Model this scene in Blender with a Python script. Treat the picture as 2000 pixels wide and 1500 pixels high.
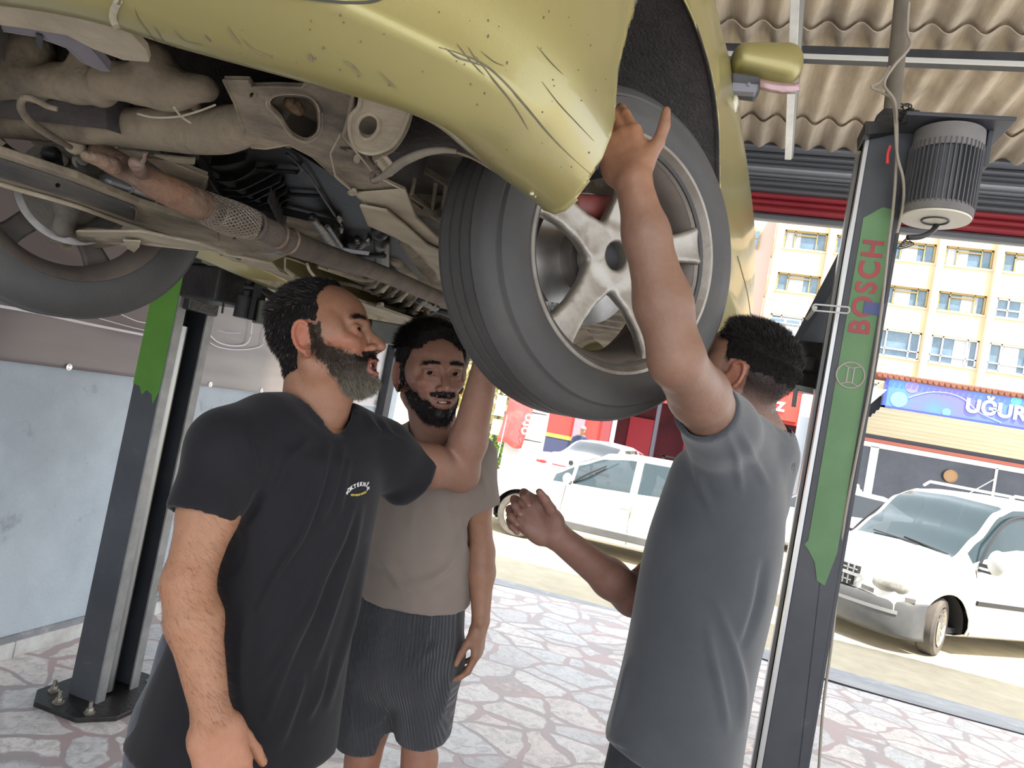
import bpy, bmesh, math, random
import numpy as np
from math import sin, cos, radians, pi, atan2, sqrt
from mathutils import Vector, Matrix, Euler
from mathutils.bvhtree import BVHTree

for o in list(bpy.data.objects): bpy.data.objects.remove(o)
scene = bpy.context.scene
COL = scene.collection
random.seed(7)
RNG = np.random.RandomState(7)

# ---------------------------------------------------------------- camera
FPX = 1386.0                       # focal length in pixels of the 2000 px wide frame
CAM = np.array([0.0, 0.0, 1.52])
_yaw, _pit, _rol = radians(16.3), radians(2.2), radians(10.7)
_f0 = np.array([-sin(_yaw), cos(_yaw), 0]); _R0 = np.array([cos(_yaw), sin(_yaw), 0]); _Z = np.array([0, 0, 1.])
CF = cos(_pit)*_f0 + sin(_pit)*_Z
_U0 = np.cross(_R0, CF)
CR = cos(_rol)*_R0 + sin(_rol)*_U0
CU = cos(_rol)*_U0 - sin(_rol)*_R0
cd = bpy.data.cameras.new('camera'); cam = bpy.data.objects.new('camera', cd); COL.objects.link(cam)
cd.sensor_width = 36.0; cd.lens = FPX*36.0/2000.0; cd.clip_start = 0.02; cd.clip_end = 500
cam.matrix_world = Matrix([[CR[0], CU[0], -CF[0], CAM[0]], [CR[1], CU[1], -CF[1], CAM[1]], [CR[2], CU[2], -CF[2], CAM[2]], [0, 0, 0, 1]])
scene.camera = cam

# ---------------------------------------------------------------- light
scene.view_settings.view_transform = 'Standard'
scene.view_settings.look = 'None'
scene.view_settings.gamma = 1.0
scene.view_settings.exposure = 1.15
scene.view_settings.use_curve_mapping = False
w = bpy.data.worlds.new('sky'); scene.world = w; w.use_nodes = True
nt = w.node_tree; nt.nodes.clear()
bg = nt.nodes.new('ShaderNodeBackground'); out = nt.nodes.new('ShaderNodeOutputWorld')
bg.inputs[0].default_value = (0.88, 0.93, 1.0, 1); bg.inputs[1].default_value = 1.35
nt.links.new(bg.outputs[0], out.inputs[0])
SUN = Vector((0.30, -0.36, 0.88)).normalized()
sl = bpy.data.lights.new('sun', 'SUN'); sl.energy = 4.6; sl.angle = radians(0.6); sl.color = (1.0, 0.93, 0.80)
so = bpy.data.objects.new('sun', sl); COL.objects.link(so); so.rotation_euler = SUN.to_track_quat('Z', 'Y').to_euler()

# ---------------------------------------------------------------- geometry of the view (to measure where things stand)
def ray(x, y): return CF + (x-1000)/FPX*CR - (y-750)/FPX*CU
def at(x, y, d): return CAM + ray(x, y)*d
def onz(x, y, z): r = ray(x, y); return CAM + r*(z-CAM[2])/r[2]
def ony(x, y, Y): r = ray(x, y); return CAM + r*Y/r[1]
def onx(x, y, X): r = ray(x, y); return CAM + r*X/r[0]
def projv(V):
    D = np.asarray(V)-CAM; f = D@CF
    return 1000+FPX*(D@CR)/f, 750-FPX*(D@CU)/f

# ---------------------------------------------------------------- objects
def link(name, me, mat=None, parent=None, label=None, cat=None, group=None, kind=None, smooth=True):
    o = bpy.data.objects.new(name, me); COL.objects.link(o)
    if mat is not None and me is not None:
        for m in (mat if isinstance(mat, (list, tuple)) else [mat]): me.materials.append(m)
    if parent is not None: o.parent = parent
    if smooth and me is not None and len(me.polygons):
        me.polygons.foreach_set('use_smooth', [True]*len(me.polygons))
    tag(o, label, cat, group, kind)
    return o
def tag(o, label=None, cat=None, group=None, kind=None):
    if label: o['label'] = label
    if cat: o['category'] = cat
    if group: o['group'] = group
    if kind: o['kind'] = kind
    return o
def thing(name, label, cat, loc=(0, 0, 0), rz=0, group=None):
    o = bpy.data.objects.new(name, None); COL.objects.link(o); o.location = loc; o.rotation_euler = (0, 0, rz)
    o.empty_display_size = 0.1
    return tag(o, label, cat, group)
def copy_tree(o, parent=None, loc=None, rz=None, label=None):
    c = o.copy(); COL.objects.link(c)
    if parent is not None: c.parent = parent
    if loc is not None: c.location = loc
    if rz is not None: c.rotation_euler = (0, 0, rz)
    if label: c['label'] = label
    for ch in [k for k in bpy.data.objects if k.parent == o and k != c]: copy_tree(ch, c)
    return c
def npmesh(name, V, Fc):
    me = bpy.data.meshes.new(name)
    me.from_pydata([tuple(map(float, v)) for v in V], [], [tuple(map(int, f)) for f in Fc]); me.update(); me.validate()
    return me
def autosmooth(o, deg=35):
    me = o.data; a = math.cos(radians(deg))
    bm = bmesh.new(); bm.from_mesh(me)
    for e in bm.edges:
        if len(e.link_faces) == 2:
            e.smooth = e.link_faces[0].normal.dot(e.link_faces[1].normal) > a
    bm.to_mesh(me); bm.free(); return o
def bevel(o, w=0.004, seg=2, ang=40):
    m = o.modifiers.new('bevel', 'BEVEL'); m.width = w; m.segments = seg; m.limit_method = 'ANGLE'; m.angle_limit = radians(ang); m.harden_normals = False
    return o

class MB:
    """collects shapes into one mesh"""
    def __init__(s): s.v = []; s.f = []; s.mi = []; s.cur = 0
    def add(s, V, Fc):
        n = len(s.v); s.v += [tuple(map(float, v)) for v in V]; s.f += [tuple(i+n for i in f) for f in Fc]; s.mi += [s.cur]*len(Fc); return s
    def box(s, c, d, M=None):
        c = Vector(c); V = []
        for x in (-.5, .5):
            for y in (-.5, .5):
                for z in (-.5, .5):
                    p = Vector((x*d[0], y*d[1], z*d[2]))
                    if M is not None: p = M @ p
                    V.append(p+c)
        return s.add(V, [(0, 1, 3, 2), (4, 6, 7, 5), (0, 4, 5, 1), (2, 3, 7, 6), (0, 2, 6, 4), (1, 5, 7, 3)])
    def b2(s, lo, hi):
        lo = np.minimum(lo, hi).astype(float) if False else np.array(lo, float); hi = np.array(hi, float)
        return s.box((lo+hi)/2, hi-lo)
    def tube(s, P, r, n=12, cap=True, closed=False, flat=None):
        P = [Vector(p) for p in P]; m = len(P); rr = r if isinstance(r, (list, tuple, np.ndarray)) else [r]*m
        V = []; T0 = None; N = None
        for i in range(m):
            if closed: T = (P[(i+1) % m]-P[i-1]).normalized()
            else: T = (P[min(i+1, m-1)]-P[max(i-1, 0)]).normalized()
            if N is None:
                N = T.orthogonal().normalized() if flat is None else (Vector(flat)-T*Vector(flat).dot(T)).normalized()
            else: N = (N-T*N.dot(T)).normalized()
            B = T.cross(N)
            for k in range(n):
                a = 2*pi*k/n; V.append(P[i]+(N*cos(a)+B*sin(a))*float(rr[i]))
        F_ = []
        for i in range(m if closed else m-1):
            for k in range(n):
                a = i*n+k; b = i*n+(k+1) % n; c = ((i+1) % m)*n+(k+1) % n; d = ((i+1) % m)*n+k
                F_.append((a, b, c, d))
        if cap and not closed:
            F_.append(tuple(range(n-1, -1, -1))); F_.append(tuple((m-1)*n+k for k in range(n)))
        return s.add(V, F_)
    def strip(s, P, w, h, up=(0, 0, 1)):
        """rectangular bar along a path: w across, h along up"""
        P = [Vector(p) for p in P]; m = len(P); V = []
        for i in range(m):
            T = (P[min(i+1, m-1)]-P[max(i-1, 0)]).normalized(); U = Vector(up); U = (U-T*U.dot(T)).normalized(); S = T.cross(U)
            ww = w[i] if isinstance(w, (list, tuple)) else w; hh = h[i] if isinstance(h, (list, tuple)) else h
            for a, b in ((-1, -1), (1, -1), (1, 1), (-1, 1)): V.append(P[i]+S*a*ww/2+U*b*hh/2)
        F_ = []
        for i in range(m-1):
            for k in range(4): F_.append((i*4+k, i*4+(k+1) % 4, (i+1)*4+(k+1) % 4, (i+1)*4+k))
        F_ += [(3, 2, 1, 0), tuple((m-1)*4+k for k in range(4))]
        return s.add(V, F_)
    def lathe(s, prof, n=48, M=None, closed=False):
        """prof: (radius, height) about local z"""
        V = []; m = len(prof)
        for k in range(n):
            a = 2*pi*k/n
            for r, z in prof:
                p = Vector((r*cos(a), r*sin(a), z)); V.append(M @ p if M is not None else p)
        F_ = []
        for k in range(n):
            for i in range(m if closed else m-1):
                a = k*m+i; b = k*m+(i+1) % m; c = ((k+1) % n)*m+(i+1) % m; d = ((k+1) % n)*m+i
                F_.append((a, d, c, b))
        return s.add(V, F_)
    def prism(s, P, ext):
        P = [Vector(p) for p in P]; e = Vector(ext); n = len(P)
        V = P+[p+e for p in P]
        F_ = [tuple(range(n-1, -1, -1)), tuple(range(n, 2*n))]+[(i, (i+1) % n, n+(i+1) % n, n+i) for i in range(n)]
        return s.add(V, F_)
    def sphere(s, c, r, nu=16, nv=10, M=None):
        r = r if isinstance(r, (list, tuple)) else (r, r, r); V = []; c = Vector(c)
        for j in range(nv+1):
            t = pi*j/nv
            for i in range(nu):
                a = 2*pi*i/nu; p = Vector((r[0]*sin(t)*cos(a), r[1]*sin(t)*sin(a), r[2]*cos(t))); V.append(c+(M @ p if M is not None else p))
        F_ = [(j*nu+i, (j+1)*nu+i, (j+1)*nu+(i+1) % nu, j*nu+(i+1) % nu) for j in range(nv) for i in range(nu)]
        return s.add(V, F_)
    def grid(s, G):
        """G[i][j] points"""
        a = len(G); b = len(G[0]); V = [p for row in G for p in row]
        return s.add(V, [(i*b+j, i*b+j+1, (i+1)*b+j+1, (i+1)*b+j) for i in range(a-1) for j in range(b-1)])
    def build(s, name, mat, parent=None, smooth=True, bev=0, label=None, cat=None, group=None, kind=None, fixn=True, ang=35):
        me = bpy.data.meshes.new(name); me.from_pydata(s.v, [], s.f); me.update()
        bm = bmesh.new(); bm.from_mesh(me)
        bmesh.ops.remove_doubles(bm, verts=bm.verts, dist=1e-5)
        if fixn: bmesh.ops.recalc_face_normals(bm, faces=bm.faces)
        bm.to_mesh(me); bm.free()
        if max(s.mi, default=0) > 0 and len(me.polygons) == len(s.mi): me.polygons.foreach_set('material_index', s.mi)
        o = link(name, me, mat, parent, label, cat, group, kind, smooth)
        if smooth: autosmooth(o, ang)
        if bev: bevel(o, bev)
        return o

def spline(P, n=8, closed=False):
    P = [np.array(p, float) for p in P]; m = len(P); out = []
    rng = range(m) if closed else range(m-1)
    for i in rng:
        if closed: a, b, c, d = P[i-1], P[i], P[(i+1) % m], P[(i+2) % m]
        else: a, b, c, d = P[max(i-1, 0)], P[i], P[i+1], P[min(i+2, m-1)]
        for k in range(n):
            t = k/n
            out.append(0.5*((2*b)+(-a+c)*t+(2*a-5*b+4*c-d)*t*t+(-a+3*b-3*c+d)*t**3))
    if not closed: out.append(P[-1])
    return out

def polyplate(name, outline, mat, parent, ext, holes=(), bev=0.002, rim=0, label=None, rimmat=None):
    """a plate cut to an outline (3D points, roughly planar), with holes, given real thickness"""
    bm = bmesh.new()
    def loop(P):
        vs = [bm.verts.new(Vector(p)) for p in P]
        return [bm.edges.new((vs[i], vs[(i+1) % len(vs)])) for i in range(len(vs))]
    es = loop(outline)
    for h in holes: es += loop(h)
    bmesh.ops.triangle_fill(bm, use_beauty=True, use_dissolve=False, edges=es)
    if ext is not None:
        r = bmesh.ops.extrude_face_region(bm, geom=list(bm.faces))
        vs = [g for g in r['geom'] if isinstance(g, bmesh.types.BMVert)]
        bmesh.ops.translate(bm, verts=vs, vec=Vector(ext))
    bmesh.ops.recalc_face_normals(bm, faces=bm.faces)
    me = bpy.data.meshes.new(name); bm.to_mesh(me); bm.free()
    o = link(name, me, mat, parent, label, smooth=False)
    if bev: bevel(o, bev, 2, 50)
    if rim:
        m2 = MB()
        for L in [outline]+list(holes): m2.tube(list(L), rim, 8, closed=True)
        me2 = m2
        bm = bmesh.new(); bm.from_mesh(me)
        n = len(bm.verts)
        vv = [bm.verts.new(v) for v in m2.v]
        for f in m2.f:
            try: fc = bm.faces.new([vv[i] for i in f]); fc.smooth = True
            except Exception: pass
        bm.to_mesh(me); bm.free()
    return o

# ---------------------------------------------------------------- materials
def N(nt, t, **k):
    n = nt.nodes.new(t)
    for a, b in k.items(): setattr(n, a, b)
    return n
def lk(nt, a, b): nt.links.new(a, b)
def mat(name, c1, c2=None, scale=8, rough=.6, metal=0, bump=0, bscale=None, coat=0, lo=.35, hi=.65, stretch=None, detail=6, c3=None, s3=2, lo3=.55, hi3=.7, spec=.5, alpha=None, trans=0, emit=None, vcol=False, ior=1.45, sss=0, rvar=0, sheen=0):
    m = bpy.data.materials.new(name); m.use_nodes = True; nt = m.node_tree; nt.nodes.clear()
    out = N(nt, 'ShaderNodeOutputMaterial'); b = N(nt, 'ShaderNodeBsdfPrincipled'); lk(nt, b.outputs[0], out.inputs[0])
    b.inputs['Base Color'].default_value = (*c1, 1); b.inputs['Roughness'].default_value = rough; b.inputs['Metallic'].default_value = metal
    b.inputs['Coat Weight'].default_value = coat; b.inputs['Coat Roughness'].default_value = .08
    b.inputs['Specular IOR Level'].default_value = spec; b.inputs['IOR'].default_value = ior; b.inputs['Transmission Weight'].default_value = trans
    if sheen: b.inputs['Sheen Weight'].default_value = sheen; b.inputs['Sheen Roughness'].default_value = .5
    if sss: b.inputs['Subsurface Weight'].default_value = sss; b.inputs['Subsurface Radius'].default_value = (.01, .004, .002); b.inputs['Subsurface Scale'].default_value = .6
    if alpha is not None: b.inputs['Alpha'].default_value = alpha
    if emit: b.inputs['Emission Color'].default_value = (*emit[0], 1); b.inputs['Emission Strength'].default_value = emit[1]
    tc = N(nt, 'ShaderNodeTexCoord'); vec = tc.outputs['Object']
    if stretch:
        mp = N(nt, 'ShaderNodeMapping'); mp.inputs['Scale'].default_value = stretch; lk(nt, vec, mp.inputs[0]); vec = mp.outputs[0]
    colsock = None
    if vcol:
        a = N(nt, 'ShaderNodeAttribute', attribute_name='col'); colsock = a.outputs['Color']
    if c2 is not None:
        nz = N(nt, 'ShaderNodeTexNoise'); nz.inputs['Scale'].default_value = scale; nz.inputs['Detail'].default_value = detail; nz.inputs['Roughness'].default_value = .6; lk(nt, vec, nz.inputs[0])
        rm = N(nt, 'ShaderNodeMapRange'); rm.inputs[1].default_value = lo; rm.inputs[2].default_value = hi; lk(nt, nz.outputs[0], rm.inputs[0])
        mx = N(nt, 'ShaderNodeMix', data_type='RGBA'); lk(nt, rm.outputs[0], mx.inputs[0]); mx.inputs[6].default_value = (*c1, 1); mx.inputs[7].default_value = (*c2, 1)
        if colsock is not None: mx.blend_type = 'MULTIPLY'; lk(nt, colsock, mx.inputs[6])
        colsock = mx.outputs[2]
        if rvar:
            rr = N(nt, 'ShaderNodeMapRange'); rr.inputs[3].default_value = rough-rvar; rr.inputs[4].default_value = min(1, rough+rvar); lk(nt, nz.outputs[0], rr.inputs[0]); lk(nt, rr.outputs[0], b.inputs['Roughness'])
    if c3 is not None:
        nz = N(nt, 'ShaderNodeTexNoise'); nz.inputs['Scale'].default_value = s3; nz.inputs['Detail'].default_value = 8; nz.inputs['Roughness'].default_value = .65; lk(nt, tc.outputs['Object'], nz.inputs[0])
        rm = N(nt, 'ShaderNodeMapRange'); rm.inputs[1].default_value = lo3; rm.inputs[2].default_value = hi3; lk(nt, nz.outputs[0], rm.inputs[0])
        mx = N(nt, 'ShaderNodeMix', data_type='RGBA'); lk(nt, rm.outputs[0], mx.inputs[0]); mx.inputs[7].default_value = (*c3, 1)
        if colsock is not None: lk(nt, colsock, mx.inputs[6])
        else: mx.inputs[6].default_value = (*c1, 1)
        colsock = mx.outputs[2]
    if colsock is not None: lk(nt, colsock, b.inputs['Base Color'])
    if bump:
        nz = N(nt, 'ShaderNodeTexNoise'); nz.inputs['Scale'].default_value = bscale or scale*3; nz.inputs['Detail'].default_value = 5; lk(nt, vec, nz.inputs[0])
        bp = N(nt, 'ShaderNodeBump'); bp.inputs['Strength'].default_value = bump; bp.inputs['Distance'].default_value = .01; lk(nt, nz.outputs[0], bp.inputs['Height']); lk(nt, bp.outputs[0], b.inputs['Normal'])
    return m
def srgb(r, g, b):
    f = lambda c: ((c/255+.055)/1.055)**2.4 if c/255 > .04045 else c/255/12.92
    return (f(r), f(g), f(b))

# text as a mesh, lying in a plane: origin, right vector, up vector
def text_mesh(txt, origin, right, up, size, depth=.002, bold=0.0, align='LEFT', name='lettering', mat_=None, parent=None, spacing=1.0):
    cu = bpy.data.curves.new(name, 'FONT'); cu.body = txt; cu.size = size; cu.extrude = depth/2; cu.offset = bold; cu.align_x = align; cu.space_character = spacing
    cu.fill_mode = 'BOTH'
    t = bpy.data.objects.new(name, cu); COL.objects.link(t)
    dg = bpy.context.evaluated_depsgraph_get(); me = bpy.data.meshes.new_from_object(t.evaluated_get(dg)); bpy.data.objects.remove(t)
    r = Vector(right).normalized(); u = Vector(up); u = (u-r*u.dot(r)).normalized(); n = r.cross(u)
    M = Matrix((r, u, n)).transposed().to_4x4(); M.translation = Vector(origin)
    me.transform(M); me.materials.clear()
    return link(name, me, mat_, parent, smooth=False)
# ---------------------------------------------------------------- organic surfaces: smooth unions of shapes, meshed as one skin
class Field:
    def __init__(s, lo, hi, h):
        s.lo = np.array(lo, float); s.h = h; s.n = np.ceil((np.array(hi)-s.lo)/h).astype(int)+1
        s.F = np.full(s.n, .05, np.float32)
    def _sub(s, lo, hi, pad):
        a = np.maximum(np.floor((np.array(lo)-pad-s.lo)/s.h).astype(int), 0); b = np.minimum(np.ceil((np.array(hi)+pad-s.lo)/s.h).astype(int)+1, s.n)
        if np.any(b <= a): return None
        sl = tuple(slice(i, j) for i, j in zip(a, b))
        ax = [s.lo[i]+s.h*np.arange(a[i], b[i]) for i in range(3)]
        return sl, np.stack(np.meshgrid(*ax, indexing='ij'), -1)
    def op(s, fn, lo, hi, k=.01, mode='u'):
        r = s._sub(lo, hi, .05)
        if r is None: return s
        sl, P = r; d = fn(P).astype(np.float32); A = s.F[sl]
        if mode == 'u':
            h = np.clip(.5+.5*(A-d)/k, 0, 1); s.F[sl] = A*(1-h)+d*h-k*h*(1-h)
        elif mode == 's':
            h = np.clip(.5-.5*(A+d)/k, 0, 1); s.F[sl] = A*(1-h)+(-d)*h+k*h*(1-h)
        else:
            s.F[sl] = np.maximum(A, d)
        return s
    def cone(s, a, b, ra, rb=None, k=.01, mode='u'):
        a = np.array(a, float); b = np.array(b, float); rb = ra if rb is None else rb; ab = b-a; L = float(ab@ab)+1e-12; m = max(ra, rb)
        def fn(P):
            q = P-a; t = np.clip((q@ab)/L, 0, 1); return np.linalg.norm(q-t[..., None]*ab, axis=-1)-(ra+(rb-ra)*t)
        return s.op(fn, np.minimum(a, b)-m, np.maximum(a, b)+m, k, mode)
    def chain(s, P, R, k=.01, mode='u'):
        for i in range(len(P)-1): s.cone(P[i], P[i+1], R[i], R[i+1], k, mode)
        return s
    def ell(s, c, r, k=.01, mode='u', M=None):
        c = np.array(c, float); r = np.array(r, float); M = np.eye(3) if M is None else np.array(M)
        m = r.max()
        def fn(P):
            q = (P-c)@M; l = np.linalg.norm(q/r, axis=-1); g = np.linalg.norm(q/(r*r), axis=-1)+1e-9
            return l*(l-1)/g
        return s.op(fn, c-m, c+m, k, mode)
    def slab(s, a, b, u, ra, rb, k=.03, mode='u', flat=False, p=2.0):
        """elliptical tapered tube from a to b; u: side axis; ra=(side, front) radii at a"""
        a = np.array(a, float); b = np.array(b, float); ax = b-a; L = np.linalg.norm(ax); ax = ax/L
        u = np.array(u, float); u = u-ax*(u@ax); u /= np.linalg.norm(u); v = np.cross(ax, u); m = max(max(ra), max(rb))
        def fn(P):
            q = P-a; t = q@ax; tc = np.clip(t/L, 0, 1); ru = ra[0]+(rb[0]-ra[0])*tc; rv = ra[1]+(rb[1]-ra[1])*tc
            x = (q@u); y = (q@v)
            if flat:
                l = ((np.abs(x)/ru)**p+(np.abs(y)/rv)**p)**(1/p); d = (l-1)*np.minimum(ru, rv); return np.maximum(d, np.abs(t-L/2)-L/2)
            z = np.where(t < 0, t, np.where(t > L, t-L, 0)); rm = np.minimum(ru, rv)
            l = ((np.abs(x)/ru)**p+(np.abs(y)/rv)**p+(np.abs(z)/rm)**p)**(1/p)
            return (l-1)*rm
        return s.op(fn, np.minimum(a, b)-m, np.maximum(a, b)+m, k, mode)
    def loft(s, C, R, u, k=.03, mode='u', p=2.2):
        """trunk through sections: centres C, (side, front) radii R; flat ends"""
        C = np.array(spline([list(c)+list(r) for c, r in zip(C, R)], 8)); a, b = C[0, :3], C[-1, :3]; ax = b-a; L = np.linalg.norm(ax); ax /= L
        T_ = (C[:, :3]-a)@ax; u = np.array(u, float); u = u-ax*(u@ax); u /= np.linalg.norm(u); v = np.cross(ax, u); cu_, cv_ = (C[:, :3]-a)@u, (C[:, :3]-a)@v; m = C[:, 3:].max()
        def fn(P):
            q = P-a; t = q@ax; ru = np.interp(t, T_, C[:, 3]); rv = np.interp(t, T_, C[:, 4]); x = q@u-np.interp(t, T_, cu_); y = q@v-np.interp(t, T_, cv_)
            l = ((np.abs(x)/ru)**p+(np.abs(y)/rv)**p)**(1/p); return np.maximum((l-1)*np.minimum(ru, rv), np.abs(t-L/2)-L/2)
        return s.op(fn, C[:, :3].min(0)-m, C[:, :3].max(0)+m, k, mode)
    def cut(s, c, n):
        """remove everything on the side n points to"""
        c = np.array(c, float); n = np.array(n, float); n /= np.linalg.norm(n)
        ax = [s.lo[i]+s.h*np.arange(s.n[i]) for i in range(3)]
        d = ((ax[0]-c[0])*n[0])[:, None, None]+((ax[1]-c[1])*n[1])[None, :, None]+((ax[2]-c[2])*n[2])[None, None, :]
        s.F = np.maximum(s.F, d.astype(np.float32)); return s
    def mesh(s):
        F = s.F.copy(); F[0], F[-1], F[:, 0], F[:, -1], F[:, :, 0], F[:, :, -1] = .01, .01, .01, .01, .01, .01
        ins = F < 0; nx, ny, nz = F.shape
        cnt = np.zeros((nx-1, ny-1, nz-1), np.int8)
        for i in (0, 1):
            for j in (0, 1):
                for k in (0, 1): cnt += ins[i:nx-1+i, j:ny-1+j, k:nz-1+k]
        cells = np.argwhere((cnt > 0) & (cnt < 8)); idx = -np.ones((nx-1, ny-1, nz-1), np.int32); idx[tuple(cells.T)] = np.arange(len(cells))
        acc = np.zeros((len(cells), 3)); n = np.zeros(len(cells))
        cor = [(i, j, k) for i in (0, 1) for j in (0, 1) for k in (0, 1)]
        for a in cor:
            for ax in range(3):
                if a[ax]: continue
                b = list(a); b[ax] = 1
                fa = F[cells[:, 0]+a[0], cells[:, 1]+a[1], cells[:, 2]+a[2]]; fb = F[cells[:, 0]+b[0], cells[:, 1]+b[1], cells[:, 2]+b[2]]
                m = (fa < 0) != (fb < 0); t = np.where(m, fa/np.where(m, fa-fb, 1), 0)
                p = np.tile(np.array(a, float), (len(cells), 1)); p[:, ax] += t
                acc[m] += p[m]; n[m] += 1
        V = s.lo+s.h*(cells+acc/n[:, None])
        faces = []
        for ax in range(3):
            o = [i for i in range(3) if i != ax]
            sa = [slice(1, -1)]*3; sa[ax] = slice(0, -1); sb = [slice(1, -1)]*3; sb[ax] = slice(1, None)
            A = ins[tuple(sa)]; B = ins[tuple(sb)]; e = np.argwhere(A != B)
            if not len(e): continue
            flip = A[tuple(e.T)]
            g = e.copy(); g[:, o[0]] += 1; g[:, o[1]] += 1
            q = []
            for d0, d1 in ((0, 0), (-1, 0), (-1, -1), (0, -1)):
                c = g.copy(); c[:, o[0]] += d0; c[:, o[1]] += d1; q.append(idx[c[:, 0], c[:, 1], c[:, 2]])
            q = np.stack(q, 1)
            rev = flip if ax != 1 else ~flip
            q[~rev] = q[~rev][:, ::-1]
            faces.append(q)
        Q = np.concatenate(faces)
        return V, Q
def vnormals(V, Q):
    n = np.cross(V[Q[:, 2]]-V[Q[:, 0]], V[Q[:, 3]]-V[Q[:, 1]]); N_ = np.zeros_like(V)
    for i in range(4): np.add.at(N_, Q[:, i], n)
    return N_/(np.linalg.norm(N_, axis=1, keepdims=True)+1e-12)
def relax(V, Q, it=2, f=.5):
    E = np.concatenate([Q[:, [0, 1]], Q[:, [1, 2]], Q[:, [2, 3]], Q[:, [3, 0]]])
    for _ in range(it):
        S = np.zeros_like(V); c = np.zeros(len(V)); np.add.at(S, E[:, 0], V[E[:, 1]]); np.add.at(S, E[:, 1], V[E[:, 0]]); np.add.at(c, E[:, 0], 1); np.add.at(c, E[:, 1], 1)
        V = V*(1-f)+f*S/np.maximum(c, 1)[:, None]
    return V
def merge(parts):
    V = []; Q = []; n = 0
    for v, q in parts: V.append(v); Q.append(q+n); n += len(v)
    return np.concatenate(V), np.concatenate(Q)
def nmesh(name, V, Q, mat_, parent=None, colors=None, label=None):
    me = bpy.data.meshes.new(name); me.vertices.add(len(V)); me.vertices.foreach_set('co', np.asarray(V, np.float32).ravel())
    k = Q.shape[1]; me.loops.add(len(Q)*k); me.loops.foreach_set('vertex_index', Q.astype(np.int32).ravel())
    me.polygons.add(len(Q)); me.polygons.foreach_set('loop_start', np.arange(0, len(Q)*k, k, dtype=np.int32)); me.polygons.foreach_set('loop_total', np.full(len(Q), k, np.int32))
    me.update(calc_edges=True); me.validate()
    if colors is not None:
        a = me.color_attributes.new('col', 'FLOAT_COLOR', 'POINT'); c = np.ones((len(V), 4), np.float32); c[:, :3] = colors; a.data.foreach_set('color', c.ravel())
    return link(name, me, mat_, parent, label)
def vnoise(P, s=1.0, seed=0):
    """smooth value noise, vectorised"""
    P = np.asarray(P, float)*s+seed*17.3; i = np.floor(P).astype(np.int64); f = P-i; f = f*f*(3-2*f); r = 0
    for a in (0, 1):
        for b in (0, 1):
            for c in (0, 1):
                h = (i[..., 0]+a)*374761393+(i[..., 1]+b)*668265263+(i[..., 2]+c)*2147483647
                h = (h ^ (h >> 13))*1274126177; h = ((h ^ (h >> 16)) & 0xffff)/65535.
                r = r+h*(f[..., 0] if a else 1-f[..., 0])*(f[..., 1] if b else 1-f[..., 1])*(f[..., 2] if c else 1-f[..., 2])
    return r*2-1
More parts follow.
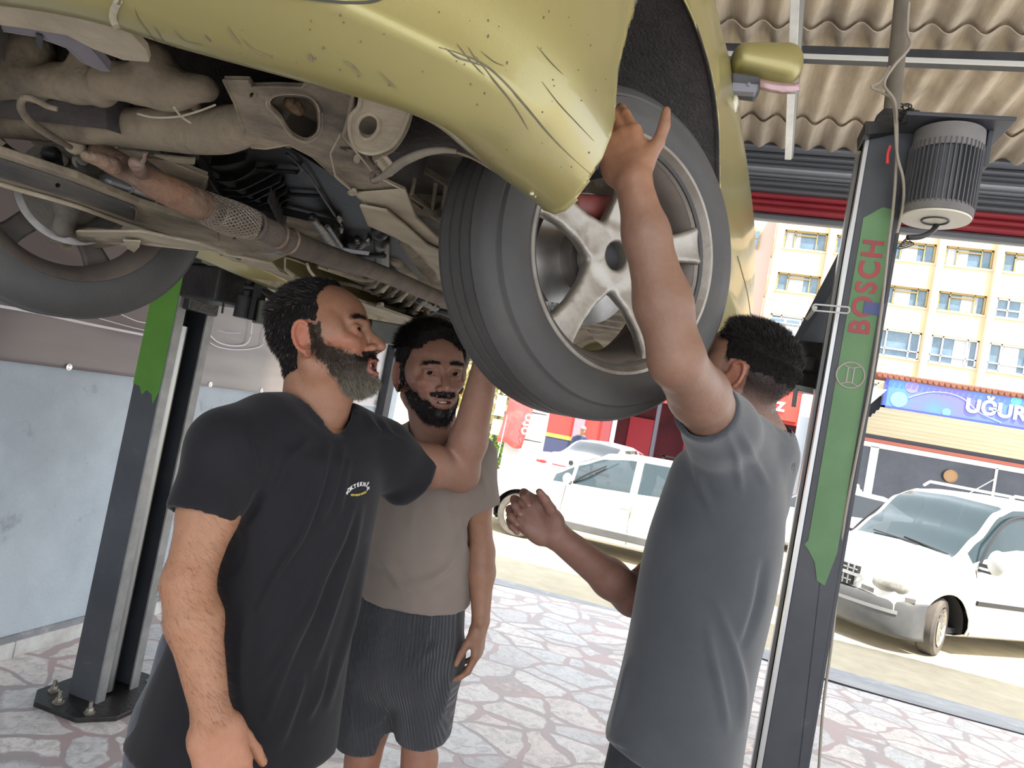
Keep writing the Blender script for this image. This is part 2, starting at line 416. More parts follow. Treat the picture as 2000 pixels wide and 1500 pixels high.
# ================================================================ THE SETTING
# floor: crazy paving of pale marble in mauve grout
def floor_mat():
    m = bpy.data.materials.new('crazy_paving'); m.use_nodes = True; nt = m.node_tree; nt.nodes.clear()
    out = N(nt, 'ShaderNodeOutputMaterial'); b = N(nt, 'ShaderNodeBsdfPrincipled'); lk(nt, b.outputs[0], out.inputs[0])
    tc = N(nt, 'ShaderNodeTexCoord')
    wn = N(nt, 'ShaderNodeTexNoise'); wn.inputs['Scale'].default_value = 2.2; wn.inputs['Detail'].default_value = 3; lk(nt, tc.outputs['Object'], wn.inputs[0])
    wa = N(nt, 'ShaderNodeVectorMath', operation='MULTIPLY_ADD'); wa.inputs[1].default_value = (.22, .22, 0); lk(nt, wn.outputs['Color'], wa.inputs[0]); lk(nt, tc.outputs['Object'], wa.inputs[2])
    mp = N(nt, 'ShaderNodeMapping'); mp.inputs['Scale'].default_value = (3.5, 4.3, .01); lk(nt, wa.outputs[0], mp.inputs[0])
    v = N(nt, 'ShaderNodeTexVoronoi', feature='DISTANCE_TO_EDGE'); v.inputs['Scale'].default_value = 1; v.inputs['Randomness'].default_value = 1; lk(nt, mp.outputs[0], v.inputs[0])
    vc = N(nt, 'ShaderNodeTexVoronoi', feature='F1'); vc.inputs['Scale'].default_value = 1; vc.inputs['Randomness'].default_value = 1; lk(nt, mp.outputs[0], vc.inputs[0])
    nz = N(nt, 'ShaderNodeTexNoise'); nz.inputs['Scale'].default_value = 5; nz.inputs['Detail'].default_value = 10; nz.inputs['Roughness'].default_value = .7; lk(nt, tc.outputs['Object'], nz.inputs[0])
    wd = N(nt, 'ShaderNodeMapRange'); wd.inputs[1].default_value = .35; wd.inputs[2].default_value = .7; wd.inputs[3].default_value = .012; wd.inputs[4].default_value = .075; lk(nt, nz.outputs[0], wd.inputs[0])
    sb = N(nt, 'ShaderNodeMath', operation='SUBTRACT'); lk(nt, v.outputs['Distance'], sb.inputs[0]); lk(nt, wd.outputs[0], sb.inputs[1])
    ed = N(nt, 'ShaderNodeMapRange'); ed.inputs[1].default_value = 0; ed.inputs[2].default_value = .025; lk(nt, sb.outputs[0], ed.inputs[0])
    # stone colours
    sep = N(nt, 'ShaderNodeSeparateColor'); lk(nt, vc.outputs['Color'], sep.inputs[0])
    cr = N(nt, 'ShaderNodeValToRGB'); e = cr.color_ramp.elements; e[0].color = (.62, .62, .64, 1); e[1].color = (.84, .82, .81, 1)
    k = cr.color_ramp.elements.new(.25); k.color = (.76, .76, .78, 1); k = cr.color_ramp.elements.new(.6); k.color = (.80, .72, .68, 1); k = cr.color_ramp.elements.new(.45); k.color = (.70, .72, .74, 1)
    lk(nt, sep.outputs[0], cr.inputs[0])
    vn = N(nt, 'ShaderNodeTexNoise'); vn.inputs['Scale'].default_value = 16; vn.inputs['Detail'].default_value = 12; vn.inputs['Roughness'].default_value = .75; vn.inputs['Distortion'].default_value = 1.2; lk(nt, tc.outputs['Object'], vn.inputs[0])
    vr = N(nt, 'ShaderNodeMapRange'); vr.inputs[1].default_value = .46; vr.inputs[2].default_value = .66; vr.inputs[3].default_value = 0; vr.inputs[4].default_value = .8; lk(nt, vn.outputs[0], vr.inputs[0])
    mx = N(nt, 'ShaderNodeMix', data_type='RGBA'); lk(nt, vr.outputs[0], mx.inputs[0]); lk(nt, cr.outputs[0], mx.inputs[6]); mx.inputs[7].default_value = (.33, .33, .34, 1)
    # grout
    gn = N(nt, 'ShaderNodeTexNoise'); gn.inputs['Scale'].default_value = 2.5; gn.inputs['Detail'].default_value = 8; lk(nt, tc.outputs['Object'], gn.inputs[0])
    gr = N(nt, 'ShaderNodeValToRGB'); e = gr.color_ramp.elements; e[0].position = .38; e[0].color = (.40, .37, .38, 1); e[1].position = .64; e[1].color = (.50, .37, .38, 1); lk(nt, gn.outputs[0], gr.inputs[0])
    m2 = N(nt, 'ShaderNodeMix', data_type='RGBA'); lk(nt, ed.outputs[0], m2.inputs[0]); lk(nt, gr.outputs[0], m2.inputs[6]); lk(nt, mx.outputs[2], m2.inputs[7])
    # dirt
    dn = N(nt, 'ShaderNodeTexNoise'); dn.inputs['Scale'].default_value = 1.3; dn.inputs['Detail'].default_value = 9; dn.inputs['Roughness'].default_value = .7; lk(nt, tc.outputs['Object'], dn.inputs[0])
    dr = N(nt, 'ShaderNodeMapRange'); dr.inputs[1].default_value = .52; dr.inputs[2].default_value = .8; dr.inputs[4].default_value = .55; lk(nt, dn.outputs[0], dr.inputs[0])
    m3 = N(nt, 'ShaderNodeMix', data_type='RGBA'); lk(nt, dr.outputs[0], m3.inputs[0]); lk(nt, m2.outputs[2], m3.inputs[6]); m3.inputs[7].default_value = (.26, .24, .23, 1)
    lk(nt, m3.outputs[2], b.inputs['Base Color']); b.inputs['Roughness'].default_value = .42
    bp = N(nt, 'ShaderNodeBump'); bp.inputs['Strength'].default_value = .35; bp.inputs['Distance'].default_value = .006; lk(nt, ed.outputs[0], bp.inputs['Height']); lk(nt, bp.outputs[0], b.inputs['Normal'])
    return m
m = MB(); m.prism([(-2.87, -5, -.3), (6, -5, -.3), (6, 5.72, -.3), (1.03, 5.82, -.3), (-.42, 6.27, -.3), (-1.63, 6.10, -.3), (-2.87, 6.15, -.3)], (0, 0, .3))
m.build('floor', floor_mat(), kind='structure', smooth=False)
M_conc = mat('weathered_concrete', (.36, .37, .38), (.24, .25, .27), 3, .9, bump=.5, bscale=30, c3=(.5, .5, .5), s3=6, stretch=(1, 1, 1))
# sloping concrete apron between shop floor and street, with a crack line
G = []
for x, y0, y1 in ((-4.6, 6.2, 7.35), (-2.87, 6.15, 7.3), (-1.63, 6.1, 7.3), (-.42, 6.27, 7.3), (1.03, 5.82, 7.25), (3, 5.8, 7.1), (6, 5.72, 7.1)):
    G.append([(x, y0-.02, -.01), (x, y0+.12, -.025), (x, (y0+y1)/2, -.13), (x, y1, -.225), (x, y1+.1, -.3)])
mm = MB(); mm.grid(G); o = mm.build('ramp', M_conc, kind='structure')
m = MB(); m.tube(spline([(-1.7, 6.16, -.02), (-.9, 6.3, -.035), (-.3, 6.36, -.04), (.5, 6.13, -.03), (1.3, 5.92, -.02), (2.4, 5.88, -.02)], 8), .009, 6); m.build('trim_1', mat('dark_joint', (.05, .05, .055), rough=.9), kind='structure')
M_road = mat('pale_asphalt', (.52, .46, .34), (.43, .38, .28), 4, .9, bump=.3, bscale=60, c3=(.60, .54, .42), s3=.8)
m = MB(); m.grid([[(x, y, -.22) for x in (-40, -10, 0, 10, 50)] for y in (6.9, 9, 12, 20, 60)]); m.build('street', M_road, kind='structure', smooth=False)

# left wall, painted pale blue plaster, dirty
M_wall = mat('pale_blue_plaster', (.56, .63, .68), (.44, .50, .55), 2.2, .85, bump=.55, bscale=60, c3=(.20, .22, .24), s3=5.5, lo3=.62, hi3=.82)
m = MB(); m.b2((-3.1, -5, 0), (-2.87, 6.12, 4.3)); m.build('wall_left', M_wall, kind='structure', smooth=False)
M_skirt = mat('white_marble_skirting', (.72, .72, .70), (.5, .48, .45), 9, .45)
m = MB()
for k in range(12): m.b2((-2.872, -4.2+k*.85, 0), (-2.845, -4.2+k*.85+.845, .072))
m.build('baseboard_left', M_skirt, kind='structure', smooth=False, bev=.002)
# grey ledge of render over the skirting
m = MB(); m.b2((-2.872, -4.2, .072), (-2.855, 6.0, .10)); m.build('trim_2', M_conc, kind='structure', smooth=False)

# roof: corrugated fibre-cement sheets running out over the door, overlapping courses
M_corr = mat('fibre_cement', (.64, .54, .40), (.46, .38, .28), 3, .9, bump=.4, bscale=40, c3=(.30, .25, .20), s3=1.6, lo3=.5, hi3=.75, stretch=(6, .6, 1))
def corr(y0, y1, z0, z1, x0=-3.2, x1=7.0):
    P = .177; n = int((x1-x0)/P*10)
    top = []; 
    for y, z in ((y0, z0), (y1, z1)):
        top.append([(x0+(x1-x0)*i/n, y, z+.028*sin(2*pi*(x0+(x1-x0)*i/n)/P)) for i in range(n+1)])
    g = top+[[(p[0], p[1], p[2]+.007) for p in top[1]], [(p[0], p[1], p[2]+.007) for p in top[0]]]
    m = MB(); m.grid(g+[g[0]]); return m
mr = MB()
for y0, y1, z0, z1 in ((-4.5, -1.6, 4.30, 4.20), (-1.75, 1.35, 4.16, 4.10), (1.2, 4.32, 4.09, 4.03), (4.17, 5.45, 4.0, 3.99), (5.3, 6.7, 3.96, 3.93)):
    a = corr(y0, y1, z0, z1); mr.add(a.v, a.f)
mr.build('ceiling', M_corr, kind='structure', ang=60)
M_steel_w = mat('white_painted_steel', (.78, .78, .75), (.6, .6, .58), 5, .45)
M_steel_d = mat('dark_painted_steel', (.035, .037, .042), (.06, .06, .065), 6, .55)
M_galv = mat('pale_edge', (.62, .61, .57), rough=.5)
m = MB(); m.b2((-3.1, 4.28, 3.87), (7, 4.34, 3.95)); m.build('purlin', M_steel_d, label='dark steel purlin crossing under the corrugated roof sheets', cat='roof beam', smooth=False, bev=.003)
pur = bpy.data.objects['purlin']
m = MB(); m.b2((-3.1, 4.262, 3.868), (7, 4.279, 3.89)); m.build('flange', M_galv, pur, smooth=False, label='pale lower flange')
# white hanging steel box beam
a = np.array([.03, 3.40, 3.80]); b = ony(1540, 306, 5.25); a = np.array([onz(1556, -40, 3.80)[0], onz(1556, -40, 3.80)[1], 3.80])
m = MB(); m.strip([a, b], .045, .05, (0, 0, 1)); o = m.build('steel_strut', M_steel_w, smooth=False, bev=.003, label='white square steel strut hanging under the roof beside the door mirror', cat='steel strut')
m = MB(); m.strip([a+[.035, 0, .0], b+[.022, 0, .012]], .02, .05, (0, 0, 1)); m.build('side_channel', mat('grey_steel', (.25, .26, .27), rough=.4, metal=.6), o, smooth=False)

# roller shutter rolled up over the door
M_shut = mat('graphite_slats', (.10, .105, .115), (.14, .145, .155), 2, .38, metal=.3, stretch=(.3, 1, 6))
M_shut_red = mat('red_slats', (.30, .03, .035), (.24, .02, .03), 2, .4)
M_shut_lt = mat('grey_slats', (.24, .25, .265), rough=.35, metal=.4)
sh = thing('roller_shutter', 'graphite roller shutter with a red bottom stripe, rolled up above the open doorway', 'roller shutter', (1.6, 5.75, 3.4))
def slat(z, h, mt, y=0.0, nm='slat', d=.03):
    P = [(-4.8, y+d*(.15+.85*sin(pi*t)), z+h*t) for t in (0, .12, .3, .5, .7, .88, 1)]
    m = MB(); m.grid([[(x, -p[1], p[2]-3.4) for p in P]+[(x, .03, z+h-3.4), (x, .03, z-3.4), (x, -P[0][1], z-3.4)] for x in (-4.36, 5.0)]); return m.build(nm, mt, sh)
z = 3.36
for i, (h, mt) in enumerate([(.05, M_shut), (.055, M_shut_red), (.05, M_shut_red), (.045, M_shut_red), (.05, M_shut), (.055, M_shut), (.022, M_shut_lt), (.03, M_shut_lt), (.075, M_shut_lt), (.03, M_shut), (.06, M_shut), (.075, M_shut), (.075, M_shut)]):
    slat(z, h, mt, y=.01*(i % 2)+(.03 if i < 5 else .0)); z += h+.002
m = MB(); m.b2((-4.40, .0, z-3.4-.02), (5.1, .32, .51)); m.build('housing', M_steel_d, sh, smooth=False, bev=.01)
M_gjoint = M_steel_d
m = MB(); m.b2((-2.86, 5.72, 0), (-2.79, 5.84, 3.9)); m.build('guide_rail', M_steel_d, smooth=False, bev=.003, label='dark vertical shutter guide rail at the end of the pale blue wall', cat='guide rail')

# printed banner screwed to the left wall: a silver car body printed large
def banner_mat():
    m = bpy.data.materials.new('banner_print_and_light'); m.use_nodes = True; nt = m.node_tree; b = nt.nodes['Principled BSDF']
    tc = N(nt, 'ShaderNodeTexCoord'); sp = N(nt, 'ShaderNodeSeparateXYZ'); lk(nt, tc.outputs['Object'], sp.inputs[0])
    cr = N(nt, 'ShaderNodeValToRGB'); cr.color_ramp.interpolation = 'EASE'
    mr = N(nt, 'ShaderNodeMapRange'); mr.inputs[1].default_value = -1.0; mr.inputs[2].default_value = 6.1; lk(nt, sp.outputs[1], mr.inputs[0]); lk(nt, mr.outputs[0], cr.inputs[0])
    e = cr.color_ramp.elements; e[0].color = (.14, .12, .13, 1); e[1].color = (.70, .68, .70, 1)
    for p, c in ((.42, (.20, .165, .165)), (.55, (.24, .20, .20)), (.645, (.36, .33, .32)), (.70, (.40, .37, .35)), (.725, (.62, .53, .47)), (.78, (.72, .63, .56))):  # print tones, with the brighter light towards the street painted in
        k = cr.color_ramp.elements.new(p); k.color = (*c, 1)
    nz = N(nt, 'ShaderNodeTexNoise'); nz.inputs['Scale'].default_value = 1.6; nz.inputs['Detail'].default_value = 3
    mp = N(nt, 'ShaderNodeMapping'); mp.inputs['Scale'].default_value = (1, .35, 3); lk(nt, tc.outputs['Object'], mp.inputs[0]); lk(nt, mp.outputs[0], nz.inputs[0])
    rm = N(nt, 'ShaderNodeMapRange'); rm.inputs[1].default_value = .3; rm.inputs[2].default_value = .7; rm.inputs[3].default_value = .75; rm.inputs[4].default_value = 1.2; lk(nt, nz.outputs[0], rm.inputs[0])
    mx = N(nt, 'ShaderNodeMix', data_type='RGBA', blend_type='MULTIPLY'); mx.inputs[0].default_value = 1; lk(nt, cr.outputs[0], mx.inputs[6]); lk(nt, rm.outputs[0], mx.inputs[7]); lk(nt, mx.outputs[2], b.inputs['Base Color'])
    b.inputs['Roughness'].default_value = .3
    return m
BX = -2.855
ban = thing('banner', 'large printed vinyl banner showing a silver car body, screwed to the pale blue wall', 'banner', (-2.86, 3.0, 1.34))
def wav(y, z): return .004*sin(y*7)*cos(z*9)+.006*vnoise(np.array([[y*2.5, z*4, 0]]))[0]
G = [[(BX-(-2.86)+wav(y, z)+(.004 if abs(z-1.34) < .01 else 0), y-3.0, z-1.34) for y in np.linspace(-1, 5.70, 120)] for z in list(np.linspace(1.335, 1.42, 5))+list(np.linspace(1.5, 3.2, 18))]
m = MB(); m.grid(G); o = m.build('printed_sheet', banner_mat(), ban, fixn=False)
o.location = (0, 0, 0)
s_ = o.modifiers.new('solid', 'SOLIDIFY'); s_.thickness = .002
o.data.transform(Matrix.Translation((0, 3.0, 1.34))); o.location = (0, -3.0, -1.34)
M_line = mat('printed_white_line', (.80, .76, .80), rough=.3)
M_pink = mat('printed_red', (.75, .05, .08), rough=.3)
def banline(P, w=.006, mt=M_line, nm='printed_line'):
    pts = [onx(x, y, BX+.014) for x, y in P]; pts = spline(pts, 6)
    mm = MB(); mm.strip([p-np.array([-2.86, 3.0, 1.34]) for p in pts], .003, w, (0, 0, 1)); return mm.build(nm, mt, ban)
banline([(0, 598), (80, 612), (160, 630), (240, 646), (312, 660)], .012)
banline([(170, 615), (260, 640), (312, 650)], .004)
banline([(228, 610), (270, 628), (308, 632)], .005)
banline([(410, 655), (425, 668), (450, 675), (475, 674), (487, 664), (492, 640), (495, 612)], .008)
banline([(410, 670), (430, 679), (470, 683), (510, 676), (516, 655), (525, 625)], .006)
banline([(425, 645), (445, 650), (470, 650)], .003)
banline([(300, 590), (318, 600)], .004)
banline([(748, 640), (762, 650), (800, 656)], .05, M_pink, 'printed_stripe')
banline([(560, 565), (580, 575), (600, 590)], .03, M_pink, 'printed_stripe')
M_screw = mat('zinc_screw', (.7, .7, .68), rough=.25, metal=1)
for x, y in [(135, 719), (285, 737), (411, 753), (511, 765), (610, 777), (733, 788)]:
    p = onx(x, y-2, BX+.004); mm = MB(); mm.lathe([(0, .006), (.007, .006), (.009, .003), (.016, .002), (.016, 0)], 14, Matrix.Translation(Vector(p)-Vector((-2.86, 3.0, 1.34))) @ Matrix.Rotation(pi/2, 4, 'Y')); mm.build('screw', M_screw, ban)
# ================================================================ ACROSS THE STREET
M_fac = mat('apricot_render', (.66, .50, .34), (.60, .44, .30), .6, .9, c3=(.50, .36, .25), s3=.9, lo3=.6, hi3=.8)
M_pil = mat('cream_render', (.70, .58, .42), (.64, .52, .38), .7, .9)
M_frame_o = mat('ochre_window_frame', (.38, .30, .12), rough=.5)
M_frame_w = mat('white_window_frame', (.75, .74, .73), rough=.4)
M_glass_b = mat('bluish_glass', (.10, .17, .24), (.16, .24, .31), 1.5, .08, spec=.8)
M_curt = mat('net_curtain', (.55, .57, .60), (.42, .45, .5), 3, .9, stretch=(8, 1, .3))
K = 49/40.
bld = thing('apartment_block', 'tall apricot apartment block with cream pilasters and rows of windows across the street', 'building', (8, 49, 0))
def L(x, z, y=0.0): return (x*K-8, y, 1.52+(z-1.52)*K)
PX = [1.64+2.6*i for i in range(0, 7)]
rows = [(12.95, 13.95, 'o'), (10.62, 11.6, 'o'), (7.92, 9.32, 'w'), (5.2, 6.5, 'w')]
m = MB()
# wall built as bands and piers round the window openings, real recesses
zz = [4.3]+[v for r in reversed(rows) for v in r[:2]]+[16.5]
for i in range(0, len(zz), 2): m.b2(L(1.42, zz[i], 0), L(19, zz[i+1], 3))
for z0, z1, t in rows:
    for x in PX: m.b2(L(x-.25, z0, 0), L(x+.18, z1, 3))
m.b2(L(1.42, -.1, .1), L(19, 4.3, 3))
m.build('wall', M_fac, bld, smooth=False)
for x in PX:
    m = MB(); m.b2(L(x-.2, 6.2, -.35), L(x+.1, 16.5, .05)); m.build('pilaster', M_pil, bld, smooth=False)
def window(x0, x1, z0, z1, t, seed):
    rr = random.Random(seed); W = x1-x0
    m = MB(); fw = .07; y0, y1 = .16, .28
    def bar(a, b, c, d): m.b2(L(a, c, y0), L(b, d, y1))
    bar(x0, x1, z0, z0+fw); bar(x0, x1, z1-fw, z1); bar(x0, x0+fw, z0, z1); bar(x1-fw, x1, z0, z1)
    if t == 'o':
        bar(x0+.24*W, x0+.24*W+.05, z0, z1); bar(x0+.76*W, x0+.76*W+.05, z0, z1); bar(x0+.24*W, x0+.76*W, z1-.26, z1-.2)
    else:
        bar(x0+.24*W, x0+.24*W+.06, z0, z1); bar(x0+.76*W, x0+.76*W+.06, z0, z1); bar(x0, x1, z0+.38, z0+.44)
    f = m.build('window', M_frame_o if t == 'o' else M_frame_w, bld, smooth=False)
    g = MB(); g.b2(L(x0, z0, .3), L(x1, z1, .33)); g.build('pane', M_glass_b, f, smooth=False)
    if rr.random() < .75:
        a = x0+W*rr.choice([.05, .28, .28, .5]); b = a+W*rr.choice([.2, .35, .45]); b = min(b, x1)
        g = MB(); n = 24; g.grid([[L(a+(b-a)*i/n, z, .27+.02*(i % 2)) for i in range(n+1)] for z in (z0+.05, z1-.08)]); g.build('curtain', M_curt, f, smooth=False)
    s = MB(); s.b2(L(x0-.05, z0-.08, -.06), L(x1+.05, z0, .3)); s.build('sill', M_pil, f, smooth=False)
sd = 0
for z0, z1, t in rows:
    for i, x in enumerate(PX[:-1]):
        sd += 1
        tt = 'w' if (t == 'o' and z0 < 11 and i >= 4) else t
        window(x+.2, x+2.33, z0, z1, tt, sd)
# narrow slot window low on the first bay
m = MB(); 
m.b2(L(1.8, 8.85, -.03), L(3.4, 9.12, .05)); o = m.build('window', M_frame_w, bld, smooth=False)
for a in (1.88, 2.66): m = MB(); m.b2(L(a, 8.9, -.05), L(a+.66, 9.07, -.02)); m.build('pane', M_glass_b, o, smooth=False)
# small neighbouring block on the left of it
nb = thing('neighbour_block', 'pinkish block wall with one small blue window, left of the apricot block', 'building', (0, 50, 0))
m = MB(); m.b2((-3, 1.5, 0), (1.7, 5, 20)); m.build('wall', mat('pinkish_render', (.55, .44, .40), rough=.9), nb, smooth=False)
m = MB(); m.b2((.2, 1.35, 15.9), (.75, 1.5, 17.2)); w_ = m.build('window', M_frame_o, nb, smooth=False)
m = MB(); m.b2((.27, 1.3, 16.0), (.68, 1.36, 16.5)); m.b2((.27, 1.3, 16.6), (.68, 1.36, 17.1)); m.build('pane', M_glass_b, w_, smooth=False)

# ---- shop with blue sign (Y about 20)
M_sign = None
def sign_mat():
    m = bpy.data.materials.new('blue_sign_face'); m.use_nodes = True; nt = m.node_tree; b = nt.nodes['Principled BSDF']
    tc = N(nt, 'ShaderNodeTexCoord'); nz = N(nt, 'ShaderNodeTexNoise'); nz.inputs['Scale'].default_value = .9; nz.inputs['Detail'].default_value = 1; lk(nt, tc.outputs['Object'], nz.inputs[0])
    cr = N(nt, 'ShaderNodeValToRGB'); cr.color_ramp.interpolation = 'B_SPLINE'; e = cr.color_ramp.elements
    e[0].position = .35; e[0].color = (.16, .14, .45, 1); e[1].position = .68; e[1].color = (.08, .30, .62, 1)
    k = cr.color_ramp.elements.new(.5); k.color = (.09, .18, .52, 1)
    lk(nt, nz.outputs[0], cr.inputs[0]); lk(nt, cr.outputs[0], b.inputs['Base Color']); b.inputs['Roughness'].default_value = .3
    return m
shop = thing('corner_shop', 'single-storey shop with striped awning, dark glazing and white frame across the street', 'shop', (6.5, 20.8, -.22))
def S(x, y, z): return (x-6.5, y-20.8, z+.22)
M_white = mat('white_aluminium', (.80, .82, .84), rough=.4)
M_dglass = mat('dark_shop_glass', (.035, .04, .055), (.07, .075, .10), .8, .1, spec=.6)
M_awn = mat('striped_awning_sheet', (.66, .63, .52), (.56, .53, .43), 2, .6, stretch=(.2, 4, 4))
m = MB(); m.b2(S(2.6, 22.2, -.22), S(12, 22.6, 4.0)); m.build('back_wall', mat('shop_dark', (.04, .045, .06), rough=.9), shop, smooth=False)
m = MB(); m.b2(S(4.05, 20.2, 3.9), S(12, 22.6, 4.12)); m.build('roof_slab', M_fac, shop, smooth=False)
# corrugated awning sloping back in under the sign
n = 14; G = []
for x in (3.95, 12):
    row = []
    for i in range(n*4+1):
        t = i/(n*4); y = 20.05+1.35*t; z = 3.40-.62*t; b_ = .03*sin(2*pi*i/4/1.0*.5)
        row.append(S(x-(.3*t if x < 5 else 0), y, z+b_))
    G.append(row)
m = MB(); m.grid(G); o = m.build('awning', M_awn, shop, ang=80); s_ = o.modifiers.new('s', 'SOLIDIFY'); s_.thickness = .03
m = MB(); m.b2(S(3.55, 21.38, 2.62), S(12, 21.48, 2.80)); m.build('fascia', mat('dark_fascia', (.05, .05, .07), rough=.6), shop, smooth=False)
m = MB(); m.b2(S(3.5, 21.34, 2.54), S(12, 21.44, 2.63)); m.build('red_rail', mat('brick_red_rail', (.42, .13, .10), rough=.6), shop, smooth=False)
m = MB(); m.b2(S(3.4, 21.36, 2.40), S(12, 21.44, 2.53)); m.build('lintel', M_white, shop, smooth=False)
for x0, x1 in ((4.12, 4.32), (7.12, 7.17), (8.38, 8.44), (8.5, 8.55)):
    m = MB(); m.b2(S(x0, 21.36, -.22), S(x1, 21.46, 2.42)); m.build('post', M_white, shop, smooth=False)
m = MB(); m.b2(S(3.4, 21.42, -.22), S(12, 21.45, 2.42)); m.build('glazing', M_dglass, shop, smooth=False)
m = MB(); m.lathe([(0, .01), (.14, .0), (.17, .03)], 20, Matrix.Translation(S(6.1, 21.33, 2.0)) @ Matrix.Rotation(pi/2, 4, 'X')); m.build('round_sticker', mat('tan_disc', (.35, .22, .12), rough=.7), shop)
m = MB(); m.b2(S(5.9, 21.34, .7), S(7.6, 21.4, .82)); m.build('red_band', mat('red_band', (.5, .16, .12), rough=.6), shop, smooth=False)

sg = thing('shop_sign', 'blue and violet shop sign reading UĞUR above the striped awning', 'sign', (6.5, 20, 3.4))
m = MB(); m.b2((-2.50, -.02, .03), (5.5, .14, .77)); m.build('face', sign_mat(), sg, smooth=False)
m = MB()
for lo, hi in (((-2.56, -.04, 0), (5.5, .16, .045)), ((-2.56, -.04, .755), (5.5, .16, .80)), ((-2.56, -.04, 0), (-2.49, .16, .80))): m.b2(lo, hi)
m.build('frame', mat('blue_frame', (.05, .08, .38), rough=.4), sg, smooth=False)
m = MB(); m.tube(spline([(-2.0, -.03, .33), (-1.55, -.03, .55), (-1.1, -.03, .6), (-.75, -.03, .5), (-.4, -.03, .25), (.1, -.03, .08)], 8), .011, 6); m.build('swoosh', mat('pale_swoosh', (.55, .65, .9), rough=.4), sg)
for cx, cz, rr_, c in ((-2.2, .25, .20, (.18, .30, .66)), (-1.95, .62, .16, (.22, .2, .58)), (.35, .66, .12, (.12, .42, .78)), (-1.1, .12, .10, (.14, .32, .70))):
    m = MB(); m.lathe([(0, .004), (rr_, .004), (rr_, 0)], 28, Matrix.Translation((cx, -.025, cz)) @ Matrix.Rotation(pi/2, 4, 'X')); m.build('printed_blob', mat('blob', c, rough=.3), sg)
text_mesh('UĞUR B', (-.72, -.05, .22), (1, 0, 0), (0, 0, 1), .47, .02, .016, parent=sg, mat_=mat('ivory_letters', (.85, .80, .66), rough=.4), spacing=1.02)
tl = thing('tile_eaves', 'row of brown roof tiles along the top of the blue shop sign', 'roof tiles', (6, 20.2, 4.2)); m = MB()
for k in range(64):
    m.tube([(-2.9+k*.13, -.32, -.0), (-2.9+k*.13, .4, .12)], .055, 8)
m.b2((-2.95, -.25, -.06), (5.5, .4, .0)); m.build('tiles', mat('brown_tiles', (.30, .12, .08), (.2, .08, .05), 3, .8), tl)
lb = MB(); lb.tube(spline([(8.2, 19.7, 4.22), (8.3, 19.5, 4.38), (8.6, 19.45, 4.4), (9.4, 19.45, 4.4)], 4), .02, 6); lb.build('sign_bracket', M_steel_d, label='thin dark bracket above the right end of the blue sign', cat='bracket')

# white cloth gathered to the corner of the blue sign
m = MB(); apex = np.array([3.98, 19.9, 3.84]); G = []
far = [np.array([3.05+.0*i, 20.3+.0*i, 4.05-.14*i]) for i in range(13)]
for j in range(9):
    t = j/8; row = []
    for i in range(13):
        p = apex*(1-t)+far[i]*t; p = p+np.array([-.25*t*(i/12)**2, .10*t*((i % 2)-.5)+.15*t, -.06*sin(pi*t)]); row.append(p)
    G.append(row)
m.grid(G); o = m.build('tarpaulin', mat('white_tarp', (.72, .74, .78), rough=.6), label='white cloth tarpaulin gathered to a knot at the left end of the blue sign', cat='tarpaulin', ang=20); s_ = o.modifiers.new('s', 'SOLIDIFY'); s_.thickness = .01
ms = MB(); ms.tube([(3.0, 20.3, -.22), (3.0, 20.3, 4.1)], .04, 8); ms.build('pole', M_white, label='white pole holding the outer edge of the gathered tarpaulin', cat='pole')

# things in front of the shop: white flowers on a grey cabinet, plastic chair
cb = thing('grey_cabinet', 'grey cabinet standing in front of the shop left of its white post', 'cabinet', (3.62, 19.2, -.22))
m = MB(); m.b2((-.28, -.2, 0), (.28, .2, .95)); m.build('body', mat('grey_cabinet', (.30, .31, .34), rough=.5), cb, smooth=False, bev=.01)
m = MB(); m.b2((-.3, -.22, .95), (.3, .22, 1.0)); m.build('top', M_white, cb, smooth=False)
fl = MB()
for k in range(40):
    a = random.random()*6.28; r_ = random.random()*.26; fl.sphere((3.55+r_*cos(a), 19.2+r_*.5*sin(a), .85+random.random()*.5*(1-r_)), .05, 6, 4)
fl.build('flowers', mat('white_flowers', (.85, .83, .6), rough=.8), label='bunch of white and yellow flowers on the grey cabinet', cat='flowers', kind='stuff')
pc = thing('plastic_chair', 'white plastic chair standing behind the bonnet of the white van', 'chair', (3.75, 13.2, -.22))
M_pl = mat('white_plastic', (.85, .85, .82), rough=.35)
m = MB(); m.grid([[(x, .22+.06*abs(x)/.22*0, .42+.45*t*(1-.25*(x/.22)**2)) for x in np.linspace(-.24, .24, 7)] for t in np.linspace(0, 1, 6)]); o = m.build('backrest', M_pl, pc); o.modifiers.new('s', 'SOLIDIFY').thickness = .02
m = MB(); m.b2((-.24, -.2, .40), (.24, .24, .43)); m.build('seat', M_pl, pc, smooth=False, bev=.01)
for x, y in ((-.22, -.18), (.22, -.18), (-.22, .22), (.22, .22)): m = MB(); m.strip([(x*1.15, y*1.1, 0), (x, y, .41)], .04, .03, (1, 0, 0)); m.build('leg', M_pl, pc, smooth=False)
for x in (-.25, .25): m = MB(); m.tube(spline([(x, -.2, .42), (x, -.18, .62), (x, .1, .65), (x, .24, .66)], 4), .018, 6); m.build('armrest', M_pl, pc)

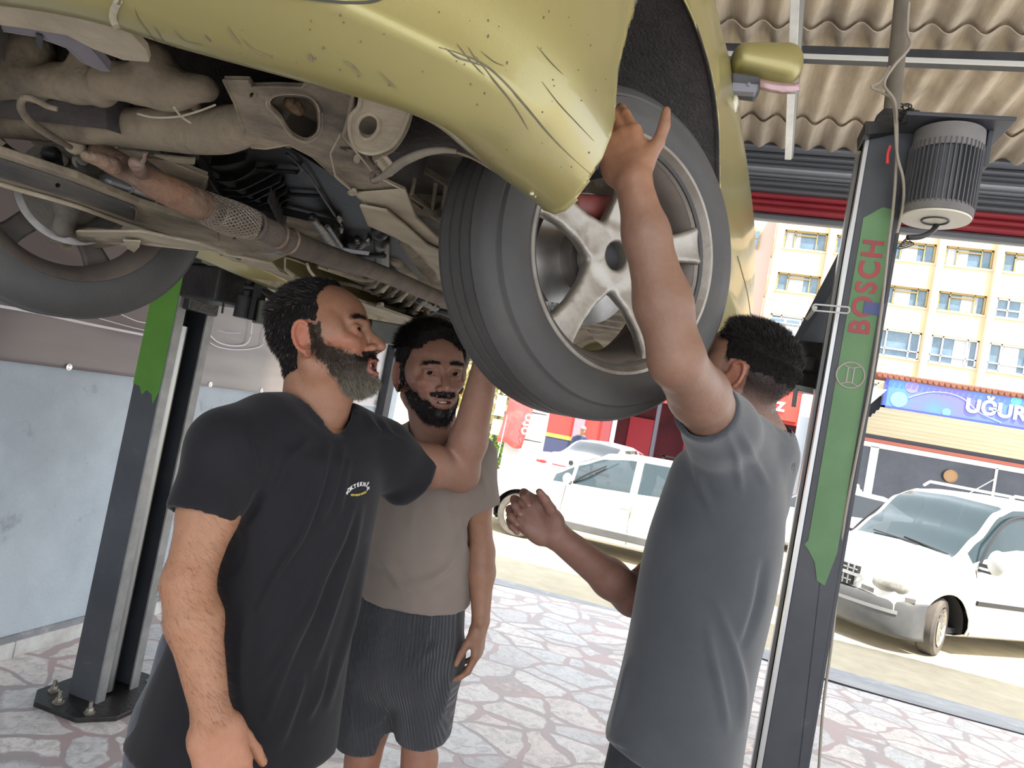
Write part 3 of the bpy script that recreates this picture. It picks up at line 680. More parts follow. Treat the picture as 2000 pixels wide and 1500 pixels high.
# ---- tyre-and-inspection shop on the left, red (Y about 24)
rs = thing('red_garage', 'red garage with dark blue dado and yellow stripe across the street, behind the parked saloon', 'building', (-1.5, 24, -.22))
def Rr(x, y, z): return (x+1.5, y-24, z+.22)
M_red = mat('red_paint', (.62, .06, .05), (.5, .05, .05), 1, .6); M_navy = mat('navy_paint', (.05, .06, .13), rough=.6); M_yel = mat('yellow_paint', (.75, .5, .08), rough=.6)
M_drk = mat('maroon_interior', (.16, .03, .045), (.08, .02, .035), .7, .8)
m = MB(); m.b2(Rr(-5.9, 24, 1.05), Rr(-3.6, 24.3, 3.8)); m.build('red_wall', M_red, rs, smooth=False)
m = MB(); m.b2(Rr(-5.9, 23.98, .92), Rr(-3.6, 24.3, 1.05)); m.build('yellow_stripe', M_yel, rs, smooth=False)
m = MB(); m.b2(Rr(-5.9, 24, -.22), Rr(-3.6, 24.3, .92)); m.build('dado', M_navy, rs, smooth=False)
m = MB(); m.b2(Rr(-3.6, 27.5, -.22), Rr(4, 27.7, 3.8)); m.build('back_wall', M_drk, rs, smooth=False)
m = MB(); m.b2(Rr(-3.6, 24.1, 2.75), Rr(4, 24.4, 3.8)); m.build('lintel', M_red, rs, smooth=False)
m = MB(); m.b2(Rr(-6.2, 24.3, 3.8), Rr(6, 29, 4.0)); m.build('roof', M_drk, rs, smooth=False)
for x, w_, c in ((-4.55, .35, (.35, .22, .27)), (-3.6, .3, (.25, .05, .06)), (-1.9, .12, (.05, .05, .07)), (-.1, .3, (.045, .05, .06)), (.62, .5, (.42, .07, .09))):
    m = MB(); m.b2(Rr(x, 23.85, -.22), Rr(x+w_, 24.1, 2.8)); m.build('pillar', mat('pillar_paint', c, rough=.6), rs, smooth=False)
m = MB(); m.b2(Rr(-3.1, 27.3, .6), Rr(-2.2, 27.5, 2.2)); m.build('wall_panel', mat('crimson_panel', (.5, .05, .08), rough=.6), rs, smooth=False); m = MB(); m.b2(Rr(-1.0, 27.3, .6), Rr(-.2, 27.5, 2.4)); m.build('wall_panel', mat('crimson_panel', (.5, .05, .08), rough=.6), rs, smooth=False)
m = MB(); 
for z_ in (.95, .4): m.b2(Rr(-1.6, 26, z_), Rr(0, 26.4, z_+.06))
m.b2(Rr(-1.6, 26, -.22), Rr(-1.5, 26.4, 1)); m.b2(Rr(-.1, 26, -.22), Rr(0, 26.4, 1)); m.build('workbench', M_steel_d, rs, smooth=False)
# small red sign 'ertiz'
s2 = thing('garage_sign', 'red sign with white lettering ekspertiz over the red garage', 'sign', (1.2, 23.97, 2.85))
m = MB(); m.b2((-2.6, 0, 0), (1.2, .12, .85)); m.build('board', mat('signal_red', (.62, .08, .06), rough=.45), s2, smooth=False)
text_mesh('ekspertiz', (.78, -.03, .27), (1, 0, 0), (0, 0, 1), .62, .03, .014, align='RIGHT', parent=s2, mat_=mat('white_letters', (.9, .85, .83), rough=.5))
m = MB(); m.b2((2.38, 23, -.22), (2.95, 23.5, 3.7)); m.build('white_pillar', mat('pale_blue_pillar', (.62, .68, .75), (.55, .6, .68), 1, .6), smooth=False, label='pale blue-white pillar between the red garage and the striped shop', cat='pillar')
# grey clad pillar with the red flag banner
m = MB(); m.b2((-5.55, 19.3, -.22), (-4.5, 19.7, 2.6)); o = m.build('grey_pillar', mat('grey_cladding', (.46, .48, .50), rough=.5), smooth=False, label='grey clad pillar behind the red hanging flag, left of the red garage', cat='pillar')
m = MB(); m.b2((-5.56, 19.29, .82), (-4.49, 19.3, .84)); m.b2((-5.56, 19.29, 1.6), (-4.49, 19.3, 1.62)); m.build('joint', M_steel_d, o, smooth=False)
fl_ = thing('flag_banner', 'red advertising flag with white lettering oto, hanging in front of the grey pillar', 'flag', (-5.15, 19, .6))
G = [[((x-.37)+.12*t*0-.18*(1-t), .06*sin(x*9+t*3), t*1.5+.06*sin(x*8)*(1-t)) for x in np.linspace(0, .74, 13)] for t in np.linspace(0, 1, 9)]
m = MB(); m.grid(G); o = m.build('cloth', mat('printed_red_cloth', (.60, .10, .10), (.45, .20, .18), 2.5, .6, lo=.5, hi=.7), fl_); o.modifiers.new('s', 'SOLIDIFY').thickness = .01
text_mesh('oto', (.32, -.12, .35), (.1, 0, 1), (-1, 0, .1), .42, .01, .006, parent=fl_, mat_=bpy.data.materials['white_letters'])
text_mesh('SERVIS', (.0, -.12, .85), (.1, 0, 1), (-1, 0, .1), .14, .01, .002, parent=fl_, mat_=bpy.data.materials['white_letters']) if False else None
m = MB(); m.tube([(-.45, .05, -.82), (-.35, .05, 1.7)], .015, 6); m.build('pole', M_white, fl_)
# person far behind the saloon
fp = thing('person', 'person in dark blue shirt and cap standing behind the white saloon', 'person', (-3.35, 18.9, -.22))
f = Field((-.35, -.3, -.02), (.35, .3, 1.8), .018)
f.chain([(-.09, 0, .0), (-.09, 0, .45), (-.07, 0, .9)], [.05, .06, .09]); f.chain([(.1, 0, 0), (.1, 0, .45), (.07, 0, .9)], [.05, .06, .09]); f.slab((0, 0, .9), (0, -.02, 1.38), (1, 0, 0), (.15, .11), (.18, .11), .05)
f.chain([(-.19, 0, 1.36), (-.24, -.02, 1.1), (-.2, -.18, .95)], [.05, .04, .03]); f.chain([(.19, 0, 1.36), (.24, -.02, 1.1), (.22, -.16, .95)], [.05, .04, .03]); f.cone((0, -.03, 1.4), (.02, -.06, 1.52), .05, .05); f.ell((.03, -.08, 1.6), (.075, .095, .115))
V, Q = f.mesh(); c = np.tile(np.array(srgb(50, 60, 90)), (len(V), 1)); c[V[:, 2] > 1.45] = srgb(160, 120, 100); c[V[:, 2] < .9] = srgb(60, 60, 70)
M_vc = mat('painted_vertex', (.5, .5, .5), (1, 1, 1), 3, .8, lo=0, hi=.01, vcol=True)
b_ = nmesh('body', relax(V, Q), Q, M_vc, fp, c)
m = MB(); m.sphere((.03, -.08, 1.65), (.085, .10, .08), 14, 8); m.box((.03, -.19, 1.64), (.12, .1, .012)); m.build('cap', mat('grey_cap', (.25, .22, .22), rough=.8), fp)

# planting at the far left of the street and posts
def bush(name, c, r, n, seed, c1, c2, label, cat='tree', trunk=None, leaf=.09):
    rr = random.Random(seed); t = thing(name, label, cat, (c[0], c[1], -.22)); m = MB()
    for k in range(n):
        u = Vector((rr.gauss(0, 1), rr.gauss(0, 1), rr.gauss(0, 1))).normalized()*(.45+.55*rr.random()**.5)
        p = Vector((u.x*r[0], u.y*r[1], c[2]+.22+u.z*r[2])); s = leaf*(.6+rr.random()); a = Vector((rr.gauss(0, 1), rr.gauss(0, 1), rr.gauss(0, 1))).normalized(); b = a.orthogonal().normalized()
        m.add([p-a*s, p+b*s*.5, p+a*s, p-b*s*.5], [(0, 1, 2, 3)])
    m.build('foliage', mat(name+'_leaves', c1, c2, 2, .7), t, smooth=False, fixn=False)
    if trunk: m = MB(); m.tube(spline([(0, 0, 0), (.05, 0, trunk*.5), (0, 0, trunk)], 4), [.12]*9, 8); m.build('trunk', mat('bark', (.18, .13, .09), rough=.9), t)
    return t
bush('street_tree', (-10.5, 30, 4.5), (3.4, 2, 3.2), 2600, 3, (.45, .42, .12), (.62, .55, .25), 'sunlit yellow-green tree at the left end of the street', trunk=3.2, leaf=.22)
bush('street_tree', (-7.9, 25.2, 3.2), (1.4, 1.3, 2.5), 1500, 4, (.42, .42, .14), (.6, .55, .3), 'smaller pale tree just left of the grey pillar across the street', trunk=2.2, leaf=.18)
bush('shrub', (-6.0, 20.6, .35), (.5, .4, .6), 500, 5, (.16, .34, .05), (.3, .45, .1), 'low bright green shrub beside the grey pillar across the street', 'shrub', leaf=.09)
gw = thing('garden_wall', 'pale sunlit boundary wall behind the shrub at the left end of the street', 'wall', (-10, 34, -.22)); m = MB(); m.b2((-14, 0, 0), (4, .3, 6.5)); m.build('panel', M_pil, gw, smooth=False)
pb = thing('notice_board', 'small blue and white notice board on a post left of the red flag', 'notice board', (-5.95, 19.5, -.22))
m = MB(); m.b2((-.12, 0, 1.55), (.18, .03, 2.15)); m.build('board', mat('blue_board', (.3, .4, .6), rough=.5), pb, smooth=False)
m = MB(); m.b2((-.12, 0, 1.0), (.18, .03, 1.45)); m.build('board', mat('yellow_board', (.6, .6, .4), rough=.5), pb, smooth=False)
m = MB(); m.tube([(0, .05, 0), (0, .05, 2.2)], .03, 8); m.build('post', M_steel_d, pb)
# ================================================================ VEHICLES ON THE STREET
def cutcircle(V, Fc, ca, cb, ia, ib, r, mask, low=False):
    """cuts a round opening (centre ca,cb in axes ia,ib) in a dense grid and trues its rim"""
    V = np.array(V, float); d = np.hypot(V[:, ia]-ca, V[:, ib]-cb); ins = (d < r) & mask(V)
    Fo = [f for f in Fc if not all(ins[i] for i in f)]
    used = np.zeros(len(V), bool)
    for f in Fo:
        for i in f: used[i] = True
    s = ins & used; k = r/np.maximum(d, 1e-6)
    if low:
        w_ = s & (V[:, ib] < cb); V[w_, ia] = ca+np.sign(V[w_, ia]-ca)*np.sqrt(np.maximum(r*r-(V[w_, ib]-cb)**2, 0)); s = s & ~w_
    V[s, ia] = ca+(V[s, ia]-ca)*k[s]; V[s, ib] = cb+(V[s, ib]-cb)*k[s]
    return V, Fo
M_carw = mat('white_car_paint', (.80, .80, .76), rough=.3, coat=.5)
M_carw2 = mat('blue_white_car_paint', (.66, .70, .80), rough=.3, coat=.5)
M_glass = mat('car_glass', (.035, .06, .07), rough=.05, alpha=.8, spec=.9)
M_glassd = mat('tinted_glass', (.02, .025, .03), rough=.05, spec=.9)
M_tyre = mat('tyre_rubber_pale', (.10, .095, .09), (.16, .14, .12), 6, .85)
M_alloy = mat('alloy_rim', (.52, .50, .46), rough=.35, metal=.7)
M_blk = mat('black_plastic', (.03, .03, .033), rough=.5)
M_gpl = mat('grey_plastic_bumper', (.10, .103, .108), (.14, .14, .14), 3, .6)
M_chrome = mat('chrome', (.75, .75, .75), rough=.12, metal=1)
M_red_l = mat('red_lamp', (.5, .02, .02), rough=.15, coat=.6)
M_seat = mat('dark_seat', (.04, .04, .045), rough=.8)
SUB = 3
def shell(stations, wheels, rw, glass):
    """stations: x, zb, zm, zbelt, ztop, wb, wm, wbelt, wtop ; returns body MB and glass MB"""
    st = np.array(stations, float); X = st[:, 0]
    xs = []
    for i in range(len(X)-1):
        n = max(1, int(round(abs(X[i+1]-X[i])/.05))); xs += [(i, k/n) for k in range(n)]
    xs.append((len(X)-2, 1.0))
    rows = []
    for i, t in xs:
        a = st[max(i-1, 0)]; b = st[i]; c = st[i+1]; d = st[min(i+2, len(st)-1)]
        # monotone-ish blend (cardinal with low tension)
        p = b+(c-b)*(t*t*(3-2*t))*.5+(c-b)*t*.5
        p[0] = b[0]+(c[0]-b[0])*t; rows.append(p)
    G = []; rmap = []
    for p in rows:
        x, zb, zm, zbe, zt, wb, wm, wbe, wt = p; cr = .03
        K_ = [(0, zb), (wb-.12, zb), (wb, zb+.05), (wm, zm), (wbe, zbe), (wt+.015, zt-.05), (wt-.10, zt), (0, zt+cr)]
        half = []
        for k in range(7):
            for j in range(SUB):
                t = j/SUB; a = np.array(K_[max(k-1, 0)]); b = np.array(K_[k]); c = np.array(K_[k+1]); d = np.array(K_[min(k+2, 7)])
                q = .5*((2*b)+(-a+c)*t*.6+(2*a-5*b+4*c-d)*t*t*.0+0)+0*b if False else b+(c-b)*t
                if k in (2, 3): q = q+np.array([.02*sin(pi*t)*(1 if k == 3 else 1), 0])
                half.append((q[0], q[1]))
        half.append(K_[7])
        G.append([(x, y, z) for y, z in half]+[(x, -y, z) for y, z in reversed(half[1:-1])])
    nr = len(G[0]); V = [v for r in G for v in r]; Fb = []; Fg = []
    def gl(xc, k):
        for (x0, x1, k0, k1) in glass:
            if min(x0, x1) <= xc <= max(x0, x1) and k0 <= k < k1: return True
        return False
    H = 7*SUB
    for i in range(len(G)-1):
        xc = (G[i][0][0]+G[i+1][0][0])/2
        for j in range(nr):
            f = (i*nr+j, (i+1)*nr+j, (i+1)*nr+(j+1) % nr, i*nr+(j+1) % nr)
            k = j if j < H else 2*H-1-j
            (Fg if gl(xc, k/SUB) else Fb).append(f)
    Fb.append(tuple(range(nr-1, -1, -1))); Fb.append(tuple((len(G)-1)*nr+j for j in range(nr)))
    V = np.array(V)
    for wx in wheels:
        V2, Fb = cutcircle(V, Fb, wx, rw, 0, 2, rw+.06, lambda V: np.abs(V[:, 1]) > .5, True); V = V2
    return V, Fb, Fg
def mk(name, V, Fc, m, par, solid=0, bothsub=0):
    me = npmesh(name, V, Fc); bm = bmesh.new(); bm.from_mesh(me)
    bmesh.ops.delete(bm, geom=[v for v in bm.verts if not v.link_faces], context='VERTS'); bmesh.ops.recalc_face_normals(bm, faces=bm.faces); bm.to_mesh(me); bm.free()
    o = link(name, me, m, par); autosmooth(o, 40)
    if solid: s = o.modifiers.new('solid', 'SOLIDIFY'); s.thickness = solid; s.offset = -1
    return o
def car_wheel(par, x, y, r, w=.2, spokes=7, steer=0, alloy=None):
    s = 1 if y > 0 else -1
    M = Matrix.Translation((x, y, r)) @ Matrix.Rotation(steer, 4, 'Z') @ Matrix.Rotation(-s*pi/2, 4, 'X')
    R_ = r*.66; m = MB()
    m.lathe([(R_, -w), (r*.93, -w), (r, -w+.03), (r, -.03), (r*.93, 0), (R_+.02, 0), (R_, -.015)], 40, M, closed=True)
    t = m.build('wheel', M_tyre, par)
    m = MB(); m.lathe([(R_, .004), (R_-.015, .004), (R_-.03, -.03), (R_-.035, -w+.02), (R_, -w+.02)], 40, M); 
    m.lathe([(0, -.01), (.045, -.012), (.06, -.03), (.06, -.06), (0, -.06)], 20, M)
    for k in range(spokes):
        a = 2*pi*k/spokes; d = Vector((cos(a), sin(a), 0)); e = Vector((-sin(a), cos(a), 0))
        pts = [d*.03+Vector((0, 0, -.02)), d*(R_*.55)+Vector((0, 0, -.012)), d*(R_-.01)+Vector((0, 0, -.01))]
        wd = [.035, .03, .05]; P = [M @ (p+e*q*ww/2+Vector((0, 0, zz))) for zz in (0, -.03) for p, ww in zip(pts, wd) for q in (-1, 1)]
        m.add(P, [(0, 1, 3, 2), (2, 3, 5, 4), (6, 8, 9, 7), (8, 10, 11, 9), (0, 2, 8, 6), (2, 4, 10, 8), (1, 7, 9, 3), (3, 9, 11, 5)])
    m.build('rim', alloy or M_alloy, t, smooth=False)
    m = MB(); m.lathe([(0, -.10), (R_-.04, -.10)], 24, M); m.build('brake_disc', M_blk, t)
    return t
def wells(par, xs, r, wb):
    for x in xs:
        for s in (-1, 1):
            m = MB(); M = Matrix.Translation((x, s*(wb-.02), r)) @ Matrix.Rotation(-s*pi/2, 4, 'X')
            G_ = [[M @ Vector((rr_*cos(a), -s*rr_*sin(a), zz)) for a in np.linspace(-pi*.06, pi*1.06, 30)] for rr_, zz in ((r+.062, 0), (r+.05, -.28), (.1, -.28))]; G_ = [[p if True else p for p in row] for row in G_]; m.grid(G_); m.build('wheel_arch', M_blk, par)
def tube_part(par, name, P, r, m, n=8): b = MB(); b.tube(P, r, n); return b.build(name, m, par)
def seats(par, xs, y=.36, z=.45):
    for x in xs:
        for s in (-1, 1):
            m = MB(); m.box((x, s*y, z), (.5, .46, .14)); m.box((x-.27, s*y, z+.38), (.13, .44, .62), Matrix.Rotation(-.2, 3, 'Y')); m.box((x-.34, s*y, z+.75), (.09, .24, .18)); m.build('seat', M_seat, par, smooth=False, bev=.03)

# white hatchback: local x forward, origin between the front wheels on the ground
R1 = .31
hat = thing('hatchback', 'white hatchback parked side-on on the street behind the men, facing left', 'car', (-2.45, 9.9+.84, -.22), pi)
ST = [(.86, .28, .42, .55, .62, .45, .50, .46, .30), (.80, .22, .45, .62, .72, .70, .74, .68, .50), (.62, .19, .5, .70, .80, .82, .84, .78, .62), (.30, .18, .5, .78, .88, .85, .87, .82, .66), (0, .18, .5, .84, .95, .86, .88, .84, .68),
      (-.36, .18, .5, .89, 1.02, .86, .88, .85, .66), (-.75, .18, .5, .91, 1.23, .86, .88, .85, .62), (-1.05, .18, .5, .92, 1.37, .86, .88, .85, .60), (-1.45, .18, .5, .94, 1.43, .86, .88, .85, .58), (-2.0, .18, .5, .97, 1.44, .86, .88, .84, .57),
      (-2.6, .19, .5, 1.01, 1.40, .86, .88, .82, .55), (-2.95, .22, .5, 1.05, 1.30, .84, .87, .78, .50), (-3.12, .26, .5, 1.03, 1.12, .80, .85, .74, .50), (-3.2, .35, .5, .8, .9, .70, .76, .68, .5)]
V, Fb, Fg = shell(ST, (0, -2.59), R1, [(-.42, -.64, 4, 4.7), (-.68, -1.52, 4, 5), (-1.62, -2.38, 4, 5), (-.44, -1.0, 5.4, 7), (-2.75, -3.1, 5.4, 7)])
mk('body', V, Fb, M_carw, hat, .012); mk('windows', V, Fg, M_glass, hat)
wells(hat, (0, -2.59), R1, .84)
for x in (0, -2.59):
    for y in (-.85, .85): car_wheel(hat, x, y, R1, .19, 8, alloy=mat('silver_wheel', (.55, .50, .42), rough=.4, metal=.4))
seats(hat, (-1.35, -2.2))
m = MB(); m.tube(spline([(-.9+.17*cos(a)*.4, .36+.17*sin(a), .92+.17*cos(a)) for a in np.linspace(0, 2*pi, 13)[:-1]], 2, True), .014, 6, closed=True); m.build('steering_wheel', M_blk, hat)
m = MB(); m.box((-.62, 0, .83), (.35, 1.45, .2)); m.build('dashboard', M_seat, hat, bev=.03, smooth=False)
m = MB(); m.box((0, 0, .2), (.2, 1.3, .1)); m.box((-1.4, 0, .24), (2.6, 1.5, .06)); m.build('floor_pan', M_blk, hat, smooth=False)
for s in (-1, 1):
    tube_part(hat, 'door_mirror', [(-.66, s*.86, .92), (-.66, s*.98, .95)], [.03, .03], M_blk); b = MB(); b.sphere((-.64, s*1.02, .98), (.06, .11, .075)); b.build('mirror_shell', M_carw, hat)
    m = MB(); m.tube(spline([(-.70, s*.845, .935), (-.9, s*.80, 1.10), (-1.1, s*.71, 1.24)], 4), .016, 6); m.build('window_trim', M_blk, hat)
    for x0 in (-1.42, -2.35):
        m = MB(); m.strip(spline([(x0, s*.905, .72), (x0-.1, s*.925, .725), (x0-.2, s*.905, .72)], 4), .03, .025, (0, 0, 1)); m.build('door_handle', mat('shadowed_handle', (.35, .33, .3), rough=.4), hat)
    for x0 in (-.62, -1.57, -2.42):
        m = MB(); m.tube([(x0, s*.893, .92), (x0+.02, s*.905, .55), (x0, s*.872, .25)], .004, 4); m.build('door_seam', M_blk, hat)
    m = MB(); m.strip([(-.45, s*.885, .34), (-2.15, s*.885, .34)], .03, .10, (0, 0, 1)); m.build('sill_trim', M_gpl, hat, smooth=False, bev=.01)
    m = MB(); m.sphere((.55, s*.66, .68), (.2, .13, .07)); m.build('headlight', M_chrome, hat)

# white van, turned towards us: front left wheel steered out
R2 = .31
van = thing('van', 'white van with grey front bumper parked at an angle in the sunlight at right', 'van', (2.66-.62*.80, 8.85+.78*.80, -.22), atan2(-.62, -.78))
ST = [(.78, .30, .5, .68, .76, .55, .62, .56, .36), (.72, .24, .5, .76, .84, .74, .78, .70, .52), (.5, .22, .5, .84, .92, .82, .85, .80, .66), (.1, .2, .5, .92, 1.0, .83, .86, .83, .70), (-.22, .2, .5, .97, 1.07, .84, .86, .84, .72),
      (-.55, .2, .5, 1.0, 1.34, .84, .86, .85, .70), (-.85, .2, .5, 1.02, 1.64, .84, .86, .85, .68), (-1.1, .2, .5, 1.03, 1.74, .84, .86, .85, .67), (-1.6, .2, .5, 1.04, 1.79, .84, .86, .85, .68), (-2.4, .2, .5, 1.04, 1.80, .84, .86, .85, .70), (-3.1, .22, .5, 1.04, 1.78, .84, .86, .84, .70), (-3.32, .26, .5, 1.03, 1.7, .82, .85, .82, .68), (-3.36, .35, .5, .95, 1.55, .8, .82, .78, .62)]
V, Fb, Fg = shell(ST, (0, -2.57), R2, [(-.36, -1.48, 4.1, 5), (-1.62, -2.3, 4.1, 5), (-.24, -1.0, 5.34, 7)])
mk('body', V, Fb, M_carw, van, .012); mk('windows', V, Fg, M_glass, van)
wells(van, (0, -2.57), R2, .82)
car_wheel(van, 0, .82, R2, .18, 12, steer=radians(24), alloy=M_alloy); car_wheel(van, 0, -.82, R2, .18, 12, steer=radians(24)); car_wheel(van, -2.57, .82, R2, .18, 12); car_wheel(van, -2.57, -.82, R2, .18, 12)
seats(van, (-1.25, -2.1), .38, .55)
m = MB(); m.box((-.55, 0, .95), (.5, 1.45, .16)); m.build('dashboard', M_seat, van, bev=.03, smooth=False)
m = MB(); m.box((-1.4, 0, .26), (3.6, 1.45, .06)); m.build('floor_pan', M_blk, van, smooth=False)
# bumper wraps the nose
P = [(-.0+.34, .88, .0), (.55, .87, 0), (.74, .74, 0), (.85, .40, 0), (.88, 0, 0), (.85, -.40, 0), (.74, -.74, 0), (.55, -.87, 0), (.34, -.88, 0)]
P = spline(P, 6); G = [[(p[0]*(1-.03*k), p[1]*(1-.0*k), z) for p in P] for k, z in ((2.2, .16), (.3, .2), (-.6, .3), (-.6, .44), (-.3, .50), (.5, .53), (3, .55))]
m = MB(); m.grid(G); o = m.build('bumper', M_gpl, van); o.modifiers.new('s', 'SOLIDIFY').thickness = .02
m = MB(); m.strip([(p[0]+.012, p[1]*1.01, .42) for p in P[10:-10]], .012, .035, (0, 0, 1)); m.build('bumper_strip', mat('pale_grey', (.35, .35, .35), rough=.5), van)
for z0, z1, w_ in ((.56, .66, .30), (.70, .78, .36)):
    m = MB()
    m.box((.80, 0, (z0+z1)/2), (.05, w_*2, z1-z0)); g = m.build('grille', M_blk, van, smooth=False)
    m = MB()
    for k in range(9): m.box((.83, -w_+.04+k*(2*w_-.08)/8, (z0+z1)/2), (.012, .014, z1-z0))
    m.box((.83, 0, (z0+z1)/2), (.012, w_*2, .014)); m.build('grille_bars', mat('bright_bars', (.45, .45, .45), rough=.4), g, smooth=False)
m = MB(); m.strip(spline([(.80, -.42, .68), (.86, 0, .69), (.80, .42, .68)], 6), .03, .035, (0, 0, 1)); m.build('grille_chrome', mat('pale_bar', (.55, .55, .55), rough=.3, metal=.5), van)
m = MB(); m.lathe([(0, .012), (.05, .012), (.055, 0)], 20, Matrix.Translation((.865, 0, .70)) @ Matrix.Rotation(pi/2, 4, 'Y')); m.build('badge', M_chrome, van)
for s in (-1, 1):
    m = MB(); m.sphere((.62, s*.63, .67), (.17, .20, .115), 20, 12, Matrix.Rotation(s*.5, 3, 'Z')); h = m.build('headlight', mat('clear_lamp', (.42, .41, .36), (.22, .21, .19), 6, .15, coat=.5), van)
    m = MB(); m.strip(spline([(.78, s*.42, .585), (.72, s*.66, .57), (.52, s*.86, .57)], 5), .05, .045, (0, 0, 1)); m.build('indicator', mat('lamp_grey', (.22, .21, .19), rough=.3), h)
    m = MB(); m.sphere((-.42, s*1.02, 1.10), (.06, .10, .14)); mi = m.build('door_mirror', M_carw if s < 0 else mat('grey_white_mirror', (.55, .55, .52), rough=.4), van)
    m = MB(); m.box((-.42, s*.92, 1.04), (.06, .14, .04)); m.box((-.42, s*.92, .98), (.06, .14, .025)); m.build('mirror_arm', M_blk, mi, smooth=False)
    m = MB(); m.strip([(-.42, s*.88, .62), (-1.45, s*.88, .60)], .02, .05, (0, 0, 1)); m.build('side_strip', M_blk, van, smooth=False)
    m = MB(); m.tube(spline([(-.36, s*.853, .98), (-.45, s*.86, .6), (-.40, s*.85, .25)], 4), .005, 4); m.build('door_seam', M_gpl, van)
    m = MB(); m.tube(spline([(-.40, s*.858, 1.03), (-.62, s*.80, 1.30), (-.98, s*.735, 1.58), (-1.45, s*.72, 1.62), (-1.47, s*.80, 1.3), (-1.46, s*.865, 1.03)], 5), .016, 6); m.build('window_trim', M_blk, van)
    m = MB(); m.tube([(-1.2, s*.55, 1.80), (-1.3, s*.55, 1.86), (-3.0, s*.56, 1.87), (-3.1, s*.56, 1.80)], .018, 8); m.build('roof_rail', M_carw, van)
m = MB(); m.tube([(-1.15, .1, 1.80), (-1.6, .1, 2.05)], .006, 6); m.build('aerial', mat('grey_aerial', (.3, .3, .3), rough=.5), van)
for a, b in (((-.20, .25, 1.10), (-.26, -.42, 1.13)), ((-.20, .62, 1.08), (-.28, .0, 1.14))):
    m = MB(); m.strip([a, b], .02, .015, (0, 0, 1)); m.build('wiper', M_blk, van)
m = MB(); m.box((.895, -.05, .37), (.01, .50, .11)); pl = m.build('number_plate', mat('plate_white', (.8, .8, .76), rough=.4), van, smooth=False)
text_mesh('557', (.902, .02, .335), (0, 1, 0), (0, 0, 1), .10, .002, .002, parent=pl, mat_=mat('plate_digits', (.45, .12, .10), rough=.5))
for y in (.33, -.33):
    m = MB(); m.sphere((-.42, y*.9, 1.05), (.17, .22, .03)); m.build('paper_on_dash', mat('pale_mat', (.45, .6, .58), rough=.6), van)

# blue-white saloon seen from behind, further back
sal = thing('saloon_car', 'bluish white saloon seen from behind, parked in front of the red garage', 'car', (-1.75, 17.6, -.22), radians(77))
ST = [(.85, .3, .5, .6, .66, .5, .6, .5, .3), (.6, .2, .5, .7, .8, .8, .84, .76, .6), (0, .18, .5, .83, .93, .86, .88, .83, .68), (-.5, .18, .5, .9, 1.03, .86, .88, .85, .65), (-1.1, .18, .5, .93, 1.38, .86, .88, .84, .58), (-1.6, .18, .5, .96, 1.45, .86, .88, .83, .57), (-2.3, .18, .5, 1.0, 1.42, .86, .88, .82, .56), (-2.9, .2, .5, 1.03, 1.16, .86, .88, .80, .60), (-3.1, .2, .5, 1.05, 1.11, .86, .88, .80, .62), (-3.5, .22, .5, 1.05, 1.10, .84, .87, .78, .60), (-3.68, .28, .5, .95, 1.02, .78, .82, .72, .52), (-3.72, .35, .5, .7, .8, .7, .74, .66, .5)]
V, Fb, Fg = shell(ST, (0, -2.7), .32, [(-.7, -1.5, 4, 5), (-1.6, -2.35, 4, 5), (-.5, -1.05, 5.3, 7), (-2.4, -2.88, 5.4, 7)])
mk('body', V, Fb, M_carw2, sal, .012); mk('windows', V, Fg, M_glassd, sal); wells(sal, (0, -2.7), .32, .84)
for x in (0, -2.7):
    for y in (-.85, .85): car_wheel(sal, x, y, .32)
for s in (-1, 1): m = MB(); m.sphere((-3.62, s*.62, .86), (.09, .2, .07)); m.build('rear_lamp', M_red_l, sal)
m = MB(); m.box((-3.69, 0, .86), (.05, .8, .025)); m.build('lamp_strip', M_red_l, sal, smooth=False)
m = MB(); m.lathe([(0, .01), (.05, .01), (.05, 0)], 12, Matrix.Translation((-3.71, 0, .96)) @ Matrix.Rotation(-pi/2, 4, 'Y')); m.build('badge', M_blk, sal)
# another white car further right, only its rear corner shows
c3 = thing('parked_car', 'white car whose rear corner shows just left of the right-hand man under his raised arm', 'car', (1.15, 16.2, -.22), radians(168))
V, Fb, Fg = shell(ST, (0, -2.7), .32, [(-.7, -1.5, 4, 5), (-1.6, -2.35, 4, 5), (-.5, -1.05, 5.3, 7), (-2.4, -2.88, 5.4, 7)])
mk('body', V, Fb, M_carw2, c3, .012); mk('windows', V, Fg, M_glassd, c3); wells(c3, (0, -2.7), .32, .84)
for x in (0, -2.7):
    for y in (-.85, .85): car_wheel(c3, x, y, .32)
# ================================================================ TWO-POST LIFT
M_post = mat('charcoal_paint', (.045, .048, .058), (.07, .075, .085), 3, .45, c3=(.10, .10, .11), s3=12, lo3=.62, hi3=.75)
M_green = mat('green_paint', (.10, .26, .035), (.08, .21, .03), 4, .5)
M_greenp = mat('faded_green_paint', (.14, .27, .12), (.11, .22, .10), 4, .55)
M_greyst = mat('worn_grey_steel', (.32, .32, .31), (.22, .22, .22), 10, .45, metal=.3)
M_ram = mat('chromed_ram', (.30, .30, .29), rough=.3, metal=.95)
M_black = mat('greasy_black_steel', (.012, .012, .014), (.03, .028, .026), 9, .4, bump=.3, bscale=60)
M_boltm = mat('bolt_steel', (.45, .42, .36), (.25, .22, .18), 20, .4, metal=.8)
def ragged(x0, x1, z0, z1, y, edge_bot, seed=1):
    """green painted patch with a torn lower edge, on a face at Y=y"""
    pts = [(x0, y, z1), (x1, y, z1)]+[(x0+(x1-x0)*u, y, z0+dz) for u, dz in edge_bot]
    return pts
# --- left post
lp = thing('lift_post', 'left-hand post of the two-post lift, charcoal with green band, bolted down by the blue wall', 'car lift post', (-2.28, 2.57, 0))
H = 2.75
m = MB(); t = .012
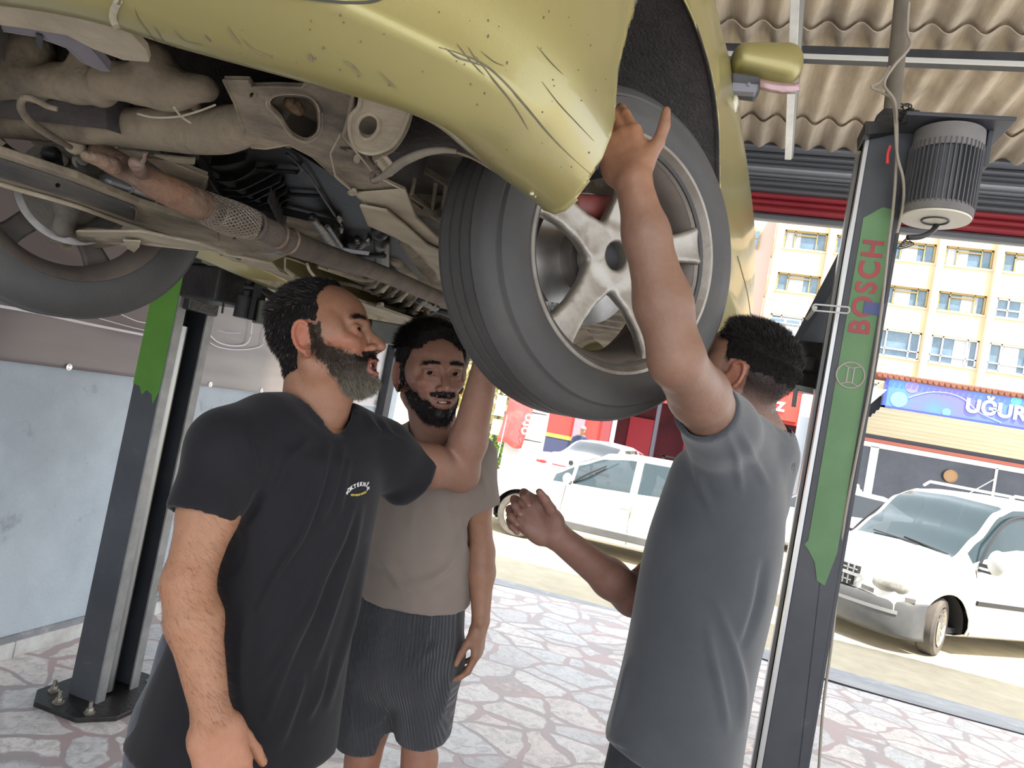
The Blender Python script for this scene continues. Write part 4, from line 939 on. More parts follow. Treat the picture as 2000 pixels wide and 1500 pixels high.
# channel: closed on the -X side, mouth towards +X, inturned lips
m.b2((-.085, -.10, .02), (-.073, .10, H)); m.b2((-.085, -.112, .02), (.055, -.10, H)); m.b2((-.085, .10, .02), (.055, .112, H))
m.build('column', M_post, lp, smooth=False, bev=.002)
m = MB(); m.b2((.055, -.112, .02), (.063, -.068, H)); m.b2((.055, .068, .02), (.063, .112, H)); m.build('guide_lip', M_greyst, lp, smooth=False)
m = MB(); m.tube([(.0, -.012, .03), (0, -.012, 1.62)], .034, 20); m.build('hydraulic_ram', M_ram, lp)
m = MB(); m.tube([(-.03, .05, .03), (-.03, .05, 1.62)], .012, 8); m.tube([(.02, -.06, .03), (.02, -.06, 1.62)], .006, 8); m.build('cable', M_black, lp)
pts = [(-.086, -.1135, 2.3), (.054, -.1135, 2.3), (.054, -.1135, 1.33), (.035, -.1135, 1.27), (.02, -.1135, 1.31), (-.01, -.1135, 1.325), (-.03, -.1135, 1.30), (-.05, -.1135, 1.335), (-.086, -.1135, 1.34)]
m = MB(); m.prism(pts, (0, .0012, 0)); m.build('green_band', M_green, lp, smooth=False, label='green painted band with torn lower edge')
m = MB(); m.prism([(-.20, -.16, 0), (-.12, -.24, 0), (.10, -.24, 0), (.20, -.14, 0), (.20, .14, 0), (.10, .24, 0), (-.12, .24, 0), (-.20, .16, 0)], (0, 0, .02)); m.build('base_plate', M_black, lp, smooth=False, bev=.003)
for x, y in ((-.145, -.13), (-.05, -.19), (-.145, .13), (.10, -.18), (.06, .19), (-.15, 0)):
    b = MB(); T = Matrix.Translation((x, y, .02)); b.lathe([(0, .004), (.022, .004), (.022, 0)], 20, T); b.lathe([(0, .02), (.013, .02), (.015, .016), (.015, .004)], 6, T); b.lathe([(0, .045), (.008, .045), (.008, .02)], 10, T); b.build('anchor_bolt', M_boltm, lp)
# carriage and arm
m = MB(); m.b2((-.06, -.09, 1.69), (.10, .09, 2.1)); m.build('carriage', M_black, lp, smooth=False, bev=.008)
def on(x, y, d): return at(x, y, d)-np.array([-2.28, 2.57, 0])
m = MB(); a = Vector(on(425, 560, 2.72)); m.box(a, (.22, .16, .13), Matrix.Rotation(-.25, 3, 'Z')); m.box(a+Vector((-.05, 0, .085)), (.30, .2, .04), Matrix.Rotation(-.25, 3, 'Z')); m.build('arm_bracket', M_black, lp, smooth=False, bev=.01)
m = MB()
p = Vector(on(483, 580, 2.62)); m.lathe([(0, .10), (.035, .10), (.035, .07), (.02, .07), (.02, -.0), (.036, 0), (.036, -.08), (0, -.08)], 20, Matrix.Translation(p)); m.build('arm_pivot', M_black, lp)
m = MB(); q = Vector(on(505, 585, 2.6)); m.box(q, (.02, .05, .16)); m.tube([Vector(on(478, 560, 2.6)), Vector(on(505, 563, 2.6)), Vector(on(545, 592, 2.62))], .012, 8); m.build('arm_lock', M_black, lp, smooth=False)
m = MB(); m.strip([on(500, 608, 2.6), on(640, 632, 2.75), on(860, 668, 3.05)], .09, .085, (0, 0, 1)); m.build('swing_arm', mat('olive_grey_arm', (.075, .08, .07), (.12, .12, .10), 9, .5), lp, smooth=False, bev=.006)
m = MB(); m.tube(spline([on(505, 560, 2.62), on(540, 580, 2.66), on(575, 598, 2.7), on(640, 605, 2.78)], 5), .011, 8); m.build('hose', M_black, lp)
m = MB(); m.tube([on(437, 590, 2.62), on(434, 612, 2.62)], .004, 6); m.build('pin', M_black, lp)
m = MB(); m.b2((.02, -.2, 1.705), (.7, .2, 1.73)) if False else None

# --- right post with lettering and motor
# lies on the line facing the left one
RX, RY = .392, 2.50
rp = thing('lift_post', 'right-hand lift post with BOSCH lettering up its faded green band', 'car lift post', (RX, RY, 0))
HW = .068; H = 2.66
m = MB(); m.b2((-HW, 0, .02), (HW, .012, H)); m.b2((HW-.012, .0, .02), (HW, .2, H)); m.b2((-HW, .188, .02), (HW, .2, H)); m.build('column', M_post, rp, smooth=False, bev=.003)
m = MB(); m.b2((-HW-.012, .0, .02), (-HW, .035, H)); m.b2((-HW-.012, .165, .02), (-HW, .2, H)); m.build('guide_lip', mat('bright_worn_edge', (.5, .5, .5), rough=.35, metal=.6), rp, smooth=False)
m = MB(); m.prism([(-.2, -.15, 0), (-.1, -.22, 0), (.16, -.22, 0), (.24, -.1, 0), (.24, .3, 0), (.16, .4, 0), (-.1, .4, 0), (-.2, .3, 0)], (0, 0, .02)); m.build('base_plate', M_black, rp, smooth=False, bev=.003)
# tapered head
m = MB(); m.prism([(-HW, 0, H), (-HW+.01, 0, H+.05), (-.04, 0, H+.075), (HW, 0, H+.075), (HW, 0, H)], (0, .2, 0)); m.build('head_cap', M_black, rp, smooth=False, bev=.004)
gx0, gx1 = -HW+.022, HW-.024
pts = [(gx0+.02, -.0015, 2.375), (gx0+.05, -.0015, 2.40), (gx1-.03, -.0015, 2.40), (gx1, -.0015, 2.395), (gx1, -.0015, 1.27), (gx1-.02, -.0015, 1.16), (gx1-.045, -.0015, 1.17), (gx1-.06, -.0015, 1.225), (gx1-.085, -.0015, 1.26), (gx1-.10, -.0015, 1.275), (gx0, -.0015, 1.29), (gx0, -.0015, 2.36)]
m = MB(); m.prism(pts, (0, .0012, 0)); m.build('green_band', M_greenp, rp, smooth=False, label='faded green painted band')
M_letter = mat('faded_red_letters', (.42, .06, .07), (.30, .06, .07), 8, .5)
lt = text_mesh('BOSCH', (.026, -.0025, 1.975), (0, 0, 1), (-1, 0, 0), .086, .0012, .0026, parent=rp, mat_=M_letter, spacing=1.2)
M_logo = mat('pale_logo_paint', (.38, .34, .30), rough=.5)
m = MB(); c = Vector((-.006, -.0025, 1.84))
m.tube([c+Vector((.042*cos(a), 0, .042*sin(a))) for a in np.linspace(0, 2*pi, 41)[:-1]], .003, 6, closed=True)
for s in (-1, 1):
    m.box(c+Vector((s*.009, 0, 0)), (.0045, .002, .05))
    m.tube(spline([c+Vector((-.026, 0, s*.032)), c+Vector((0, 0, s*.024)), c+Vector((.026, 0, s*.032))], 5), .0025, 6)
m.build('ring_logo', M_logo, rp)
m = MB(); m.b2((.0, -.004, 2.045), (.06, -.0028, 2.085)); m.build('blue_smear', mat('blue_paint', (.08, .10, .24), rough=.5), rp, smooth=False)
# slotted bar fixed across
def on2(x, y, d): return at(x, y, d)-np.array([RX, RY, 0])
a = Vector(on2(1588, 600, 2.22)); b = Vector(on2(1658, 606, 2.27)); e = (b-a).normalized(); u_ = Vector((0, 0, 1)); L_ = (b-a).length
loop = [a+e*(L_*.5)+e*((L_/2-.008)*(1 if abs(t) < pi/2 else -1)+.010*cos(t))+u_*.010*sin(t) for t in np.linspace(-pi+.01, pi-.01, 28)]
m = MB(); m.tube(loop, .0028, 6, closed=True); m.tube([a+e*.01-u_*.001, a+e*.01+Vector((0, .2, 0))], .006, 8); m.build('slotted_link', mat('pale_link', (.45, .45, .43), rough=.4), rp)
# dark triangular gusset plate beside the post, and carriage with arm bracket
tri = [on2(1690, 470, 2.62), on2(1640, 488, 2.60), on2(1548, 664, 2.55), on2(1560, 672, 2.55), on2(1650, 672, 2.6)]
m = MB(); m.prism(tri, (.01, .05, 0)); m.build('gusset', M_post, rp, smooth=False, bev=.004)
m = MB()
m.prism([on2(1528, 672, 2.5), on2(1560, 664, 2.5), on2(1640, 672, 2.52), on2(1640, 765, 2.52), on2(1575, 758, 2.5), on2(1520, 748, 2.5)], (.03, .14, 0)); m.build('carriage', M_black, rp, smooth=False, bev=.008)
m = MB(); m.prism([on2(1540, 690, 2.49), on2(1598, 700, 2.49), on2(1592, 728, 2.49), on2(1535, 722, 2.49)], (-.005, -.03, 0)); m.build('arm_pad', M_black, rp, smooth=False, bev=.006)
m = MB(); m.strip([on2(1545, 700, 2.55), on2(1470, 660, 2.75), on2(1400, 640, 2.95)], .08, .06, (0, 0, 1)); m.build('swing_arm', M_black, rp, smooth=False, bev=.006)
m = MB(); m.strip([on2(1545, 756, 2.5), on2(1585, 764, 2.5)], .03, .02, (0, 0, 1)); m.tube([on2(1555, 758, 2.48), on2(1550, 795, 2.48)], .008, 8); m.build('lock_pin', M_greyst, rp)
# motor
mo = thing('electric_motor', 'finned grey electric motor with cream end cap hung on the right-hand lift post', 'motor', (0, 0, 0))
top = at(1845, 262, 2.25); bot = at(1836, 428, 2.25); c = (top+bot)/2; Lm = .275; mo.location = (c[0], c[1], c[2]-Lm/2)
Rm = .100
m = MB(); m.lathe([(0, 0), (Rm*.9, 0), (Rm*.93, .012), (Rm*.93, .24), (Rm*.85, .26), (0, .26)], 48); 
for k in range(44):
    a = 2*pi*k/44; m.box((cos(a)*Rm*.97, sin(a)*Rm*.97, .125), (.016, .0035, .20), Matrix.Rotation(a, 3, 'Z'))
m.build('finned_body', mat('motor_grey', (.10, .105, .115), (.14, .14, .15), 5, .5, metal=.3), mo, smooth=False)
m = MB(); m.lathe([(Rm*1.0, .205), (Rm*1.03, .21), (Rm*1.0, .275), (Rm*.6, .285), (0, .285)], 40); m.build('end_shield', mat('dusty_grey', (.20, .19, .18), (.15, .14, .14), 8, .7), mo); m = MB(); m.lathe([(Rm*.98, .0), (Rm*1.02, .004), (Rm*1.02, .03), (Rm*.98, .034)], 40); m.build('lower_collar', bpy.data.materials['dusty_grey'], mo)
m = MB(); m.lathe([(0, -.006), (Rm*.98, -.004), (Rm*.99, .002)], 40); m.build('fan_cover', mat('cream_cap', (.70, .66, .55), rough=.5), mo, label='cream fan cover')
m = MB(); m.tube([(.038*cos(a), .038*sin(a), -.007) for a in np.linspace(0, 2*pi, 33)[:-1]], .003, 6, closed=True); m.build('ring_mark', M_steel_d, mo)
m = MB(); m.b2((-.15, -.10, .285), (.15, .10, .298)); m.b2((.10, -.03, .17), (.115, .03, .285)); m.build('mounting_plate', M_post, mo, smooth=False, bev=.003)
m = MB(); m.prism([Vector(at(1690, 236, 2.3))-mo.location, Vector(at(1870, 238, 2.35))-mo.location, Vector(at(1880, 250, 2.35))-mo.location, Vector(at(1690, 262, 2.3))-mo.location], (.0, .14, 0)); m.build('bracket', M_black, mo, smooth=False, bev=.003)
m = MB(); m.tube(spline([at(1832, 434, 2.28)-np.array(mo.location), at(1822, 450, 2.27)-np.array(mo.location), at(1800, 462, 2.27)-np.array(mo.location), at(1772, 464, 2.27)-np.array(mo.location)], 5), .009, 8)
for k in range(5): m.tube(spline([at(1775, 462, 2.27)-np.array(mo.location), at(1765-3*k, 470+4*k, 2.26)-np.array(mo.location), at(1768+4*k, 470+2*k, 2.26)-np.array(mo.location), at(1776, 474-k, 2.27)-np.array(mo.location)], 4), .002, 5)
m.build('cable', M_black, mo)
# standpipe and loose cables
m = MB(); m.tube([at(1740, 240, 2.40), at(1768, -60, 2.50)], .027, 16); m.build('conduit_pipe', mat('brown_grey_pipe', (.15, .13, .10), (.2, .17, .14), 6, .6), label='brown-grey conduit pipe rising from the head of the right-hand lift post', cat='pipe')
M_cab = mat('beige_cable', (.34, .30, .25), rough=.6)
m = MB(); m.tube(spline([at(1775, 5, 2.42), at(1772, 60, 2.40), at(1778, 90, 2.38), at(1745, 130, 2.33), at(1727, 165, 2.3), at(1748, 200, 2.27), at(1752, 260, 2.27), at(1750, 330, 2.27), at(1745, 400, 2.27), at(1735, 480, 2.27), at(1722, 600, 2.27), at(1700, 750, 2.27), at(1675, 880, 2.27), at(1650, 1010, 2.27), at(1640, 1100, 2.27), at(1625, 1250, 2.27), at(1608, 1380, 2.27), at(1598, 1520, 2.27), at(1590, 1620, 2.30)], 8), .0048, 8)
m.build('cable', M_cab, label='long beige cable hanging down beside the right-hand lift post to the floor', cat='cable')
m = MB(); m.tube(spline([at(1738, 130, 2.34), at(1718, 160, 2.33), at(1702, 170, 2.32), at(1725, 182, 2.31), at(1745, 205, 2.29), at(1752, 300, 2.25), at(1764, 350, 2.25), at(1764, 400, 2.25), at(1752, 455, 2.25)], 8), .0045, 8); m.build('cable', M_cab, label='short beige cable looping from the conduit pipe down behind the motor', cat='cable')
m = MB()
rr = random.Random(5)
for k in range(7):
    b = at(1775+rr.uniform(-14, 14), 222+rr.uniform(-8, 8), 2.25); m.tube(spline([b+np.array([rr.uniform(-.02, .02) for _ in range(3)]) for _ in range(5)], 4, True), .0025, 5, closed=True)
m.build('wire_tangle', M_black, label='tangle of black wire ends on the head of the right-hand lift post', cat='wires')
m = MB(); m.tube(spline([at(1739, 285, 2.27), at(1734, 300, 2.27), at(1733, 320, 2.27)], 4), .005, 6); m.build('red_tag', mat('red_tag', (.6, .05, .05), rough=.5), rp)
bpy.data.objects['red_tag'].location = (-RX, -RY, 0)
# ================================================================ THE CAR ON THE LIFT
CARLOC = Vector((-.78, 2.6, 1.5))
car = thing('car', 'champagne-gold car raised on the two-post lift above the three men', 'car', CARLOC)
def T(x, y, z): return onz(x, y, z)
def rp(x, y, z, px): p = onz(x, y, z); return px/FPX*float((p-CAM)@CF)
M_paint = mat('champagne_paint', (.345, .30, .115), (.315, .275, .11), 1.5, .36, metal=.35, coat=.35, bump=.03, bscale=400, c3=(.30, .26, .15), s3=3, lo3=.55, hi3=.8)
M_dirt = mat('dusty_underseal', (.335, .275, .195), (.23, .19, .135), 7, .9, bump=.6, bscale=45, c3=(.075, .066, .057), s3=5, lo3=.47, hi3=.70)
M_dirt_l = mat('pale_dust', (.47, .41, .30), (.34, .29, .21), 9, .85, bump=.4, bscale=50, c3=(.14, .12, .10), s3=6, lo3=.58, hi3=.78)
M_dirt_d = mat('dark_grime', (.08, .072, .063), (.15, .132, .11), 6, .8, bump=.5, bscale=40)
M_engine = mat('engine_black', (.018, .018, .020), (.045, .042, .04), 8, .42, bump=.4, bscale=50, c3=(.09, .08, .07), s3=9, lo3=.6, hi3=.8)
M_shield = mat('black_plastic_shield', (.011, .0105, .011), (.022, .020, .019), 5, .45, spec=.3, bump=.15, bscale=80, c3=(.07, .06, .055), s3=5, lo3=.62, hi3=.8)
M_rust = mat('rusted_pipe', (.24, .125, .075), (.13, .085, .06), 14, .85, bump=.8, bscale=70, c3=(.30, .235, .175), s3=9, lo3=.5, hi3=.68)
M_rustd = mat('dull_pipe', (.17, .13, .10), (.11, .09, .075), 14, .8, bump=.6, bscale=80)
M_alum = mat('dull_aluminium', (.33, .34, .34), (.20, .20, .20), 6, .42, metal=.7, bump=.4, bscale=30)
M_rub = mat('tyre_rubber', (.060, .058, .056), (.078, .075, .072), 5, .62, bump=.12, bscale=120, c3=(.085, .078, .068), s3=5, lo3=.55, hi3=.8)
M_rubd = mat('dusty_tyre_wall', (.05, .05, .05), (.055, .05, .047), 5, .75, bump=.1, bscale=100)
M_liner = mat('felt_liner', (.055, .048, .047), (.075, .066, .062), 30, .95, bump=.5, bscale=160)
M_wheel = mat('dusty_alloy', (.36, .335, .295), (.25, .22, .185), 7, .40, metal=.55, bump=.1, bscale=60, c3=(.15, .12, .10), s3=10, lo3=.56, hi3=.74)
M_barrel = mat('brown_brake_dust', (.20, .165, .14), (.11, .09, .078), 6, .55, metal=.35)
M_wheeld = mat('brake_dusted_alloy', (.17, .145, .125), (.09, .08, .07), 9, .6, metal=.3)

# ---- body shell: plan outlines at the lower lip and at the belt, mirrored about the centre line
XC = -.83
lip = [(-.83, .43), (-.72, .447), (-.60, .48), (-.52, .532), (-.416, .595), (-.328, .662), (-.30, .75), (-.275, .86), (-.255, .95), (-.215, 1.1), (-.16, 1.29), (-.11, 1.5), (-.10, 1.7), (-.02, 2.3), (.02, 3), (.02, 4.0), (-.05, 4.6), (-.35, 4.95), (XC, 5.02)]
belt = [(-.83, .33), (-.68, .355), (-.52, .42), (-.42, .49), (-.34, .565), (-.26, .66), (-.218, .755), (-.20, .86), (-.190, .95), (-.165, 1.1), (-.125, 1.29), (-.078, 1.5), (-.052, 1.7), (.036, 2.3), (.082, 3), (.08, 4.0), (-.0, 4.6), (-.25, 4.97), (XC, 5.07)]
rowsz = [(1.850, -.9, 0), (1.822, -.55, 0), (1.804, -.25, 0), (1.80, 0, 0), (1.806, .22, 0), (1.822, .46, 0), (1.838, .61, 0), (1.846, .685, 0), (1.856, .76, 0), (1.875, .88, 0), (1.905, .98, 0), (1.93, 1.0, .0), (1.96, .99, .004), (2.0, .97, .008), (2.05, .96, .010), (2.1, .955, .014), (2.15, .95, .02), (2.2, .95, .025), (2.25, .95, .032), (2.3, .95, .04), (2.35, .94, .052), (2.4, .93, .066), (2.45, .92, .08), (2.5, .9, .095), (2.55, .9, .11), (2.62, .9, .13)]
def plan(P): return np.array(spline([(p[0], p[1], 0) for p in P], 10))
# spread points densely
Lp, Bp = plan(lip), plan(belt)
def densify(A, B, h=.016):
    oa, ob = [], []
    for i in range(len(A)-1):
        n = max(1, int(np.linalg.norm(B[i+1]-B[i])/h))
        for k in range(n): t = k/n; oa.append(A[i]*(1-t)+A[i+1]*t); ob.append(B[i]*(1-t)+B[i+1]*t)
    return np.array(oa+[A[-1]]), np.array(ob+[B[-1]])
Lp, Bp = densify(Lp, Bp)
def interp_rows(h=.014):
    out = []
    for i in range(len(rowsz)-1):
        a, b = np.array(rowsz[i]), np.array(rowsz[i+1]); n = max(1, int(abs(b[0]-a[0])/h))
        for k in range(n): out.append(a+(b-a)*k/n)
    out.append(np.array(rowsz[-1])); return out
RW = interp_rows()
G = []
for z, w_, d in RW:
    row = []
    for l, b in zip(Lp, Bp):
        g_ = min(1, max(0, (b[1]-.60)/.16)); wc = float(np.interp(z, [1.80, 1.806, 1.822, 1.838, 1.846, 1.856, 1.875, 1.93], [0, .30, .66, .93, 1.04, 1.0, .95, .97])) if w_ >= 0 and z < 1.95 else w_
        p = l+(b-l)*(w_*g_+wc*(1-g_))
        # pull in towards the centre line with height; the nose leans back
        front = max(0, min(1, (1.0-b[1])/.5)); tw = (XC-p[0])
        p = p+np.array([-d*(1-front*.3), d*1.0*front+(max(0, z-2.2)**2)*3.0*front, 0])
        p[0] = max(p[0], XC)
        row.append((p[0], p[1], z))
    G.append(row)
nr, nc = len(G), len(G[0])
V = np.array([p for r in G for p in r]); Fc = [(i*nc+j, i*nc+j+1, (i+1)*nc+j+1, (i+1)*nc+j) for i in range(nr-1) for j in range(nc-1)]
AY, AZ, AR = 1.285, 1.925, .375
V, Fc = cutcircle(V, Fc, AY, AZ, 1, 2, AR, lambda V: V[:, 0] > -.40)
# open the arch downwards behind and in front of the tyre (cut edge slopes into the lip)
V, Fc = cutcircle(V, Fc, 3.93, AZ, 1, 2, AR, lambda V: V[:, 0] > -.40)
n0 = len(V); Vm = V.copy(); Vm[:, 0] = 2*XC-Vm[:, 0]
m = MB(); m.v = [tuple(v) for v in V]+[tuple(v) for v in Vm]; m.f = list(Fc)+[tuple(i+n0 for i in reversed(f)) for f in Fc]; m.mi = [0]*len(m.f)
me = npmesh('body_shell', m.v, m.f); bm = bmesh.new(); bm.from_mesh(me)
bmesh.ops.remove_doubles(bm, verts=bm.verts, dist=1e-4); bmesh.ops.delete(bm, geom=[v for v in bm.verts if not v.link_faces], context='VERTS'); bmesh.ops.recalc_face_normals(bm, faces=bm.faces)
# normals outward check
c_ = sum((f.normal.dot(f.calc_center_median()-Vector((XC, 2.6, 2.1))) for f in bm.faces))
if c_ < 0: bmesh.ops.reverse_faces(bm, faces=bm.faces)
bm.to_mesh(me); bm.free()
shellob = link('body_shell', me, M_paint, car); s_ = shellob.modifiers.new('solid', 'SOLIDIFY'); s_.thickness = .004; s_.offset = -1
# glasshouse and bonnet closing the top
m = MB()
def ring(y0, y1, x, z): return [(XC-x, y0, z), (XC+x, y0, z), (XC+x, y1, z), (XC-x, y1, z)]
A = ring(.75, 4.9, .74, 2.61); 
m.grid([[(XC+x*(.70+.02*(y > 1.2)), y, 2.61+ (0.05 if abs(x) < .9 else 0)) for x in np.linspace(-1, 1, 9)] for y in (.68, .9, 1.3, 1.7)]); m.build('bonnet', M_paint, car, fixn=False)
m = MB(); b0 = [(XC-.64, 1.7, 2.6), (XC+.64, 1.7, 2.6), (XC+.66, 4.8, 2.62), (XC-.66, 4.8, 2.62)]; t0 = [(XC-.56, 2.5, 3.05), (XC+.56, 2.5, 3.05), (XC+.55, 4.0, 3.05), (XC-.55, 4.0, 3.05)]
m.add(b0+t0, [(0, 1, 5, 4), (1, 2, 6, 5), (2, 3, 7, 6), (3, 0, 4, 7)]); m.build('windows', M_glassd, car, smooth=False)
m = MB(); m.prism([(x, y, z+.001) for x, y, z in t0], (0, 0, .04)); m.build('roof', M_paint, car, smooth=False, bev=.02)

bvh_shell = BVHTree.FromPolygons([v.co.copy() for v in me.vertices], [tuple(p.vertices) for p in me.polygons])
def hit(x, y, bvh, off=.0015):
    r = Vector(ray(x, y)).normalized(); h = bvh.ray_cast(Vector(CAM), r)
    return None if h[0] is None else h[0]-r*off
def mark(name, P, w, m_, par, bvh, off=.0012, sub=6, h=.0006, taper=True):
    pts = [hit(p[0], p[1], bvh, off) for p in spline([(a, b, 0) for a, b in P], sub)]
    pts = [p for p in pts if p is not None]
    if len(pts) < 2: return None
    b = MB(); n = len(pts); ww = [w*(sin(pi*min(max(i/(n-1), .06), .94)) if taper else 1) for i in range(n)]
    b.strip(pts, ww, h, tuple(-ray(*P[len(P)//2]))); return b.build(name, m_, par, smooth=False)
M_scr = mat('scuff_mark', (.10, .09, .065), (.17, .15, .10), 40, .8)
for P, w_ in [([(858, 92), (900, 105), (945, 125), (985, 160), (1025, 205), (1075, 265), (1120, 310), (1168, 352)], .0022), ([(930, 110), (960, 150), (1000, 200), (1032, 253)], .0016), ([(893, 85), (910, 108), (930, 130)], .0012), ([(900, 95), (925, 125), (948, 148)], .0010), ([(915, 92), (935, 125)], .0010), ([(870, 94), (895, 112), (925, 122), (950, 130)], .0018), ([(940, 100), (965, 120), (985, 128)], .0008), ([(1060, 160), (1090, 200), (1125, 238), (1160, 275)], .0009), ([(1188, 268), (1200, 280), (1208, 288)], .001),
             ([(445, 52), (455, 70), (470, 88)], .0012), ([(262, 18), (275, 45), (300, 75), (330, 98)], .0009), ([(605, 106), (610, 122)], .0028), ([(400, 68), (412, 82)], .0015), ([(288, 70), (330, 85), (360, 100), (395, 112)], .0010), ([(340, 60), (362, 82), (395, 90)], .0010), ([(470, 75), (500, 100), (525, 108)], .0009), ([(670, 118), (690, 130), (705, 148)], .0012), ([(740, 140), (765, 165), (775, 172)], .0008), ([(300, 52), (320, 80), (345, 95)], .0009), ([(1050, 90), (1075, 120), (1100, 145)], .0007)]:
    mark('scuff', P, w_, M_scr, car, bvh_shell)
M_dot = mat('mud_speck', (.13, .11, .07), rough=.9)
b = MB()
rr = random.Random(3)
for k in range(70):
    p = hit(rr.uniform(430, 1210), rr.uniform(20, 330), bvh_shell, .0006)
    if p is not None: q_ = rr.uniform(.0004, .0012); b.sphere(p, (q_, q_, q_*rr.uniform(.6, 1.8)), 6, 4)
b.build('mud_specks', M_dot, car, kind='stuff')
# seam and cream strip at the front end of the sill, lamp opening edge at the top
mark('seam', [(232, 0), (222, 22), (222, 40), (236, 66), (262, 96), (292, 116)], .006, mat('cream_edge', (.45, .40, .27), (.3, .27, .2), 30, .6), car, bvh_shell, taper=False, h=.004)
mark('seam', [(236, -5), (230, 14), (222, 26)], .003, M_scr, car, bvh_shell, .004)
mark('lamp_opening', [(520, -16), (600, -3), (680, 5), (730, 2), (765, -14)], .0025, mat('dark_gap', (.04, .04, .03), rough=.6), car, bvh_shell, taper=False)
# small clear lens on the flank behind the arch
p = hit(1434, 205, bvh_shell, .004)
m = MB(); m.sphere(p if p is not None else (0, 1.8, 2.5), (.012, .03, .024), 14, 8); m.build('side_lens', mat('clear_lens', (.6, .58, .45), rough=.1, coat=.8), car)
for P in ([(1440, 500), (1460, 575), (1468, 640)],): mark('door_seam', P, .003, M_scr, car, bvh_shell, taper=False)

# ---- wheel arch liners
shV = np.array([v.co[:] for v in shellob.data.vertices]); shV = shV[shV[:, 0] > -.4]
def liner(xo, s, cy=AY):
    m = MB(); G = []; A_ = np.linspace(radians(-12), radians(190), 60); ex = []
    for a in A_:
        d = np.hypot(shV[:, 1]-(cy+AR*cos(a)), shV[:, 2]-(AZ+AR*sin(a))); k = np.argsort(d)[:2]; ex.append(shV[k, 0].mean())
    ex = np.convolve(np.pad(ex, 2, 'edge'), np.ones(5)/5, 'valid')
    for dx, r in ((.0, AR+.0), (.012, AR+.010), (.12, AR+.010), (.26, AR+.008), (.40, AR-.01)):
        G.append([((e-dx) if s > 0 else 2*XC-(e-dx), cy+r*cos(a), AZ+r*sin(a)) for a, e in zip(A_, ex)])
    G.append([(xo-s*.50, cy+.12*cos(a), AZ+.12*sin(a)) for a in A_])
    m.grid(G); o = m.build('wheel_arch_liner', M_liner, car); o.modifiers.new('s', 'SOLIDIFY').thickness = .003
liner(-.083, 1); liner(2*XC+.083, -1); liner(.03, 1, 3.93); liner(2*XC-.03, -1, 3.93)

